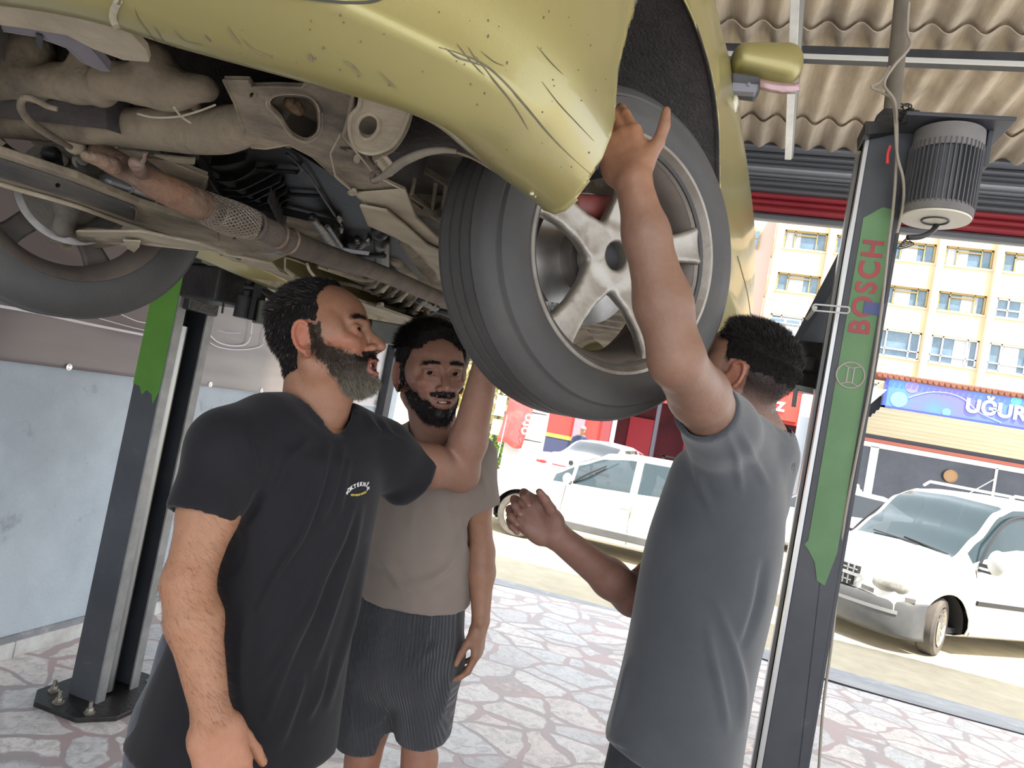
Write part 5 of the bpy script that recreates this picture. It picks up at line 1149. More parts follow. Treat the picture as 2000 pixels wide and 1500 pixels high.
# ---- wheels
def wheel(center, nrm, ang0, name='wheel', far=False, R=.312, W=.18):
    """center: middle of the outer face; nrm: outward normal"""
    n = Vector(nrm).normalized(); ey = Vector((0, 0, 1)); ex = ey.cross(n).normalized(); M = Matrix((ex, ey, n)).transposed().to_4x4(); M.translation = Vector(center)
    rim = .213
    m = MB()
    prof = [(rim-.012, -W+.012), (rim+.004, -W-.004), (rim+.03, -W-.010), (rim+.06, -W-.004), (R-.018, -W+.010), (R-.006, -W+.024)]
    gr = [(-.150, .003), (-.115, .004), (-.080, .004), (-.045, .003)]
    for g, w_ in gr: prof += [(R, g-w_-.001), (R-.007, g-w_), (R-.007, g+w_), (R, g+w_+.001)]
    prof += [(R-.006, -.024), (R-.014, -.014), (R-.026, -.006), (R-.030, -.0065), (rim+.065, .001), (rim+.04, .008), (rim+.032, .0085), (rim+.02, .006), (rim+.006, .001), (rim-.012, -.012)]
    m.lathe(prof, 110, M, closed=True); tyre = m.build('tyre', M_rub, None, ang=28)
    # rim barrel
    m = MB(); m.lathe([(rim+.008, .004), (rim+.010, .0), (rim+.004, -.008), (rim-.004, -.018), (rim-.014, -.026), (rim-.016, -.022), (rim-.008, -.010), (rim+.002, .004)], 96, M, closed=True)
    w_ob = m.build(name, M_wheel, car, ang=50); tyre.parent = w_ob
    m = MB(); m.lathe([(rim-.006, -.019), (rim-.014, -.05), (rim-.020, -.10), (rim-.014, -.14), (rim-.004, -W+.004), (rim+.008, -W-.002), (rim+.006, -W-.008), (rim-.010, -W), (rim-.026, -.14), (rim-.034, -.10), (rim-.028, -.05), (rim-.016, -.024)], 96, M, closed=True); m.build('rim_barrel', M_barrel, w_ob, ang=50)
    # spoke spider, one smooth casting
    f = Field((-.215, -.215, -.11), (.215, .215, .02), .0034)
    f.slab((0, 0, -.075), (0, 0, -.040), (1, 0, 0), (.066, .066), (.056, .056), .012, flat=True)
    for k in range(5):
        a = ang0+2*pi*k/5; d = np.array([cos(a), sin(a), 0]); e = np.array([-sin(a), cos(a), 0])
        def spk(P, d=d, e=e):
            t = P@d; q = np.abs(P@e); zz = P[..., 2]
            ww = np.interp(t, [0, .05, .10, .15, .19, .214], [.052, .040, .0285, .0275, .034, .050]); zc = np.interp(t, [0, .045, .09, .15, .214], [-.052, -.049, -.038, -.029, -.024])
            a_ = q-ww+.009; b_ = np.abs(zz-zc)-.014+.009-.004*np.clip(1-(q/.03)**2, 0, 1)*-1
            return np.maximum(np.hypot(np.maximum(a_, 0), np.maximum(b_, 0))+np.minimum(np.maximum(a_, b_), 0)-.009, np.maximum(-t, t-.213))
        f.op(spk, np.minimum(d*.214, 0)-.055, np.maximum(d*.214, 0)+.055, .014)
    f.slab((0, 0, -.12), (0, 0, .02), (1, 0, 0), (.0265, .0265), (.0265, .0265), .004, 's', flat=True)
    Vv, Q = f.mesh(); Vv = relax(Vv, Q, 2, .4); Mn = np.array(M); Vw = Vv@Mn[:3, :3].T+Mn[:3, 3]
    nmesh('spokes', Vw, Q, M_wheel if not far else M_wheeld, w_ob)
    m = MB(); m.lathe([(.027, -.060), (.024, -.062), (0, -.064)], 24, M); m.build('centre_bore', M_blk, w_ob)
    m = MB(); m.lathe([(.0, -.082), (.070, -.082), (.072, -.086), (.072, -.116), (.128, -.118), (.128, -.128), (.06, -.130), (.0, -.132)], 64, M); m.build('brake_disc', mat('worn_disc', (.38, .36, .34), (.28, .26, .24), 20, .35, metal=.7, stretch=(1, 1, 1)), w_ob)
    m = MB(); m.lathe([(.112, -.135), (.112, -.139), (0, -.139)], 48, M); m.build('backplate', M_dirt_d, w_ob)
    return w_ob, M
Wc = at(1229, 497, 1.30)
wn, WM = wheel(Wc, (cos(radians(-40)), sin(radians(-40)), .0), radians(21))
# silver torn foil seen between the lower spokes, and above it a red lump painting the disc's red reflection
m = MB(); P = [WM @ Vector(p) for p in ((-.125, -.115, -.075), (-.07, -.108, -.07), (-.02, -.108, -.068), (-.018, -.122, -.068), (-.03, -.124, -.07), (-.034, -.136, -.07), (-.05, -.138, -.07), (-.058, -.158, -.072), (-.072, -.158, -.073), (-.10, -.135, -.075))]
nn = WM.to_3x3() @ Vector((0, 0, -.004)); m.prism(P, nn); m.build('foil_shield', mat('torn_silver_foil', (.62, .62, .60), (.42, .42, .40), 25, .3, metal=.6, bump=.8, bscale=60), wn, smooth=False)
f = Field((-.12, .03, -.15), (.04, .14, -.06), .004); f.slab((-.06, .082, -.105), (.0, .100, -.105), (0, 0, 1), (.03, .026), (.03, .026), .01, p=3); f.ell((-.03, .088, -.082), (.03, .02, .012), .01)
Vv, Q = f.mesh(); Mn = np.array(WM); nmesh('disc_reflection', relax(Vv, Q)@Mn[:3, :3].T+Mn[:3, 3], Q, mat('dull_red_reflection', (.34, .09, .08), (.24, .07, .06), 12, .45), wn, label='dull red lump painted as a reflection on the brake disc')
# pale chalk mark on the tyre wall
# far front wheel: we look at its inner side
Fi = at(158, 372, 1.72); nf = np.array([-cos(radians(-30)), -sin(radians(-30)), 0]); wf, FM = wheel(Fi+nf*.187, nf, radians(20), far=True)
m = MB(); Fm = FM
def fl(x, y, z): return FM @ Vector((x, y, z))
f = Field((-.14, -.14, -.30), (.14, .14, -.13), .006); f.ell((0, 0, -.16), (.06, .085, .035), .02); f.cone((0, .0, -.17), (-.0, .11, -.2), .03, .026, .02); f.cone((0, 0, -.17), (.02, -.10, -.19), .03, .024, .02); f.ell((.06, .02, -.17), (.03, .06, .03), .02); f.cone((0, 0, -.17), (0, .0, -.28), .028, .03, .02)
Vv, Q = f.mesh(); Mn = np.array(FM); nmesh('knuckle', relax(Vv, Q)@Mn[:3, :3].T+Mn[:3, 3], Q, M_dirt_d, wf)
for a, b_ in ((.06, .055), (.015, .065)):
    m = MB(); m.lathe([(0, -.22), (.012, -.218), (.014, -.205), (.02, -.203), (.02, -.18)], 12, FM @ Matrix.Translation((a, b_, 0))); m.build('bolt', M_boltm, wf)
# rear wheels, straight
for x, s in ((.05, 1), (2*XC-.05, -1)): wheel((x, 3.93, 1.86), (s, 0, 0), radians(18))

# ---- underbody
def sheet(name, P, z, m_, th=.004, holes=(), rim=0, par=car, bev=.0015, label=None, up=None, zf=None):
    g = (lambda x, y: T(x, y, z)) if zf is None else (lambda x, y: T(x, y, zf(x, y)))
    return polyplate(name, [g(*p) for p in P], m_, par, (0, 0, up or th), [[g(*p) for p in h] for h in holes], bev, rim, label)
def pipe(name, P, z, rpx, m_, n=16, par=car, sub=5, zs=None):
    pts = []; rad = []
    for i, (x, y) in enumerate(P):
        zz = zs[i] if zs else z; pts.append(T(x, y, zz)); rad.append(rp(x, y, zz, rpx[i] if isinstance(rpx, (list, tuple)) else rpx))
    A = spline([list(p) for p in pts], sub); r_ = [float(v[0]) for v in spline([[q] for q in rad], sub)]
    m = MB(); m.tube(A, r_, n); return m.build(name, m_, par)
def lump(name, items, z, m_, h=.005, par=car, k=.02, it=2, noise=0):
    """items: (x,y,rpx[,dz]) balls or ((x,y),(x,y),r1,r2) rods in picture coordinates at height z"""
    R_ = []
    for q in items:
        if isinstance(q[0], tuple): dz = q[4] if len(q) > 4 else 0; R_.append((T(*q[0], z+dz), T(*q[1], z+dz), rp(*q[0], z, q[2]), rp(*q[1], z, q[3])))
        else: dz = q[3] if len(q) > 3 else 0; p = T(q[0], q[1], z+dz); R_.append((p, p+np.array([1e-4, 0, 0]), rp(q[0], q[1], z, q[2]), rp(q[0], q[1], z, q[2])))
    lo = np.min([np.minimum(a, b)-max(c, d)-.03 for a, b, c, d in R_], 0); hi = np.max([np.maximum(a, b)+max(c, d)+.03 for a, b, c, d in R_], 0)
    f = Field(lo, hi, h)
    for a, b, c, d in R_: f.cone(a, b, c, d, k)
    Vv, Q = f.mesh(); Vv = relax(Vv, Q, it)
    if noise: Vv = Vv+vnormals(Vv, Q)*(vnoise(Vv, 35)*noise)[:, None]
    return nmesh(name, Vv, Q, m_, par)
# floor pan with pressed ribs and rails
xs = np.linspace(-1.62, -.06, 90); ys = np.linspace(1.62, 4.75, 150); G = []
for y in ys:
    row = []
    for x in xs:
        z = 1.965
        for rx in (-1.42, -.24): z -= .05*max(0, min(1, (.055-abs(x-rx))/.012))
        tun = max(0, 1-((x+.83)/.17)**2); z += .13*tun
        if .16 < abs(x+.83) < .52: z += .012*(1 if (y*5.5) % 1 < .5 else 0)*(1 if 1.9 < y < 3.6 else 0)
        z += .006*vnoise(np.array([[x*7, y*5, 1]]))[0]
        row.append((x, y, z))
    G.append(row)
m = MB(); m.grid(G); m.grid([[(-1.5, 1.62, 1.965), (-1.5, 1.62, 2.4)], [(-.22, 1.62, 1.965), (-.22, 1.62, 2.4)]]); m.build('floor_pan', M_dirt, car, fixn=False)
# sill flanges
for x in (-1.60, -.09):
    m = MB(); m.strip([(x, 1.68, 1.83), (x, 3.5, 1.83)], .004, .05, (0, 0, 1)); m.strip([(x+(.05 if x < -1 else -.05), 1.68, 1.85), (x+(.05 if x < -1 else -.05), 3.5, 1.85)], .10, .012, (0, 0, 1)); m.build('sill_flange', M_dirt_l, car, smooth=False)
# engine bay: dark ceiling and side walls
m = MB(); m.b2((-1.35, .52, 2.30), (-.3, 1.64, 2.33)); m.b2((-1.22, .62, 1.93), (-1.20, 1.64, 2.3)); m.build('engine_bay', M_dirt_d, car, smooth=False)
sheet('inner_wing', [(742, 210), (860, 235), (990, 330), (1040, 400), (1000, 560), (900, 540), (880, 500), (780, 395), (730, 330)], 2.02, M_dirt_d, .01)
# radiator crossmember, big dusty tube swelling to its bracket end
pipe('crossmember', [(-120, 236), (0, 234), (90, 240), (200, 246), (300, 252), (400, 257), (455, 250), (500, 232)], 1.89, [34, 35, 36, 37, 40, 44, 44, 34], M_dirt, 24)
lump('undertray_duct', [((-90, 150), (60, 158), 38, 40), ((100, 160), (190, 168), 34, 40), ((210, 158), (330, 172), 36, 40), ((330, 172), (400, 172), 36, 26), (300, 120, 40, .03), (60, 100, 50, .05), (180, 118, 44, .04), ((375, 195), (385, 212), 14, 10)], 1.915, M_dirt, .006, noise=.003)
sheet('front_valance', [(-80, 8), (60, 18), (200, 34), (250, 60), (286, 100), (292, 122), (240, 118), (180, 96), (130, 70), (60, 58), (0, 50), (-80, 44)], 1.832, M_dirt_l, .01)
sheet('purple_bracket', [(4, 48), (60, 52), (120, 60), (160, 78), (186, 106), (214, 138), (196, 136), (160, 120), (130, 92), (70, 70), (6, 60)], 1.855, mat('mauve_grey_steel', (.22, .20, .225), (.15, .14, .15), 9, .55), .012, rim=.0015)
sheet('duct_slot', [(69, 66), (84, 72), (83, 96), (76, 97), (70, 84)], 1.852, M_blk, .002)
# tow loop, straps
pipe('tow_loop', [(112, 213), (92, 207), (72, 196), (52, 190), (41, 200), (44, 218), (60, 238), (85, 256), (110, 272), (138, 288)], 1.845, [5, 6, 6.5, 6.5, 7, 7.5, 8, 8, 7, 5], M_dirt, 10)
lump('tow_loop_foot', [(140, 283, 14), (155, 288, 12)], 1.855, M_dirt_l, .004)
pipe('strap', [(268, 222), (300, 229), (345, 228), (385, 218), (420, 205)], 1.84, 2.2, M_dirt_l, 6)
pipe('strap', [(340, 210), (355, 228), (372, 240)], 1.84, 2.5, M_dirt_l, 6)
# subframe bracket with oval hole
brk = [(437, 157), (486, 158), (494, 170), (540, 169), (590, 171), (602, 158), (645, 166), (690, 177), (690, 215), (683, 250), (700, 285), (735, 330), (742, 350), (790, 372), (815, 430), (872, 482), (880, 530), (835, 500), (800, 470), (745, 415), (700, 385), (655, 345), (610, 305), (566, 282), (520, 290), (492, 288), (478, 262), (468, 232), (458, 200)]
hole = [(float(p[0]), float(p[1])) for p in spline([(530, 188, 0), (556, 181, 0), (598, 184, 0), (621, 202, 0), (627, 230, 0), (622, 260, 0), (597, 276, 0), (568, 262, 0), (547, 231, 0), (524, 206, 0)], 5, True)]
def rnd(c, r, n=10, sx=1): return [(c[0]+r*sx*cos(2*pi*i/n), c[1]+r*sin(2*pi*i/n)) for i in range(n)]
sheet('subframe', brk, 1.865, M_dirt, .006, holes=[hole, rnd((492, 184), 7), rnd((593, 171), 1.0) if False else rnd((697, 311), 6, sx=.7), rnd((688, 376), 5), rnd((820, 455), 4)], rim=.0022)
sheet('subframe_recess', [(515, 176), (630, 176), (640, 285), (560, 290), (515, 230)], 1.925, M_dirt, .004)
m = MB(); m.tube([T(p[0], p[1], 1.866) for p in hole], .003, 8, closed=True); m.build('hole_flange', M_dirt_l, car)
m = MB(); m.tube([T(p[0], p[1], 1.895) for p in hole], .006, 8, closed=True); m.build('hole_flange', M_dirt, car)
lump('rusty_bolt', [(574, 207, 15), ((565, 200), (583, 214), 12, 13)], 1.905, mat('rusty_bolt', (.38, .27, .16), (.22, .15, .09), 30, .9, bump=.9, bscale=90), .003, k=.005, noise=.002)
# folded side wall of the rail and lighter facing
pts = [(496, 288), (560, 283), (610, 308), (655, 348), (700, 388), (745, 418), (800, 474), (862, 535), (905, 575)]
m = MB(); G = [[T(x, y, 1.866) for x, y in pts], [T(x, y, 1.866)+np.array([-.012, .0, .03]) for x, y in pts], [T(x, y, 1.866)+np.array([-.004, .01, .075]) for x, y in pts]]; m.grid(G); o = m.build('rail_side', mat('bluish_grime', (.13, .13, .125), (.20, .185, .16), 8, .7, bump=.4), car); o.modifiers.new('s', 'SOLIDIFY').thickness = .003
sheet('rail_face', [(645, 300), (665, 262), (690, 290), (735, 345), (790, 372), (812, 425), (868, 478), (878, 520), (905, 560), (880, 556), (810, 488), (745, 425), (700, 385), (655, 345)], 1.856, M_dirt_l, .004, rim=.0014, holes=[rnd((697, 311), 7, sx=.7), rnd((688, 376), 5, sx=1.6), rnd((850, 505), 3.5)])
sheet('rail_gusset', [(704, 402), (755, 412), (790, 440), (835, 480), (880, 500), (900, 520), (905, 545), (850, 520), (800, 478), (770, 462), (720, 440)], 1.845, M_dirt_l, .004, rim=.0016)
# hook-shaped bracket plate with hole
hk = spline([(706, 176, 0), (701, 208, 0), (685, 227, 0), (683, 258, 0), (694, 288, 0), (722, 300, 0), (750, 294, 0), (771, 280, 0), (790, 246, 0), (802, 206, 0), (790, 182, 0)], 4)
hh = spline([(697, 247, 0), (706, 228, 0), (724, 222, 0), (739, 234, 0), (738, 255, 0), (722, 271, 0), (704, 266, 0)], 4, True)
sheet('jacking_hook', [(p[0], p[1]) for p in hk], 1.842, M_dirt_l, .006, holes=[[(p[0], p[1]) for p in hh]], rim=.0028)
sheet('jacking_hook_back', [(702, 215), (740, 215), (745, 275), (700, 275)], 1.862, M_dirt, .004)
for P in ([(690, 178), (682, 225), (672, 262)], [(806, 208), (795, 250), (772, 288), (750, 302)]): pipe('hook_edge', P, 1.845, 4, M_dirt, 8)
# inner panel frames
for P in ([(815, 322), (872, 358), (862, 420)], [(815, 322), (806, 372), (800, 380)], [(792, 374), (872, 426)], [(790, 382), (870, 438)], [(852, 352), (844, 415)], [(905, 330), (890, 350), (884, 375), (890, 380)], [(760, 300), (790, 322), (800, 336)], [(780, 210), (792, 262), (788, 305)], [(830, 215), (812, 262), (792, 300)]):
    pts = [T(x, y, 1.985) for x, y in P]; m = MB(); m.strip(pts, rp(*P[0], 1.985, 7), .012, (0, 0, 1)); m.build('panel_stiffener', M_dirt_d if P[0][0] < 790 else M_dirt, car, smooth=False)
# wheel-speed wire from the rail to the wing edge
pipe('wiring_sleeve', [(728, 352), (745, 346), (765, 332), (790, 314), (830, 298), (866, 293), (892, 296)], 1.83, [4, 6, 9, 9, 8, 6.5, 5], mat('dusty_sleeve', (.30, .26, .20), (.22, .19, .15), 20, .8), 12)
pipe('wire', [(888, 296), (925, 310), (965, 333), (1005, 354), (1030, 372)], 1.83, 2.6, M_dirt, 8, zs=[1.83, 1.825, 1.82, 1.81, 1.805])
lump('cable_clip', [(732, 352, 9), (728, 342, 6), ((735, 318), (728, 350), 3, 4), (742, 336, 5)], 1.835, M_rustd, .003, k=.008)
lump('clip_nut', [(1038, 378, 6), (1046, 384, 4)], 1.80, mat('clear_clip', (.5, .47, .38), rough=.3), .0025, k=.005)
m = MB(); m.tube([T(735, 305, 1.87), T(762, 338, 1.86)], .008, 8); m.tube([T(748, 302, 1.87), T(772, 332, 1.86)], .004, 8); m.build('support_rod', M_dirt_l, car)
# black ribbed engine shield
sheet('engine_shield', [(380, 305), (500, 275), (560, 285), (640, 335), (740, 415), (800, 478), (880, 560), (820, 545), (740, 520), (660, 470), (600, 424), (520, 404), (447, 388), (410, 345)], 1.94, M_shield, .006, bev=.001)
ribs = [[(413, 317), (445, 316), (480, 307)], [(423, 348), (455, 348), (480, 338), (501, 322)], [(430, 364), (470, 365), (505, 350), (540, 330)], [(441, 376), (480, 378), (520, 362), (548, 348)], [(452, 386), (490, 388), (525, 372), (556, 354)], [(465, 395), (505, 396), (535, 384), (560, 370)], [(480, 401), (520, 402), (545, 393), (565, 382)], [(496, 406), (530, 407), (560, 398)]]
for P in ribs:
    pts = spline([list(T(x, y, 1.932)) for x, y in P], 6); m = MB(); m.strip(pts, .0035, .016, (0, 0, 1)); m.build('shield_rib', M_shield, car)
for P, r_ in (([(497, 330), (545, 334), (580, 336)], 4.5), ([(545, 378), (628, 383)], 4), ([(580, 322), (588, 330), (580, 338)], 4), ([(560, 300), (600, 340), (640, 400), (668, 440)], 2.5)): pipe('shield_strut', P, 1.93, r_, M_shield, 8)
m = MB(); pts = spline([list(T(x, y, 1.925)) for x, y in ((383, 306), (412, 345), (447, 388), (520, 405), (600, 424), (655, 438))], 6); m.strip(pts, .004, .02, (0, 0, 1)); m.build('shield_edge', M_shield, car)
# gearbox and sump
lump('gearbox', [(690, 440, 48), (650, 415, 36), ((690, 400), (760, 440), 30, 28), (735, 470, 36), (700, 478, 30), ((625, 405), (700, 480), 20, 16), (770, 500, 34), (655, 470, 18, -.01), (660, 425, 10, -.04), ((735, 480), (700, 520), 20, 14), ((740, 480), (740, 540), 20, 18)], 1.985, M_engine, .006, noise=.003)
for x, y in ((662, 424), (698, 470), (720, 468), (665, 446)): lump('drain_bolt', [(x, y, 7), (x, y+5, 6)], 1.93, M_boltm, .003, k=.004)
lump('bracket_arm', [((610, 425), (665, 500), 10, 7), ((665, 500), (720, 532), 7, 9), ((640, 440), (680, 500), 5, 5), ((700, 500), (750, 500), 6, 6)], 1.90, M_engine, .004)
sheet('heat_tab', [(655, 482), (688, 488), (722, 492), (720, 499), (680, 494)], 1.895, M_alum, .004)
lump('drive_shaft_boot', [((745, 470), (748, 530), 17, 14), (742, 452, 18)], 1.93, M_engine, .005)
lump('engine_mount', [((800, 470), (850, 530), 20, 24), ((770, 500), (830, 560), 14, 14), (865, 545, 16)], 1.95, M_dirt, .005, noise=.003)
lump('lower_arm', [((872, 520), (940, 560), 13, 12), ((840, 505), (885, 545), 12, 14), (872, 536, 16, -.01)], 1.87, M_dirt_l, .005)
# exhaust: rusted downpipe, woven flexible joint, pipe to the rear
pipe('exhaust_downpipe', [(130, 262), (165, 284), (195, 300), (225, 318), (262, 338), (300, 358), (350, 382), (400, 404)], 1.775, [20, 22, 25, 25, 24, 28, 30, 29], M_rust, 24, zs=[1.97, 1.92, 1.86, 1.82, 1.79, 1.78, 1.775, 1.775])
lump('exhaust_flange', [((168, 305), (222, 324), 12, 17), ((262, 318), (292, 358), 12, 14), ((285, 300), (270, 340), 5, 8)], 1.785, M_rust, .004, k=.01, noise=.002)
pts = [T(330, 372, 1.775), T(405, 407, 1.775)]
pl = spline([list(T(x, y, 1.775)) for x, y in ((398, 402), (420, 414), (450, 425), (478, 434), (500, 441))], 14)
rad = [rp(450, 425, 1.775, 27)*(1+.22*sin(pi*min(1, max(0, i/(len(pl)-1)))) ) for i in range(len(pl))]
def braid():
    m_ = bpy.data.materials.new('steel_braid'); m_.use_nodes = True; nt = m_.node_tree; b = nt.nodes['Principled BSDF']
    b.inputs['Base Color'].default_value = (.23, .19, .15, 1); b.inputs['Metallic'].default_value = .35; b.inputs['Roughness'].default_value = .5; return m_
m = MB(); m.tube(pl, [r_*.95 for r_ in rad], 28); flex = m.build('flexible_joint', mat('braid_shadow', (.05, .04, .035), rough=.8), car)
# woven strands: two families of helices
m = MB(); P0 = np.array(pl)
Tn = [Vector(P0[min(i+1, len(P0)-1)]-P0[max(i-1, 0)]).normalized() for i in range(len(P0))]
Nn = [(Vector((0, 0, 1))-t*t.z).normalized() for t in Tn]; Bn = [t.cross(n) for t, n in zip(Tn, Nn)]
for k in range(26):
    for s in (1, -1):
        q = []
        for i in range(len(P0)):
            a = 2*pi*k/26+s*i/len(P0)*2.3; rr_ = rad[i]*(1.0+.016*cos(13*(a*1.0)+i*1.1+(0 if s > 0 else pi))); q.append(Vector(P0[i])+(Nn[i]*cos(a)+Bn[i]*sin(a))*rr_)
        m.tube(q, .0017, 5, cap=False)
m.build('braid', braid(), flex)
m = MB()
for x, y, w_ in ((400, 404, 30), (499, 441, 28)):
    m = MB(); p = Vector(T(x, y, 1.775)); t = (Vector(T(x+12, y+6, 1.775))-p).normalized(); r_ = rp(x, y, 1.775, w_); m.tube([p-t*.006, p-t*.005, p+t*.006], [r_*.96, r_*1.04, r_*1.0], 28); m.build('clamp_ring', M_rustd, car)
pipe('exhaust_pipe', [(498, 440), (525, 452), (548, 463), (562, 470), (580, 478), (620, 493), (660, 506), (710, 522), (760, 540), (820, 566), (880, 592), (960, 625)], 1.825, [24, 25, 24, 26, 25, 22, 20, 17, 16, 15, 13, 11], M_rustd, 20, zs=[1.775, 1.775, 1.775, 1.775, 1.78, 1.79, 1.80, 1.82, 1.84, 1.86, 1.87, 1.87])
m = MB()
for x, y in ((545, 461), (566, 471)):
    m = MB(); p = Vector(T(x, y, 1.775)); t = (Vector(T(x+12, y+5, 1.775))-p).normalized(); m.tube([p-t*.003, p, p+t*.003], [rp(x, y, 1.775, 25), rp(x, y, 1.775, 27), rp(x, y, 1.775, 25)], 24); m.build('weld_ring', M_rust, car)
# right-hand rail
rail = [(-60, 288), (0, 300), (150, 348), (270, 398), (390, 438), (520, 462), (565, 498), (530, 512), (432, 490), (375, 474), (255, 438), (150, 400), (39, 368), (-60, 338)]
sheet('side_rail', rail, 1.795, M_dirt, .02, up=.014, bev=.003, holes=[rnd((113, 360), 5, sx=.9), rnd((458, 465), 4, sx=.8)])
sheet('rail_face', [(-60, 300), (0, 312), (140, 358), (262, 404), (262, 432), (150, 392), (39, 358), (-60, 330)], 1.791, mat('greasy_face', (.13, .115, .095), (.06, .055, .05), 8, .55, bump=.4), .004, holes=[rnd((113, 363), 5)])
pipe('rail_flange', [(-60, 341), (39, 371), (150, 403), (255, 441), (375, 477), (432, 493), (530, 514)], 1.789, [5, 5, 4.5, 4.5, 4, 4, 3], M_dirt_l, 10)
for P in ([(256, 404), (268, 412), (262, 436)], [(425, 446), (428, 470)]): pipe('rail_seam', P, 1.790, 1.6, M_rustd, 6)
# ribbed aluminium catalyst shield
f_items = [((165, 384), (330, 418), 15, 12), ((190, 372), (345, 410), 14, 12), ((215, 356), (340, 395), 20, 16), ((180, 376), (250, 392), 12, 12, -.01), ((240, 392), (335, 420), 9, 9, -.012)]
lump('catalyst_shield', f_items, 1.825, M_alum, .005, k=.006)
for P in ([(175, 378), (215, 394), (262, 400), (300, 414), (340, 422)], [(190, 372), (240, 382), (280, 392), (352, 412)], [(150, 374), (210, 382), (250, 377), (262, 366)], [(262, 400), (300, 396), (318, 386)], [(300, 414), (330, 408), (350, 396)]): pipe('shield_rib', P, 1.811, 3.2, M_alum, 8)
# light tabs and dust-caked edges under the crossmember
for P in ([(55, 270), (108, 282), (104, 296), (70, 290)], [(228, 292), (290, 300), (272, 312), (235, 302)], [(300, 304), (382, 312), (380, 322), (335, 318)], [(0, 270), (12, 280), (4, 286), (-10, 284)]): sheet('dusty_tab', P, 1.885, M_dirt_l, .005)
sheet('steering_cover', [(290, 310), (330, 315), (405, 345), (395, 368), (380, 370), (330, 345), (322, 335)], 1.885, M_dirt, .01, rim=.003)
pipe('steering_gaiter', [(322, 330), (345, 338), (370, 350), (398, 356)], 1.90, [12, 16, 14, 17], M_dirt, 12)
lump('cross_brace', [((100, 300), (110, 380), 18, 22), ((0, 310), (60, 330), 12, 16)], 1.86, M_engine, .006)
lump('hanger_bracket', [((420, 470), (455, 492), 8, 9), ((455, 492), (520, 484), 9, 7), ((425, 462), (432, 450), 6, 6)], 1.80, M_dirt, .004, k=.015)
pipe('heat_shield_curl', [(488, 462), (492, 478), (510, 490), (540, 490), (562, 482)], 1.80, [3, 4, 5, 5, 3], M_alum, 8)
# lower control arm of the far wheel
lump('control_arm', [((105, 470), (165, 458), 9, 13), ((165, 458), (280, 462), 15, 12), ((280, 462), (400, 482), 11, 8), ((160, 476), (240, 470), 13, 9), (130, 478, 12)], 1.755, M_dirt, .005, k=.012)
sheet('control_arm_plate', [(150, 452), (275, 452), (390, 476), (440, 492), (380, 488), (270, 476), (235, 478), (160, 480)], 1.745, M_dirt_l, .004, rim=.002)
sheet('arm_tab', [(240, 470), (275, 472), (272, 484), (262, 494), (248, 486)], 1.735, M_dirt_l, .004)
# sill and jacking stampings of the far side, along the line of the floor
sheet('sill_underside', [(395, 495), (440, 506), (560, 545), (700, 588), (800, 622), (900, 652), (990, 690), (940, 690), (860, 668), (760, 636), (620, 594), (500, 556), (430, 530), (395, 512)], 1.845, M_dirt_l, .01, rim=.002, holes=[rnd((470, 531), 3, sx=2.2), rnd((585, 562), 4, sx=2.2), rnd((650, 585), 3, sx=2.4), rnd((742, 598), 3, sx=2.4), rnd((812, 628), 3, sx=2.4)])
sheet('jacking_plate', [(432, 499), (455, 496), (500, 500), (530, 512), (545, 530), (520, 528), (490, 520), (470, 512), (440, 506)], 1.83, M_dirt_l, .005, rim=.0018, holes=[rnd((467, 504), 4, sx=1.8)])
sheet('jacking_plate', [(557, 503), (575, 508), (600, 517), (608, 532), (625, 548), (645, 562), (600, 562), (575, 545), (556, 527)], 1.83, M_dirt_l, .008, rim=.0026, holes=[rnd((580, 546), 4, sx=2)])
pipe('jacking_plate_lip', [(600, 516), (606, 530), (622, 546), (645, 560)], 1.825, 3, M_dirt_l, 8)
for i in range(7):
    x = 722+17*i; y = 552+9*i
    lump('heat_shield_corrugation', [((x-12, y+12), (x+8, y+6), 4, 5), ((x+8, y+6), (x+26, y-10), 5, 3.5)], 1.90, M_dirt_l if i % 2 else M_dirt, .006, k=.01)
for P in ([(560, 532), (640, 548), (700, 560), (760, 585)], [(620, 520), (700, 545), (760, 548)], [(700, 588), (800, 610), (890, 640)], [(810, 600), (850, 618), (888, 622)], [(640, 524), (690, 538)]): pipe('pressed_bead', P, 1.915, 4, M_dirt_l, 8)
lump('rear_silencer_mount', [((820, 585), (850, 600), 8, 9), (845, 606, 8), ((860, 608), (890, 616), 6, 8)], 1.90, M_engine, .005)
# ---- door mirror
c0 = at(1502, 128, 2.05)
f = Field(c0-.16, c0+.16, .004)
ux = np.array([1., 0, 0]); 
f.slab(at(1458, 118, 2.05), at(1530, 128, 2.05), (0, 0, 1), (.044, .048), (.060, .052), .03, p=2.4)
f.cut(c0+np.array([0, .045, 0]), (0, 1, 0))
Vv, Q = f.mesh(); Vv = relax(Vv, Q, 2)
zc = c0[2]
mir = nmesh('door_mirror', Vv, Q, M_paint, car, label='champagne door mirror shell')
m = MB(); m.prism([at(1430, 140, 2.0), at(1484, 148, 2.0), at(1487, 158, 2.0), at(1476, 178, 2.0), at(1430, 172, 2.0)], (.0, .07, 0)); m.build('mirror_foot', mat('dark_grey_plastic', (.07, .07, .08), rough=.5), mir, smooth=False, bev=.006)
m = MB(); m.prism([at(1430, 160, 1.985), at(1484, 164, 1.985), at(1474, 180, 1.985), at(1430, 177, 1.985)], (.0, .03, 0)); m.tube([at(1462, 165, 1.98), at(1462, 165, 1.99)], .006, 10); m.build('mirror_foot_face', mat('mid_grey_plastic', (.22, .22, .25), rough=.45), mir, smooth=False, bev=.003)
G = [[at(x, y0+dy, 1.985+dd) for x, y0 in ((1484, 160), (1505, 165), (1530, 168), (1552, 168), (1560, 166))] for dy, dd in ((-4, .0), (2, -.006), (8, -.004), (13, .01))]
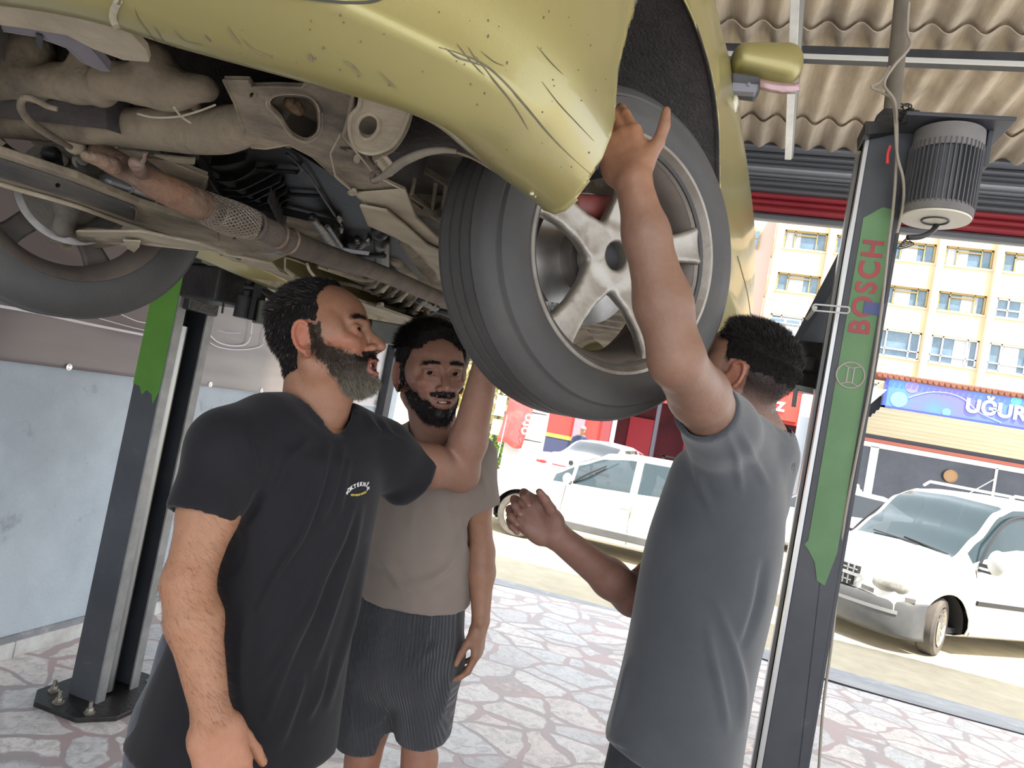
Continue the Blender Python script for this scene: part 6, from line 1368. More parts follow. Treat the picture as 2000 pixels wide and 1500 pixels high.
m = MB(); m.grid(G); o = m.build('indicator_lens', mat('pink_lens', (.50, .32, .34), (.42, .26, .28), 20, .2, coat=.5), mir); o.modifiers.new('s', 'SOLIDIFY').thickness = .004
for o in [o for o in bpy.data.objects if o.parent == car]: o.location = -CARLOC
# ================================================================ THE THREE MEN
def unit(v): v = np.array(v, float); return v/np.linalg.norm(v)
M_skin = mat('skin', (.5, .3, .2), (.86, .80, .78), 60, .48, bump=.12, bscale=180, lo=.3, hi=.8, vcol=True, sss=.12)
M_hairm = mat('dark_hair', (.007, .006, .006), (.014, .012, .011), 60, .7, vcol=False, spec=.12)
M_hairv = mat('hair_strands', (.5, .5, .5), (1, 1, 1), 3, .5, lo=0, hi=.01, vcol=True, spec=.35)
M_eye = mat('eye_white', (.34, .31, .29), rough=.3)
M_iris = mat('iris_brown', (.012, .007, .005), rough=.5, spec=.1)
M_teeth = mat('teeth', (.70, .64, .52), rough=.3)

def hand(f, W, y, back, side, curl=(.3, .4, .3), thumb=(.75, .75, -.15), spread=.06, sc=1.0, k=.006, tcurl=.25):
    W = np.array(W, float); y = unit(y); z = unit(np.array(back)-y*np.dot(back, y)); x = np.cross(y, z)*(-1 if side == 'R' else 1)
    P = lambda a, b, c: W+(x*a+y*b+z*c)*sc
    f.slab(P(0, .004, 0), P(0, .03, 0), x, (.028*sc, .019*sc), (.036*sc, .016*sc), .014, p=2.3)
    f.slab(P(0, .028, 0), P(0, .082, .001), x, (.037*sc, .0155*sc), (.041*sc, .0125*sc), .012, p=2.6)
    f.cone(P(.022, .022, -.007), P(.03, .055, -.008), .017*sc, .012*sc, .012)
    f.cone(P(-.024, .02, -.007), P(-.028, .06, -.006), .014*sc, .011*sc, .012)
    L = [(.044, .026, .021), (.049, .030, .022), (.045, .028, .022), (.034, .021, .019)]; X = [.031, .0105, -.0105, -.030]; B = [.086, .090, .087, .078]
    for i in range(4):
        a = curl[0]*(1+.12*i) if not isinstance(curl[0], (list, tuple)) else curl[0][i]; p = P(X[i], B[i], .002); ang = 0; sp = spread*(1.5-i)
        f.cone(P(X[i]*.8, B[i]-.03, .001), p, .0105*sc, .0104*sc, .008)
        for j in range(3):
            ang += a if j == 0 else curl[j]
            d = y*cos(ang)-z*sin(ang)+x*sp*(cos(ang)); d = unit(d); q = p+d*L[i][j]*sc
            r = [.0100, .0088, .0078, .0066][j]*(.92 if i == 3 else 1); r2 = [.0100, .0088, .0078, .0066][j+1]*(.92 if i == 3 else 1)
            f.cone(p, q, r*sc, r2*sc, .004); p = q
    p = P(.026, .022, -.004); d = unit(x*thumb[0]+y*thumb[1]+z*thumb[2])
    for j, l in enumerate((.042, .032, .026)):
        q = p+d*l*sc; f.cone(p, q, [.0145, .0112, .0100][j]*sc, [.0112, .0100, .0078][j]*sc, .008 if j == 0 else .004); p = q; d = unit(d+y*tcurl)

def frame(o, fwd, up):
    y = unit(fwd); z = unit(np.array(up)-y*np.dot(up, y)); x = np.cross(y, z); return np.array(o, float), np.stack([x, y, z], 1)
def head_mesh(O, A, neck, style, nr=.058):
    """O origin between the ears at eye height, A axes (x right, y forward, z up)"""
    w_ = lambda *p: O+A@np.array(p, float)
    mn = np.minimum(O-.155, np.array(neck)-.09); mx = np.maximum(O+.155, np.array(neck)+.09)
    f = Field(mn, mx, .0027)
    E = lambda c, r, k=.01, m='u': f.ell(w_(*c), r, k, m, M=A)
    C = lambda a, b, ra, rb, k=.01, m='u': f.cone(w_(*a), w_(*b), ra, rb, k, m)
    E((0, -.008, .030), (.0755, .098, .086), .02); E((0, .032, .030), (.062, .058, .058), .02)
    E((0, .045, -.030), (.054, .048, .058), .02); E((0, .045, -.072), (.045, .044, .038), .02)
    E((0, .078, -.101), (.021, .016, .014), .015); 
    for s in (-1, 1):
        E((s*.050, .012, -.062), (.014, .026, .026), .02); E((s*.043, .064, -.024), (.019, .020, .014), .016); E((s*.062, .03, .0), (.014, .035, .03), .015)
        C((s*.040, .077, .018), (s*.010, .089, .013), .008, .0085, .014)
    # neck, with the muscles at its sides
    nk = np.array(neck, float); f.cone(w_(0, -.020, -.055), nk, nr, nr*1.06, .025)
    f.cone(w_(0, .030, -.085), nk+A[:, 1]*.02, .035, .04, .03)
    for s in (-1, 1): f.cone(w_(s*.058, -.012, -.055), nk+A[:, 1]*.035+A[:, 0]*s*.012, .014, .012, .02)
    f.ell(nk*.45+w_(0, .03, -.08)*.55+A[:, 1]*.02, (.012, .014, .016), .02)
    # eyes
    for s in (-1, 1):
        E((s*.032, .096, -.001), (.0185, .016, .0125), .012, 's')
        E((s*.032, .0765, -.002), (.0165, .0145, .0145), .004)
        op = style.get('eye', .0052)
        E((s*.032, .0925, -.0025), (.0135, .0095, op), .0015, 's')
        C((s*.018, .0885, .0045), (s*.046, .082, .0035), .0026, .0022, .004)
        C((s*.020, .088, -.0115), (s*.044, .082, -.010), .0020, .0018, .005)
    # nose
    C((0, .086, .006), (0, .1085, -.026), .0075, .0095, .010); C((0, .106, -.024), (0, .1150, -.036), .0095, .0115, .006)
    for s in (-1, 1): E((s*.0135, .1010, -.0400), (.0080, .0115, .0080), .005); E((s*.0070, .1060, -.0475), (.0036, .0065, .0040), .002, 's')
    C((0, .094, -.044), (0, .091, -.052), .006, .006, .006)
    # mouth
    mo = style.get('mouth', 0.0)
    E((0, .080, -.071), (.030, .0200, .022), .014)
    for s in (-1, 1):
        C((0, .0985, -.0630), (s*.013, .0955, -.0640), .0052, .0048, .004); C((s*.013, .0955, -.0640), (s*.024, .086, -.0695), .0048, .0025, .003)
        C((0, .0965, -.0765-mo), (s*.013, .0935, -.0755-mo), .0064, .0056, .004); C((s*.013, .0935, -.0755-mo), (s*.024, .086, -.0705), .0056, .0025, .003)
        E((s*.030, .075, -.060), (.010, .010, .014), .012)
    E((0, .100, -.0700-mo/2), (.019 if mo else .021, .022, .0011+mo*.75), .002, 's')
    # ears
    for s in (-1, 1):
        tilt = -.25; ce = np.array([s*.0745, -.006, -.012])
        arc = [(.000+.017*cos(a)*1.0, .030*sin(a)) for a in np.linspace(-1.9+pi*.0, 2.4, 12)]
        pts = []
        for i, a in enumerate(np.linspace(radians(60-20), radians(300), 14)):
            yy = .0175*cos(a); zz = .0305*sin(a)+.004; pts.append(ce+np.array([s*(.010+.004*(-cos(a))), yy*cos(tilt)+zz*sin(tilt)*-1*-1*.25, zz]))
        for i in range(13): f.cone(w_(*pts[i]), w_(*pts[i+1]), .0036, .0036, .003)
        E((s*.0785, -.008, -.008), (.0058, .0172, .0290), .006)
        C((s*.078, -.002, -.034), (s*.080, -.004, -.044), .0075, .006, .006)
        E((s*.0905, -.002, -.012), (.0075, .0085, .0120), .004, 's')
        E((s*.0770, .010, -.016), (.0055, .0045, .0075), .005)
    f.cut(nk-unit(w_(0, 0, -.05)-nk)*.012, -(unit(w_(0, 0, -.05)-nk)))
    V, Q = f.mesh(); V = relax(V, Q, 1, .35)
    return V, Q
def sm(a, b, x): t = np.clip((x-a)/(b-a), 0, 1); return t*t*(3-2*t)
def tofile(O, A, V): return (V-O)@A
def scatter(V, N_, w_, n, length, dirf, width, colf, seed, seg=4, jitter=.35):
    r = np.random.RandomState(seed); idx = r.choice(len(V), n, p=w_/w_.sum()); P = V[idx]+r.randn(n, 3)*.0012; d = dirf(P, N_[idx]); d = d+r.randn(n, 3)*jitter*.5; d /= np.linalg.norm(d, axis=1, keepdims=True)
    side = np.cross(d, r.randn(n, 3)); side /= np.linalg.norm(side, axis=1, keepdims=True)+1e-9
    L = length(P, idx)*(.6+.8*r.rand(n)); pts = [P]; cur = P.copy(); dd = d.copy()
    bend = r.randn(n, 3)*.25
    for s in range(seg-1): cur = cur+dd*(L/(seg-1))[:, None]; pts.append(cur); dd = dd+bend*.35; dd /= np.linalg.norm(dd, axis=1, keepdims=True)
    VV = []; 
    for s, p in enumerate(pts): ww = width*(1-.8*s/(seg-1)); VV += [p-side*ww, p+side*ww]
    VV = np.stack(VV, 1); k = VV.shape[1]; base = (np.arange(n)*k)[:, None]
    Q = np.concatenate([base+np.array([[2*s, 2*s+1, 2*s+3, 2*s+2]]) for s in range(seg-1)])
    c = np.repeat(colf(P, r)[:, None, :], k, 1).reshape(-1, 3)
    return VV.reshape(-1, 3), Q, c
def shellmesh(V, Q, N_, m, t, noise=0, ns=90):
    keep = (m[Q] > .02).all(1); Qk = Q[keep]; used = np.unique(Qk); mp = -np.ones(len(V), int); mp[used] = np.arange(len(used))
    d = t*m; d = d+noise*m*vnoise(V*np.array([1, 1, 1]), ns)
    Vn = V+N_*d[:, None]
    return Vn[used], mp[Qk], used

def make_head(par, O, A, neck, st):
    V, Q = head_mesh(O, A, neck, st, st.get('nr', .058)); N_ = vnormals(V, Q); L = tofile(O, A, V); x, y, z = L.T; ax = np.abs(x)
    skin = np.array(srgb(*st['skin'])); C = np.tile(skin, (len(V), 1))
    def blend(m, col, s=1.): 
        nonlocal C
        m = (m*s)[:, None]; C = C*(1-m)+np.array(srgb(*col))*m
    blend(sm(.004, -.004, np.hypot(ax-.045, (z+.03)*1.2)-.03)*(y > .03), st.get('cheek', (176, 108, 84)), .35)
    blend((ax > .074)*(y < .014)*sm(.05, .03, np.abs(z+.012)), st.get('ear', (190, 104, 78)), .45)
    mo = st.get('mouth', 0)
    lip = (y > .082)*(ax < .026)*(sm(-.058, -.0605, z)*sm(-.0715-0*ax, -.0700, z)+sm(-.0700, -.0720, z)*sm(-.0845-mo*1.2, -.082-mo, z))
    blend(np.clip(lip, 0, 1), st.get('lip', (150, 84, 74)), .8)
    inner = (y < .094)*(y > .06)*(ax < .02)*(np.abs(z+.07+mo/2) < .004+mo*.6)*(1 if mo else 0); blend(inner.astype(float), (60, 22, 20), .95)
    blend(sm(.012, .004, np.hypot((ax-.032)/1.2, (z+.003)))*(y > .07), (120, 74, 60), .45)
    # beard and hair masks in the head's own frame
    nz = vnoise(L, 60)*.004+vnoise(L, 160)*.002
    cheek = -.018-.50*(y-.012)+st.get('cheekline', 0)
    mouthz = np.hypot(x/.030, (z+.071+mo*.4)/(.0155+mo*.5))
    bm_ = sm(.004, -.006, z-cheek+nz)*sm(-.004, .010, y-st.get('rear', 0)-.45*np.maximum(0, -.045-z)+nz*2)*sm(.86, 1.08, mouthz)*sm(-.142, -.120, z+.30*np.maximum(0, .07-y))
    bm_ *= sm(.0, .010, .086-ax)
    must = sm(-.045, -.0495, z+nz*.5)*sm(-.0625, -.0600, z+nz*.3-.08*ax)*(y > .076)*sm(.034, .028, ax)
    side = sm(-.052, -.03, z)*sm(.02, .008, z)*sm(.030, .022, y)*sm(.004, .010, y)*(ax > .05)
    beard = np.clip(np.maximum(np.maximum(bm_, side), must*.9), 0, 1)
    hl = st.get('hairline', .066)
    ymax = np.where(z > .055, hl-st.get('recede', .35)*np.maximum(0, ax-.012), st.get('lowy', .026)+st.get('lows', .3)*np.clip(z, -1, .08))
    zb = np.where(y > .018, .012, np.where(y > -.024, .024, np.where(y > -.034, .024-(-.024-y)*8.5, -.064)))
    hair = sm(.0, -.010, y-ymax+nz)*sm(-.004, .006, z-zb+nz)
    earz = np.hypot((y+.006)/.022, (z+.008)/.034); hair = hair*np.where(ax > .070, sm(.9, 1.2, earz), 1)
    if st.get('fade'): 
        blend(hair*sm(-.085, .0, z), (26, 20, 20), .93); hair_sh = hair*sm(.012, .055, z+nz*2)
    else: hair_sh = hair; blend(hair, (30, 22, 20), .9)
    bs = sm(.014, -.014, z-cheek+nz*2)*sm(-.014, .018, y-st.get('rear', 0)-.45*np.maximum(0, -.045-z)+nz*2)*sm(.80, 1.15, mouthz)*sm(-.150, -.115, z+.30*np.maximum(0, .07-y)); blend(np.clip(bs, 0, 1), (110, 82, 68), .55)
    bc = st.get('beardskin', (58, 46, 40)); blend(beard, bc, st.get('beardskin_s', .8))
    brow = sm(.0048, .002, np.abs(z-.0225+.18*np.maximum(0, ax-.030)+.10*np.maximum(0, .03-ax)))*(y > .055)*sm(.010, .014, ax)*sm(.052, .046, ax)
    blend(brow, (28, 20, 18), .8)
    lin = lambda n_, w_, c: None
    # hair
    tf = st['hair_t'](L); Vs, Qs, us = shellmesh(V, Q, N_, hair_sh, tf, .0012, 120)
    hb = nmesh('hair', Vs, Qs, M_hairm, par)
    comb = lambda loc: A@np.array(loc, float)
    topm = hair_sh*(.3+tf/.02)
    Nn = vnormals(Vs, Qs); wts = hair_sh[us]+1e-6
    def hdir(P, Np): 
        l = tofile(O, A, P); t = np.array(st.get('comb', (0, -.6, -.2))); g = (l[:, 2] > .06)[:, None]*(A@t)+(l[:, 2] <= .06)[:, None]*(A@np.array((0, -.35, -1.0)))
        d = Np*st.get('lift', .5)+g; return d
    hc = st.get('hair_col', (30, 25, 23)); hg = st.get('hair_grey', 0)
    def hcol(P, r): 
        b = np.tile(np.array(srgb(*hc)), (len(P), 1))*(.5+r.rand(len(P), 1)*1.0); g = r.rand(len(P)) < hg; b[g] = np.array(srgb(120, 115, 108)); return b
    hlf = st.get('hair_len', .010)
    v1, q1, c1 = scatter(Vs, Nn, wts, st.get('nh', 9000), lambda P, i: hlf*(.35+wts[i])*(1+0*P[:, 0])*np.where(tofile(O, A, P)[:, 2] > .05, 1, .6), hdir, .00038, hcol, 5)
    nmesh('strands', v1, q1, M_hairv, hb, c1)
    if st.get('fade'):
        wf_ = hair*sm(-.07, .03, z)+1e-7; v1, q1, c1 = scatter(V, N_, wf_, 16000, lambda P, i: .0022+.005*sm(-.02, .06, tofile(O, A, P)[:, 2]), hdir, .0003, hcol, 15)
        nmesh('fade_strands', v1, q1, M_hairv, hb, c1)
    # beard
    bt = st['beard_t'](L)
    if st.get('beard', True):
        Vb, Qb, ub = shellmesh(V, Q, N_, beard, bt, .0008, 140)
        gm = st['beard_col'](L[ub])
        bb = nmesh('beard', Vb, Qb, M_hairv, par, gm*.55)
        Nb = vnormals(Vb, Qb)
        def bdir(P, Np): return Np*.55+(A@np.array((0, .25, -1.0)))
        wb = beard[ub]**1.2+1e-6
        def blen(P, i): return st['beard_len'](L[ub][i])
        def bcol(P, r): c = st['beard_col'](tofile(O, A, P)); return c*(.45+1.1*r.rand(len(P), 1))
        we = np.clip(bs, 0, 1)*(1-beard)+1e-8; v0, q0, c0_ = scatter(V, N_, we, 3500, lambda P, i: np.full(len(P), .0038), bdir, .00028, bcol, 11); nmesh('stubble', v0, q0, M_hairv, bb, c0_)
        v1, q1, c1 = scatter(Vb, Nb, wb, st.get('nb', 9000), blen, bdir, .00034, bcol, 9)
        nmesh('strands', v1, q1, M_hairv, bb, c1)
    # brows
    wbw = brow+1e-9
    def brdir(P, Np): l = tofile(O, A, P); return Np*.35+(np.sign(l[:, :1])*A[:, 0][None, :])+A[:, 2]*.25
    v1, q1, c1 = scatter(V, N_, wbw, 900, lambda P, i: np.full(len(P), .007), brdir, .0003, lambda P, r: np.tile(np.array(srgb(26, 20, 18)), (len(P), 1)), 3)
    nmesh('eyebrows', v1, q1, M_hairv, par, c1)
    w_ = lambda *p: O+A@np.array(p, float); gz = unit(st.get('gaze', (0, 1, .1)))
    for s in (-1, 1):
        m = MB(); c = w_(s*.032, .0768, -.002); m.sphere(c, .0122, 20, 14); e = m.build('eye', M_eye, par)
        g = A@gz; m = MB(); Mx = Matrix.Translation(c+g*.0113) @ Vector(g).to_track_quat('Z', 'Y').to_matrix().to_4x4(); m.lathe([(0, .0016), (.0030, .0014), (.0074, -.0006), (.0077, -.0018)], 20, Mx); m.build('iris', M_iris, e)
    if mo:
        m = MB()
        for i in range(-4, 5): p = w_(i*.0042, .0885-.0006*i*i, -.0695-.0000*i*i); m.box(p, (.0040, .004, .0075), Matrix([list(r) for r in A]) )
        m.build('teeth', M_teeth, par, smooth=False, bev=.0006)
    return V, Q, C

def limb_mesh(chain, radii, hd=None, cutp=None, h=.0036, k=.02, extra=None):
    """an arm: chain of joints with radii, a hand, cut off inside the sleeve"""
    pts = np.array(chain); e = [pts.min(0)-.09, pts.max(0)+.09]
    if hd: W = np.array(hd['W']); e[0] = np.minimum(e[0], W-.22); e[1] = np.maximum(e[1], W+.22)
    f = Field(e[0], e[1], h); f.chain(chain, radii, k)
    if extra: extra(f)
    if hd: hand(f, **hd)
    if cutp is not None: f.cut(*cutp)
    V, Q = f.mesh(); return relax(V, Q, 1, .4), Q

def fold_disp(V, N_, folds, gen=(0, 0), seed=0, axis=None):
    D = np.zeros(len(V))
    if gen[0]:
        ax = unit(axis if axis is not None else (0, 0, 1)); t = V@ax; W2 = V-ax*t[:, None]*.78
        D += gen[0]*vnoise(W2, gen[1], seed)+gen[0]*.5*vnoise(W2, gen[1]*2.1, seed+3)
    X, Y = projv(V); fac = (N_*(CAM-V)).sum(1) > 0
    for P, wd, amp in folds:
        q = np.array(spline([(a, b, 0) for a, b in P], 6))[:, :2]; best = np.full(len(V), 1e9); tt = np.zeros(len(V)); n = len(q)-1
        for i in range(n):
            a, b = q[i], q[i+1]; ab = b-a; t = np.clip(((X-a[0])*ab[0]+(Y-a[1])*ab[1])/(ab@ab+1e-9), 0, 1); d = np.hypot(X-a[0]-ab[0]*t, Y-a[1]-ab[1]*t); mm = d < best; best[mm] = d[mm]; tt[mm] = (i+t[mm])/n
        g = np.exp(-(best/wd)**2)-.35*np.exp(-(best/(wd*2.4))**2); D += np.where(fac, 1.5*amp*g*np.sin(pi*np.clip(tt, .04, .96))**.6, 0)
    return D
def garment(name, par, f, m_, folds=(), gen=(.002, 14), axis=None, seed=0, it=2, label=None):
    V, Q = f.mesh(); V = relax(V, Q, it); N_ = vnormals(V, Q); V = V+N_*fold_disp(V, N_, folds, gen, seed, axis)[:, None]
    return nmesh(name, relax(V, Q, 1, .3), Q, m_, par, label=label), V, Q
def finish_person(par, parts, loc):
    """skin of head, arms, trunk and legs as one body"""
    V, Q = merge([(v, q) for v, q, c in parts]); C = np.concatenate([c for v, q, c in parts])
    nmesh('body', V, Q, M_skin, par, C)
    for o in bpy.data.objects:
        if o.parent == par: o.location = -Vector(loc)
def cols(V, base, spots=()):
    C = np.tile(np.array(srgb(*base)), (len(V), 1))
    n = vnoise(V, 14)[:, None]; C = C*(1+.10*n)
    for p, r, col, s in spots:
        m = (sm(r, 0, np.linalg.norm(V-np.array(p), axis=1))*s)[:, None]; C = C*(1-m)+np.array(srgb(*col))*m
    return C
def shoe(par, p, fwd, m_):
    p = np.array([p[0], p[1], .1]); f = Field(p-.22, p+.22, .008); fw = unit((fwd[0], fwd[1], 0)); p = np.array([p[0], p[1], .045]); f.slab(p-fw*.05, p+fw*.15, np.cross(fw, (0, 0, 1)), (.038, .04), (.045, .03), .03, p=2.5); f.cone(p-fw*.04, p-fw*.03+[0, 0, .07], .042, .04, .03); f.cut((0, 0, .004), (0, 0, -1)); V, Q = f.mesh(); nmesh('shoe', relax(V, Q), Q, m_, par)
M_shoe = mat('dark_shoe', (.03, .03, .035), rough=.6)
ROLLUP = CU
def los(x, y): r = ray(x, y); r = np.array([r[0], r[1], 0]); return unit(r)
def right_of(x, y): l = los(x, y); return np.array([l[1], -l[0], 0])

# ---------------------------------------------------------------- man 1: bearded, black T-shirt
L1 = (-.62, 1.25, 0); p1 = thing('person', 'bearded man in a black T-shirt at left, looking up, one arm raised', 'person', L1)
O1 = at(630, 663, 1.42); l1, r1 = los(630, 658), right_of(630, 658); yw = radians(22); pt = radians(21)
fw = (r1*cos(yw)-l1*sin(yw))*cos(pt)+np.array([0, 0, sin(pt)]); o1, A1 = frame(O1, fw, np.array([0, 0, 1])+.06*l1)
N1 = at(612, 812, 1.425)
def bcol1(l):
    g = sm(-.070, -.105, l[:, 2]+.25*np.maximum(0, .05-l[:, 1]))[:, None]; mst = ((l[:, 2] > -.066) & (l[:, 1] > .075))[:, None]
    c = np.array(srgb(74, 60, 50))*(1-g)+np.array(srgb(128, 120, 106))*g; return np.where(mst, np.array(srgb(34, 27, 25)), c)
st1 = dict(skin=(150, 108, 84), mouth=.012, eye=.0030, hairline=.050, recede=.45, lowy=.020, lows=.12, rear=.010, hair_t=lambda L: .002+.007*sm(.03, .10, L[:, 2]), hair_len=.008, nh=16000, comb=(0, -1.0, .25), lift=.22,
           beard_t=lambda L: .0004+.004*sm(-.08, -.112, L[:, 2])*sm(.02, .06, L[:, 1]), beard_len=lambda l: .0045+.007*sm(-.075, -.11, l[:, 2]), beard_col=bcol1, nb=15000, gaze=(.15, 1, .25), beardskin=(96, 76, 62), beardskin_s=.65, hair_grey=.04, cheekline=-.004, nr=.060)
Vh, Qh, Ch = make_head(p1, o1, A1, N1, st1)
parts = [(Vh, Qh, Ch)]
RS, LS = at(447, 872, 1.26), at(742, 884, 1.53); u1 = unit(LS-RS)
el, wr, ht = at(366, 1140, 1.17), at(413, 1398, 1.14), at(438, 1500, 1.13)
bk = unit(CAM-wr)*.9+r1*.15
sk1 = (164, 120, 92)
V, Q = limb_mesh([RS, RS*.5+el*.5, el, el*.72+wr*.28, wr], [.047, .048, .0385, .0425, .0285], dict(W=wr, y=ht-wr, back=bk, side='R', curl=(.35, .5, .35), thumb=(.45, .85, -.35)), cutp=(at(420, 950, 1.22), RS-el))
parts.append((V, Q, cols(V, sk1, [(el, .06, (196, 122, 96), .4), (ht, .12, (196, 130, 104), .4)])))
# dark hairs on the forearm
Na = vnormals(V, Q); ww = sm(.0, .10, np.linalg.norm(V-at(390, 1000, 1.2), axis=1))*(np.linalg.norm(V-ht, axis=1) > .07)*((Na*unit(CAM-el)).sum(1) > -.2)+1e-9
v1, q1, c1 = scatter(V, Na, ww, 2600, lambda P, i: np.full(len(P), .014), lambda P, n: n*.25+unit(wr-el)*.7+r1*.5, .00013, lambda P, r: np.tile(np.array(srgb(60, 42, 32)), (len(P), 1)), 21, jitter=.5)
nmesh('arm_hair', v1, q1, M_hairv, p1, c1)
el2, wr2 = at(900, 925, 1.70), at(952, 700, 1.60)
V, Q = limb_mesh([LS, LS*.4+el2*.6, el2, el2*.7+wr2*.3, wr2], [.050, .048, .042, .043, .030], dict(W=wr2, y=at(960, 610, 1.52)-wr2, back=r1, side='L', curl=(.2, .3, .2)), cutp=(at(775, 905, 1.56), LS-el2))
parts.append((V, Q, cols(V, (146, 110, 92))))
# trunk and legs under the clothes
hipc = at(448, 1420, 1.40); hipc[2] = max(hipc[2], .93)
f = Field(np.array([-1.3, .6, .0]), np.array([.1, 2.0, 1.5]), .014)
f.slab(N1-[0, 0, .08], hipc, u1, (.14, .09), (.13, .10), .03)
fr = hipc-np.array([0, 0, hipc[2]])
for s in (-1, 1): f.chain([hipc+u1*s*.08, hipc*[1, 1, .53]+u1*s*.10, hipc*[1, 1, .1]+u1*s*.11], [.075, .055, .04], .02)
V, Q = f.mesh(); parts.append((V, Q, cols(V, sk1)))
M_tee1 = mat('black_cotton', (.0090, .0085, .0112), (.012, .0115, .0145), 12, .72, bump=.15, bscale=500, sheen=.12, spec=.22)
f = Field(np.array([-1.35, .6, .78]), np.array([.15, 2.05, 1.62]), .0062)
chest, mid, hem = at(598, 900, 1.41), at(548, 1130, 1.40), at(462, 1452, 1.375)
f.loft([N1+(chest-N1)*.35, N1+(chest-N1)*.62, chest, chest*.5+mid*.5, mid, mid*.5+hem*.5, hem], [(.095, .088), (.132, .103), (.167, .116), (.174, .122), (.172, .125), (.184, .142), (.205, .162)], u1)
f.cone(chest-u1*.10+[0, 0, .035], RS+[0, 0, -.002], .085, .062, .04); f.cone(chest+u1*.10+[0, 0, .03], LS, .080, .062, .04)
f.cone(RS, N1-u1*.01, .050, .055, .05); f.cone(LS, N1, .048, .055, .05)
se = at(390, 1010, 1.20); f.cone(RS, se, .062, .058, .03); f.cut(se+(se-RS)*0, unit(se-RS)+0*u1) if False else None
def endcut(f, c, n, r=.09):
    n = unit(n); c = np.array(c)
    f.op(lambda P: np.maximum(-((P-c)@n), np.linalg.norm(P-c-n*.06, axis=-1)-r), c-r-.08, c+r+.08, .004, 's')
endcut(f, se, unit(se-RS)+np.array([0, 0, -.15]), .10); f.cone(se-unit(se-RS)*.05, se+unit(se-RS)*.02, .046, .046, .004, 's')
se2 = at(806, 928, 1.60); f.cone(LS, se2, .064, .066, .03); f.cone(se2, at(778, 966, 1.56), .03, .02, .03); endcut(f, se2+unit(se2-LS)*.01, unit(se2-LS), .10); f.cone(se2-unit(se2-LS)*.05, se2+unit(se2-LS)*.02, .049, .049, .004, 's')
nup = unit(O1-N1+A1[:, 1]*.0); f.cone(N1-nup*.030+A1[:, 1]*.012, N1+nup*.12, .066, .078, .008, 's')
f.slab(hem+unit(mid-hem)*.05, hem-unit(mid-hem)*.03, u1, (.175, .137), (.18, .14), .004, 's', flat=True)
folds1 = [([(640, 870), (622, 950), (590, 1040), (545, 1110), (505, 1190)], 7, .010), ([(668, 880), (650, 960), (622, 1020)], 6, .006), ([(690, 985), (665, 1050), (630, 1120), (600, 1200), (560, 1290), (520, 1400)], 9, .012), ([(705, 985), (690, 1060), (670, 1120), (640, 1210), (610, 1300)], 8, .010), ([(680, 900), (668, 960), (660, 1010)], 5, .005), ([(600, 860), (560, 905), (540, 960)], 9, .006), ([(480, 850), (492, 900), (505, 950)], 9, .006), ([(520, 850), (520, 900), (512, 960)], 8, .005), ([(515, 950), (490, 1000), (462, 1035)], 9, -.010), ([(720, 1070), (700, 1150), (690, 1200), (660, 1300), (640, 1380)], 8, .009), ([(600, 1180), (560, 1260), (520, 1330)], 9, .008), ([(590, 1320), (570, 1380), (545, 1450)], 9, .009), ([(640, 1280), (622, 1350), (600, 1400)], 7, .008), ([(480, 1200), (470, 1300), (480, 1400)], 12, .006), ([(715, 810), (735, 840), (760, 850)], 6, .006), ([(740, 815), (765, 850), (800, 870)], 6, .005)]
t1, tV, tQ = garment('tshirt', p1, f, M_tee1, folds1, (.0035, 9), axis=mid-hem, seed=2)
def collar(par, f_c, nup, r, m_, ax=None, fw_=None, drop=.0, n=40, tk=.0035, sub=None):
    u = unit(np.cross(nup, fw_)); v = np.cross(u, nup)*-1; m = MB(); P = [f_c+u*cos(a)*r+fw_*0+unit(fw_-nup*(fw_@nup))*sin(a)*r-nup*(drop*max(0, sin(a))) for a in np.linspace(0, 2*pi, n+1)[:-1]]
    m.tube(P, tk, 8, closed=True); m.tube([p+(p-f_c)*.10-nup*.008 for p in P], tk*.9, 8, closed=True); return m.build('collar', m_, par)
# white chest print: arched lettering and gold line
tb = BVHTree.FromPolygons([Vector(v) for v in tV], [tuple(map(int, q)) for q in tQ])
def onbody(x, y, bvh, off=.003):
    r = Vector(ray(x, y)).normalized(); h = bvh.ray_cast(Vector(CAM), r); return None if h[0] is None else (h[0], h[1])
def print_text(txt, P, size, m_, par, bold=.0006):
    """letters set one by one along a path on the cloth"""
    q = spline([(a, b, 0) for a, b in P], 10); q = np.array(q)[:, :2]; s = np.concatenate([[0], np.cumsum(np.hypot(*np.diff(q, axis=0).T))]); n = len(txt)
    par_o = None
    for i, ch in enumerate(txt):
        if ch == ' ': continue
        t = s[-1]*(i+.5)/n; j = min(np.searchsorted(s, t), len(q)-1); c = q[j-1]+(q[j]-q[j-1])*((t-s[j-1])/max(1e-6, s[j]-s[j-1])); d = q[j]-q[max(j-1, 0)]; d = d/np.linalg.norm(d)
        h0 = onbody(*c, tb); h1 = onbody(*(c+d*4), tb); h2 = onbody(c[0]+d[1]*4, c[1]-d[0]*4, tb)
        if not (h0 and h1 and h2): continue
        nn = h0[1] if h0[1].dot(Vector(CAM)-h0[0]) > 0 else -h0[1]; rt = (h1[0]-h0[0]).normalized(); up = (h2[0]-h0[0]).normalized()
        text_mesh(ch, h0[0]+nn*.0022-up*size*.35, rt, up, size, .0012, bold, 'CENTER', 'lettering', m_, par)
M_wprint = mat('white_print', (.75, .75, .74), rough=.6)
print_text('SÖKTEKNİK', [(674, 966), (682, 955), (692, 949), (704, 945), (716, 948), (717, 958)], .0108, M_wprint, p1, .0003)
print_text('OTO BAKIM SERVİS', [(684, 966), (698, 966), (713, 961)], .0050, mat('gold_print', (.55, .40, .10), rough=.6), p1, .0003)
M_trou1 = mat('dark_navy_trousers', (.03, .033, .05), (.05, .055, .075), 10, .6, bump=.2, bscale=60, sheen=.2)
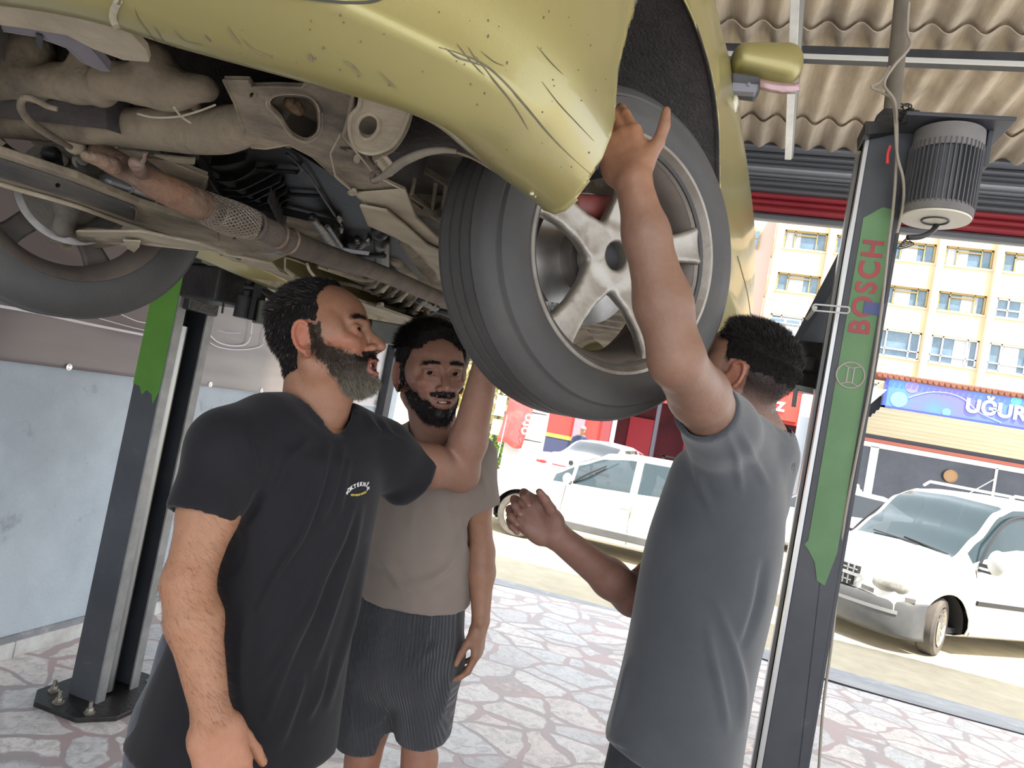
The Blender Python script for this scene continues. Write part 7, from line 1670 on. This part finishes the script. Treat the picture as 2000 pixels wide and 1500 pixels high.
f = Field(np.array([-1.35, .6, .05]), np.array([.15, 2.0, 1.05]), .009)
f.slab(hipc+[0, 0, .03], hipc-[0, 0, .12], u1, (.165, .13), (.175, .135), .04)
for s in (-1, 1): f.chain([hipc-[0, 0, .10]+u1*s*.085, hipc*[1, 1, .53]+u1*s*.10, hipc*[1, 1, 0]+[0, 0, .09]+u1*s*.11], [.105, .082, .068], .02)
garment('trousers', p1, f, M_trou1, [], (.006, 9), seed=5)
fwd1 = np.cross([0, 0, 1], u1)*-1; fwd1 = fwd1 if fwd1@(CAM-RS) > 0 else -fwd1
for s in (-1, 1): shoe(p1, hipc+u1*s*.11, fwd1, M_shoe)
finish_person(p1, parts, L1)

# ---------------------------------------------------------------- man 2: young, taupe T-shirt and ribbed shorts
L2 = (-.75, 1.65, 0); p2 = thing('person', 'young man in a taupe T-shirt and dark ribbed shorts standing behind the other two', 'person', L2)
O2 = at(842, 729, 1.76); l2, r2 = los(842, 729), right_of(842, 729); yw = radians(19); pt = radians(3)
fw = (-l2*cos(yw)+r2*sin(yw))*cos(pt)+np.array([0, 0, sin(pt)]); o2, A2 = frame(O2, fw, CU*.8+np.array([0, 0, .2]))
N2 = at(848, 845, 1.81)
bc2 = lambda l: np.tile(np.array(srgb(34, 28, 27)), (len(l), 1))
st2 = dict(skin=(150, 112, 93), mouth=.0016, eye=.0050, lip=(136, 88, 78), cheek=(156, 100, 84), ear=(160, 90, 76), hairline=.078, recede=.12, hair_t=lambda L: .004+.018*sm(.03, .095, L[:, 2])+.005*sm(.02, .07, L[:, 1]), hair_len=.013, nh=14000, comb=(.7, .5, -.1), lift=.3,
           beard_t=lambda L: .0003+.002*sm(-.085, -.105, L[:, 2]), beard_len=lambda l: .0032+.003*sm(-.07, -.11, l[:, 2]), beard_col=bc2, nb=5000, gaze=(.28, 1, .28), beardskin=(84, 62, 54), beardskin_s=.62, nr=.055, cheekline=-.019, rear=.006)
Vh, Qh, Ch = make_head(p2, o2, A2, N2, st2); parts = [(Vh, Qh, Ch)]
RS, LS = at(748, 885, 1.88), at(925, 893, 1.80); u2 = unit(LS-RS); sk2 = (150, 112, 90)
el, wr, ht = at(941, 1078, 1.83), at(939, 1212, 1.80), at(930, 1290, 1.79)
V, Q = limb_mesh([LS, LS*.5+el*.5, el, el*.7+wr*.3, wr], [.034, .034, .031, .033, .0225], dict(W=wr, y=ht-wr, back=r2-l2*.3, side='L', curl=(.35, .45, .3), thumb=(.25, .9, -.5), sc=.93), cutp=(at(936, 940, 1.81), LS-el)); parts.append((V, Q, cols(V, sk2)))
elr, wrr = at(722, 1080, 1.95), at(700, 1230, 1.93)
V, Q = limb_mesh([RS, elr, wrr], [.038, .031, .023], dict(W=wrr, y=(0, 0, -1), back=-r2-l2*.3, side='R', curl=(.35, .4, .3), thumb=(.25, .9, -.5), sc=.93), cutp=(RS*.75+elr*.25, RS-elr), h=.005); parts.append((V, Q, cols(V, sk2)))
hipc = at(796, 1235, 1.84); kR, kL = at(709, 1478, 1.86), at(820, 1482, 1.83)
aR, aL = kR*[1, 1, 0]+[0, .03, .10], kL*[1, 1, 0]+[0, .03, .10]
f = Field(np.array([-1.15, 1.25, 0]), np.array([-.1, 2.3, 1.5]), .008)
f.slab(N2-[0, 0, .09]-l2*-.03, hipc, u2, (.095, .055), (.085, .07), .03)
for k_, a_, s in ((kR, aR, -1), (kL, aL, 1)): f.chain([hipc+u2*s*.07, hipc*.5+k_*.5, k_, k_*.6+a_*.4-l2*0, a_], [.045, .045, .044, .050, .034], .02); f.ell(k_-l2*.012, (.03, .03, .035), .02)
V, Q = f.mesh(); parts.append((relax(V, Q), Q, cols(V, sk2, [(kR, .09, (200, 130, 110), .5), (kL, .09, (200, 130, 110), .5)])))
M_tee2 = mat('taupe_cotton', (.245, .198, .168), (.22, .178, .15), 10, .9, bump=.12, bscale=500, sheen=.2)
f = Field(np.array([-1.25, 1.25, .85]), np.array([-.05, 2.35, 1.6]), .0058)
chest, mid, hem = at(840, 918, 1.84), at(822, 1060, 1.84), at(808, 1166, 1.84)
f.loft([N2+(chest-N2)*.35, N2+(chest-N2)*.65, chest, mid, hem], [(.06, .05), (.095, .075), (.134, .100), (.136, .106), (.150, .118)], u2)
f.cone(chest-u2*.08+[0, 0, .03], RS, .065, .050, .04); f.cone(chest+u2*.08+[0, 0, .03], LS, .065, .047, .04)
f.cone(RS, N2, .040, .052, .05); f.cone(LS, N2, .038, .052, .05)
se = at(943, 986, 1.82); f.cone(LS, se, .052, .047, .03); endcut(f, se, se-LS, .07); f.cone(se-unit(se-LS)*.05, se+unit(se-LS)*.02, .034, .034, .003, 's')
ser = RS*.62+elr*.38; f.cone(RS, ser, .050, .048, .03); endcut(f, ser, ser-RS, .07)
nup = unit(O2-N2); fcol = unit(A2[:, 1]-nup*(A2[:, 1]@nup))
f.cone(N2-nup*.032+fcol*.014, N2+nup*.12, .062, .070, .006, 's'); f.slab(hem+unit(mid-hem)*.04, hem-unit(mid-hem)*.03, u2, (.130, .098), (.132, .10), .003, 's', flat=True)
folds2 = [([(720, 1100), (745, 1120), (770, 1140)], 8, -.006), ([(735, 1080), (760, 1110), (790, 1150), (840, 1155)], 9, .006), ([(905, 1040), (890, 1090), (850, 1130), (800, 1140)], 9, .007), ([(915, 1080), (880, 1120), (840, 1150)], 8, -.005), ([(880, 980), (900, 1030), (905, 1090)], 9, .006), ([(800, 920), (810, 980), (800, 1050)], 10, .003), ([(930, 900), (945, 940), (955, 980)], 6, .004)]
t2, tV2, tQ2 = garment('tshirt', p2, f, M_tee2, folds2, (.003, 9), seed=4)
m = MB()
cc = N2-nup*.012+fcol*.012
for rr_, dz, tk in ((.0640, .0, .0042), (.0665, -.007, .004), (.069, -.014, .003)):
    m.tube([cc+np.cross(nup, fcol)*cos(a)*rr_+fcol*sin(a)*rr_*.98+nup*(dz-.026*max(0, sin(a))-.0) for a in np.linspace(0, 2*pi, 41)[:-1]], tk, 8, closed=True)
m.build('collar', mat('taupe_rib', (.225, .185, .16), rough=.9), p2)
def ribbed():
    m_ = mat('ribbed_charcoal', (.038, .040, .048), (.05, .052, .06), 10, .85, sheen=.2); nt = m_.node_tree; b = [n for n in nt.nodes if n.type == 'BSDF_PRINCIPLED'][0]
    at_ = N(nt, 'ShaderNodeAttribute', attribute_name='col'); sp = N(nt, 'ShaderNodeSeparateColor'); lk(nt, at_.outputs['Color'], sp.inputs[0])
    mu = N(nt, 'ShaderNodeMath', operation='SINE'); ml = N(nt, 'ShaderNodeMath', operation='MULTIPLY'); ml.inputs[1].default_value = 6.283; lk(nt, sp.outputs[0], ml.inputs[0]); lk(nt, ml.outputs[0], mu.inputs[0])
    bp = N(nt, 'ShaderNodeBump'); bp.inputs['Strength'].default_value = 1; bp.inputs['Distance'].default_value = .0022; lk(nt, mu.outputs[0], bp.inputs['Height']); lk(nt, bp.outputs[0], b.inputs['Normal'])
    return m_
f = Field(np.array([-1.15, 1.25, .5]), np.array([-.1, 2.35, 1.1]), .0062)
f.slab(hipc+[0, 0, .10], hipc-[0, 0, .05], u2, (.135, .105), (.155, .125), .04, p=2.2)
hR, hL = at(709, 1450, 1.86), at(826, 1432, 1.84)
for h_, s in ((hR, -1), (hL, 1)):
    top = hipc-[0, 0, .06]+u2*s*.070; f.slab(top, h_, u2, (.085, .115), (.070, .082), .025, flat=False); endcut(f, h_, h_-top, .12); f.cone(h_+unit(top-h_)*.05, h_-unit(top-h_)*.02, .054, .056, .003, 's')
foldsS = [([(808, 1180), (800, 1250), (795, 1320)], 5, .004), ([(842, 1185), (836, 1240), (812, 1300)], 5, .005), ([(800, 1330), (830, 1280), (860, 1260)], 9, .006), ([(880, 1300), (870, 1360), (850, 1420)], 9, .006), ([(700, 1300), (690, 1380), (700, 1440)], 10, .005), ([(760, 1350), (745, 1400), (700, 1430)], 8, .004)]
Vs, Qs = f.mesh(); Vs = relax(Vs, Qs, 2); Ns = vnormals(Vs, Qs); Vs = Vs+Ns*fold_disp(Vs, Ns, foldsS, (.003, 10), 6)[:, None]
# rib coordinate: running round the body, counted from the front
cx = (Vs-hipc)@u2; cy = (Vs-hipc)@unit(np.cross([0, 0, 1], u2)); ph = np.where(cx < 0, -1, 1); dz = np.clip((hipc[2]-.06-Vs[:, 2])/.3, 0, 1)
cxx = cx-ph*(.0)*dz; rc = np.zeros((len(Vs), 3)); rc[:, 0] = (np.arctan2(cy, cx*1.0)*.15+cx*.35)/.0062 if False else (cx+.35*np.sign(cx)*np.abs(np.clip(np.abs(cx)-.1, 0, 1)))/.0078
nmesh('shorts', Vs, Qs, ribbed(), p2, rc)
for a_ in (aR, aL): shoe(p2, a_, -l2, M_shoe)
finish_person(p2, parts, L2)

# ---------------------------------------------------------------- man 3: charcoal T-shirt, seen from behind his left side, hand on the tyre
L3 = (.02, 1.5, 0); p3 = thing('person', 'man in a charcoal T-shirt at right, face hidden behind his raised bare arm', 'person', L3)
O3 = at(1447, 734, 1.53); l3, r3 = los(1447, 734), right_of(1447, 734); yw = radians(12); pt = radians(16)
fw = (-r3*cos(yw)+l3*sin(yw))*cos(pt)+np.array([0, 0, sin(pt)]); o3, A3 = frame(O3, fw, np.array([0, 0, 1.]))
N3 = at(1486, 868, 1.56)
st3 = dict(skin=(138, 102, 84), mouth=0, eye=.005, hairline=.07, recede=.15, fade=True, hair_t=lambda L: .001+.011*sm(.03, .085, L[:, 2]), hair_len=.007, nh=14000, comb=(0, .5, .1), lift=.5, beard=False,
           beard_t=lambda L: .001+0*L[:, 0], beard_len=lambda l: .003+0*l[:, 0], beard_col=bc2, beardskin=(96, 70, 58), beardskin_s=.35, nr=.060, ear=(186, 110, 86))
Vh, Qh, Ch = make_head(p3, o3, A3, N3, st3); parts = [(Vh, Qh, Ch)]
LS, RS = at(1408, 838, 1.36), at(1462, 950, 1.72); u3 = unit(LS-RS); sk3 = (134, 102, 84)
el, wr, ht = at(1322, 704, 1.10), at(1236, 352, 1.10), at(1196, 245, 1.13)
V, Q = limb_mesh([LS, LS*.45+el*.55, el, el*.68+wr*.32, el*.3+wr*.7, wr], [.052, .050, .041, .0425, .034, .0275], dict(W=wr, y=ht-wr, back=unit(CAM-wr), side='L', curl=(.25, .3, .2), thumb=(.85, .62, .05), tcurl=.45, spread=-.06, sc=.92), cutp=(at(1392, 815, 1.31), LS-el))
parts.append((V, Q, cols(V, sk3, [(ht, .14, (184, 130, 92), .8), (wr, .10, (164, 118, 88), .5)])))
elr, wrr, htr = at(1236, 1165, 1.62), at(1085, 1045, 1.52), at(1012, 985, 1.50)
V, Q = limb_mesh([RS, RS*.4+elr*.6, elr, elr*.7+wrr*.3, wrr], [.050, .046, .042, .041, .029], dict(W=wrr, y=htr-wrr, back=unit(wrr-CAM)+np.array([0, 0, .35]), side='R', curl=(.55, 1.0, .7), thumb=(.45, .85, -.45), sc=1.0), cutp=(RS*.55+elr*.45, RS-elr))
parts.append((V, Q, cols(V, (120, 88, 76))))
hipc = at(1325, 1430, 1.50); hipc[2] = max(hipc[2], .9)
f = Field(np.array([-.5, .95, 0]), np.array([.6, 2.15, 1.5]), .014)
f.slab(N3-[0, 0, .12], hipc, u3, (.09, .06), (.09, .08), .03)
for s in (-1, 1): f.chain([hipc+u3*s*.08, hipc*[1, 1, .53]+u3*s*.09, hipc*[1, 1, .1]+u3*s*.1], [.075, .055, .04], .02)
V, Q = f.mesh(); parts.append((V, Q, cols(V, sk3)))
M_tee3 = mat('charcoal_cotton', (.050, .056, .064), (.060, .066, .075), 10, .85, bump=.12, bscale=500, sheen=.3)
f = Field(np.array([-.55, .95, .72]), np.array([.65, 2.2, 1.66]), .0062)
chest, mid, hem = at(1426, 935, 1.55), at(1382, 1130, 1.53), at(1313, 1470, 1.48)
f.loft([N3+(chest-N3)*.30, N3+(chest-N3)*.62, chest, chest*.5+mid*.5, mid, mid*.5+hem*.5, hem], [(.07, .06), (.115, .09), (.160, .116), (.168, .134), (.166, .140), (.168, .136), (.174, .142)], u3)
f.cone(chest+u3*.09, LS, .085, .062, .05); f.cone(chest-u3*.09, RS, .085, .062, .05); f.cone(LS, N3, .050, .058, .06); f.cone(RS, N3, .05, .058, .06)
f.cone(at(1500, 900, 1.60), at(1470, 960, 1.6), .055, .07, .05)
se = at(1376, 800, 1.265); f.cone(LS, se, .066, .060, .03); endcut(f, se, se-LS, .10); f.cone(se-unit(se-LS)*.05, se+unit(se-LS)*.02, .046, .046, .003, 's')
ser = RS*.55+elr*.45; f.cone(RS, ser, .062, .060, .03); endcut(f, ser, ser-RS, .1)
nup = unit(O3-N3); f.cone(N3-nup*.020, N3+nup*.12, .066, .072, .006, 's'); f.slab(hem+unit(mid-hem)*.04, hem-unit(mid-hem)*.03, u3, (.15, .115), (.152, .117), .003, 's', flat=True)
folds3 = [([(1490, 1100), (1478, 1180), (1452, 1260)], 8, -.008), ([(1400, 1180), (1430, 1260), (1450, 1340), (1452, 1420)], 9, .008), ([(1380, 1220), (1400, 1320), (1420, 1420)], 9, .007), ([(1420, 850), (1440, 900), (1450, 960)], 8, .006), ([(1440, 840), (1470, 890), (1500, 950)], 8, .006), ([(1225, 1290), (1215, 1360), (1195, 1430)], 8, .008), ([(1350, 900), (1370, 960), (1390, 1000)], 8, .005), ([(1180, 1450), (1200, 1462), (1225, 1470)], 7, -.01)]
t3, tV3, tQ3 = garment('tshirt', p3, f, M_tee3, folds3, (.004, 8), seed=8)
M_trou3 = mat('dark_work_trousers', (.035, .037, .044), (.05, .052, .06), 9, .8, bump=.2, bscale=60)
f = Field(np.array([-.55, .95, .05]), np.array([.65, 2.2, 1.0]), .009)
f.slab(hipc+[0, 0, .02], hipc-[0, 0, .12], u3, (.155, .125), (.165, .13), .04)
for s in (-1, 1): f.chain([hipc-[0, 0, .10]+u3*s*.08, hipc*[1, 1, .53]+u3*s*.09, hipc*[1, 1, 0]+[0, 0, .09]+u3*s*.10], [.10, .08, .066], .02)
garment('trousers', p3, f, M_trou3, [], (.006, 9), seed=9)
for s in (-1, 1): shoe(p3, hipc+u3*s*.10, -r3, M_shoe)
finish_person(p3, parts, L3)
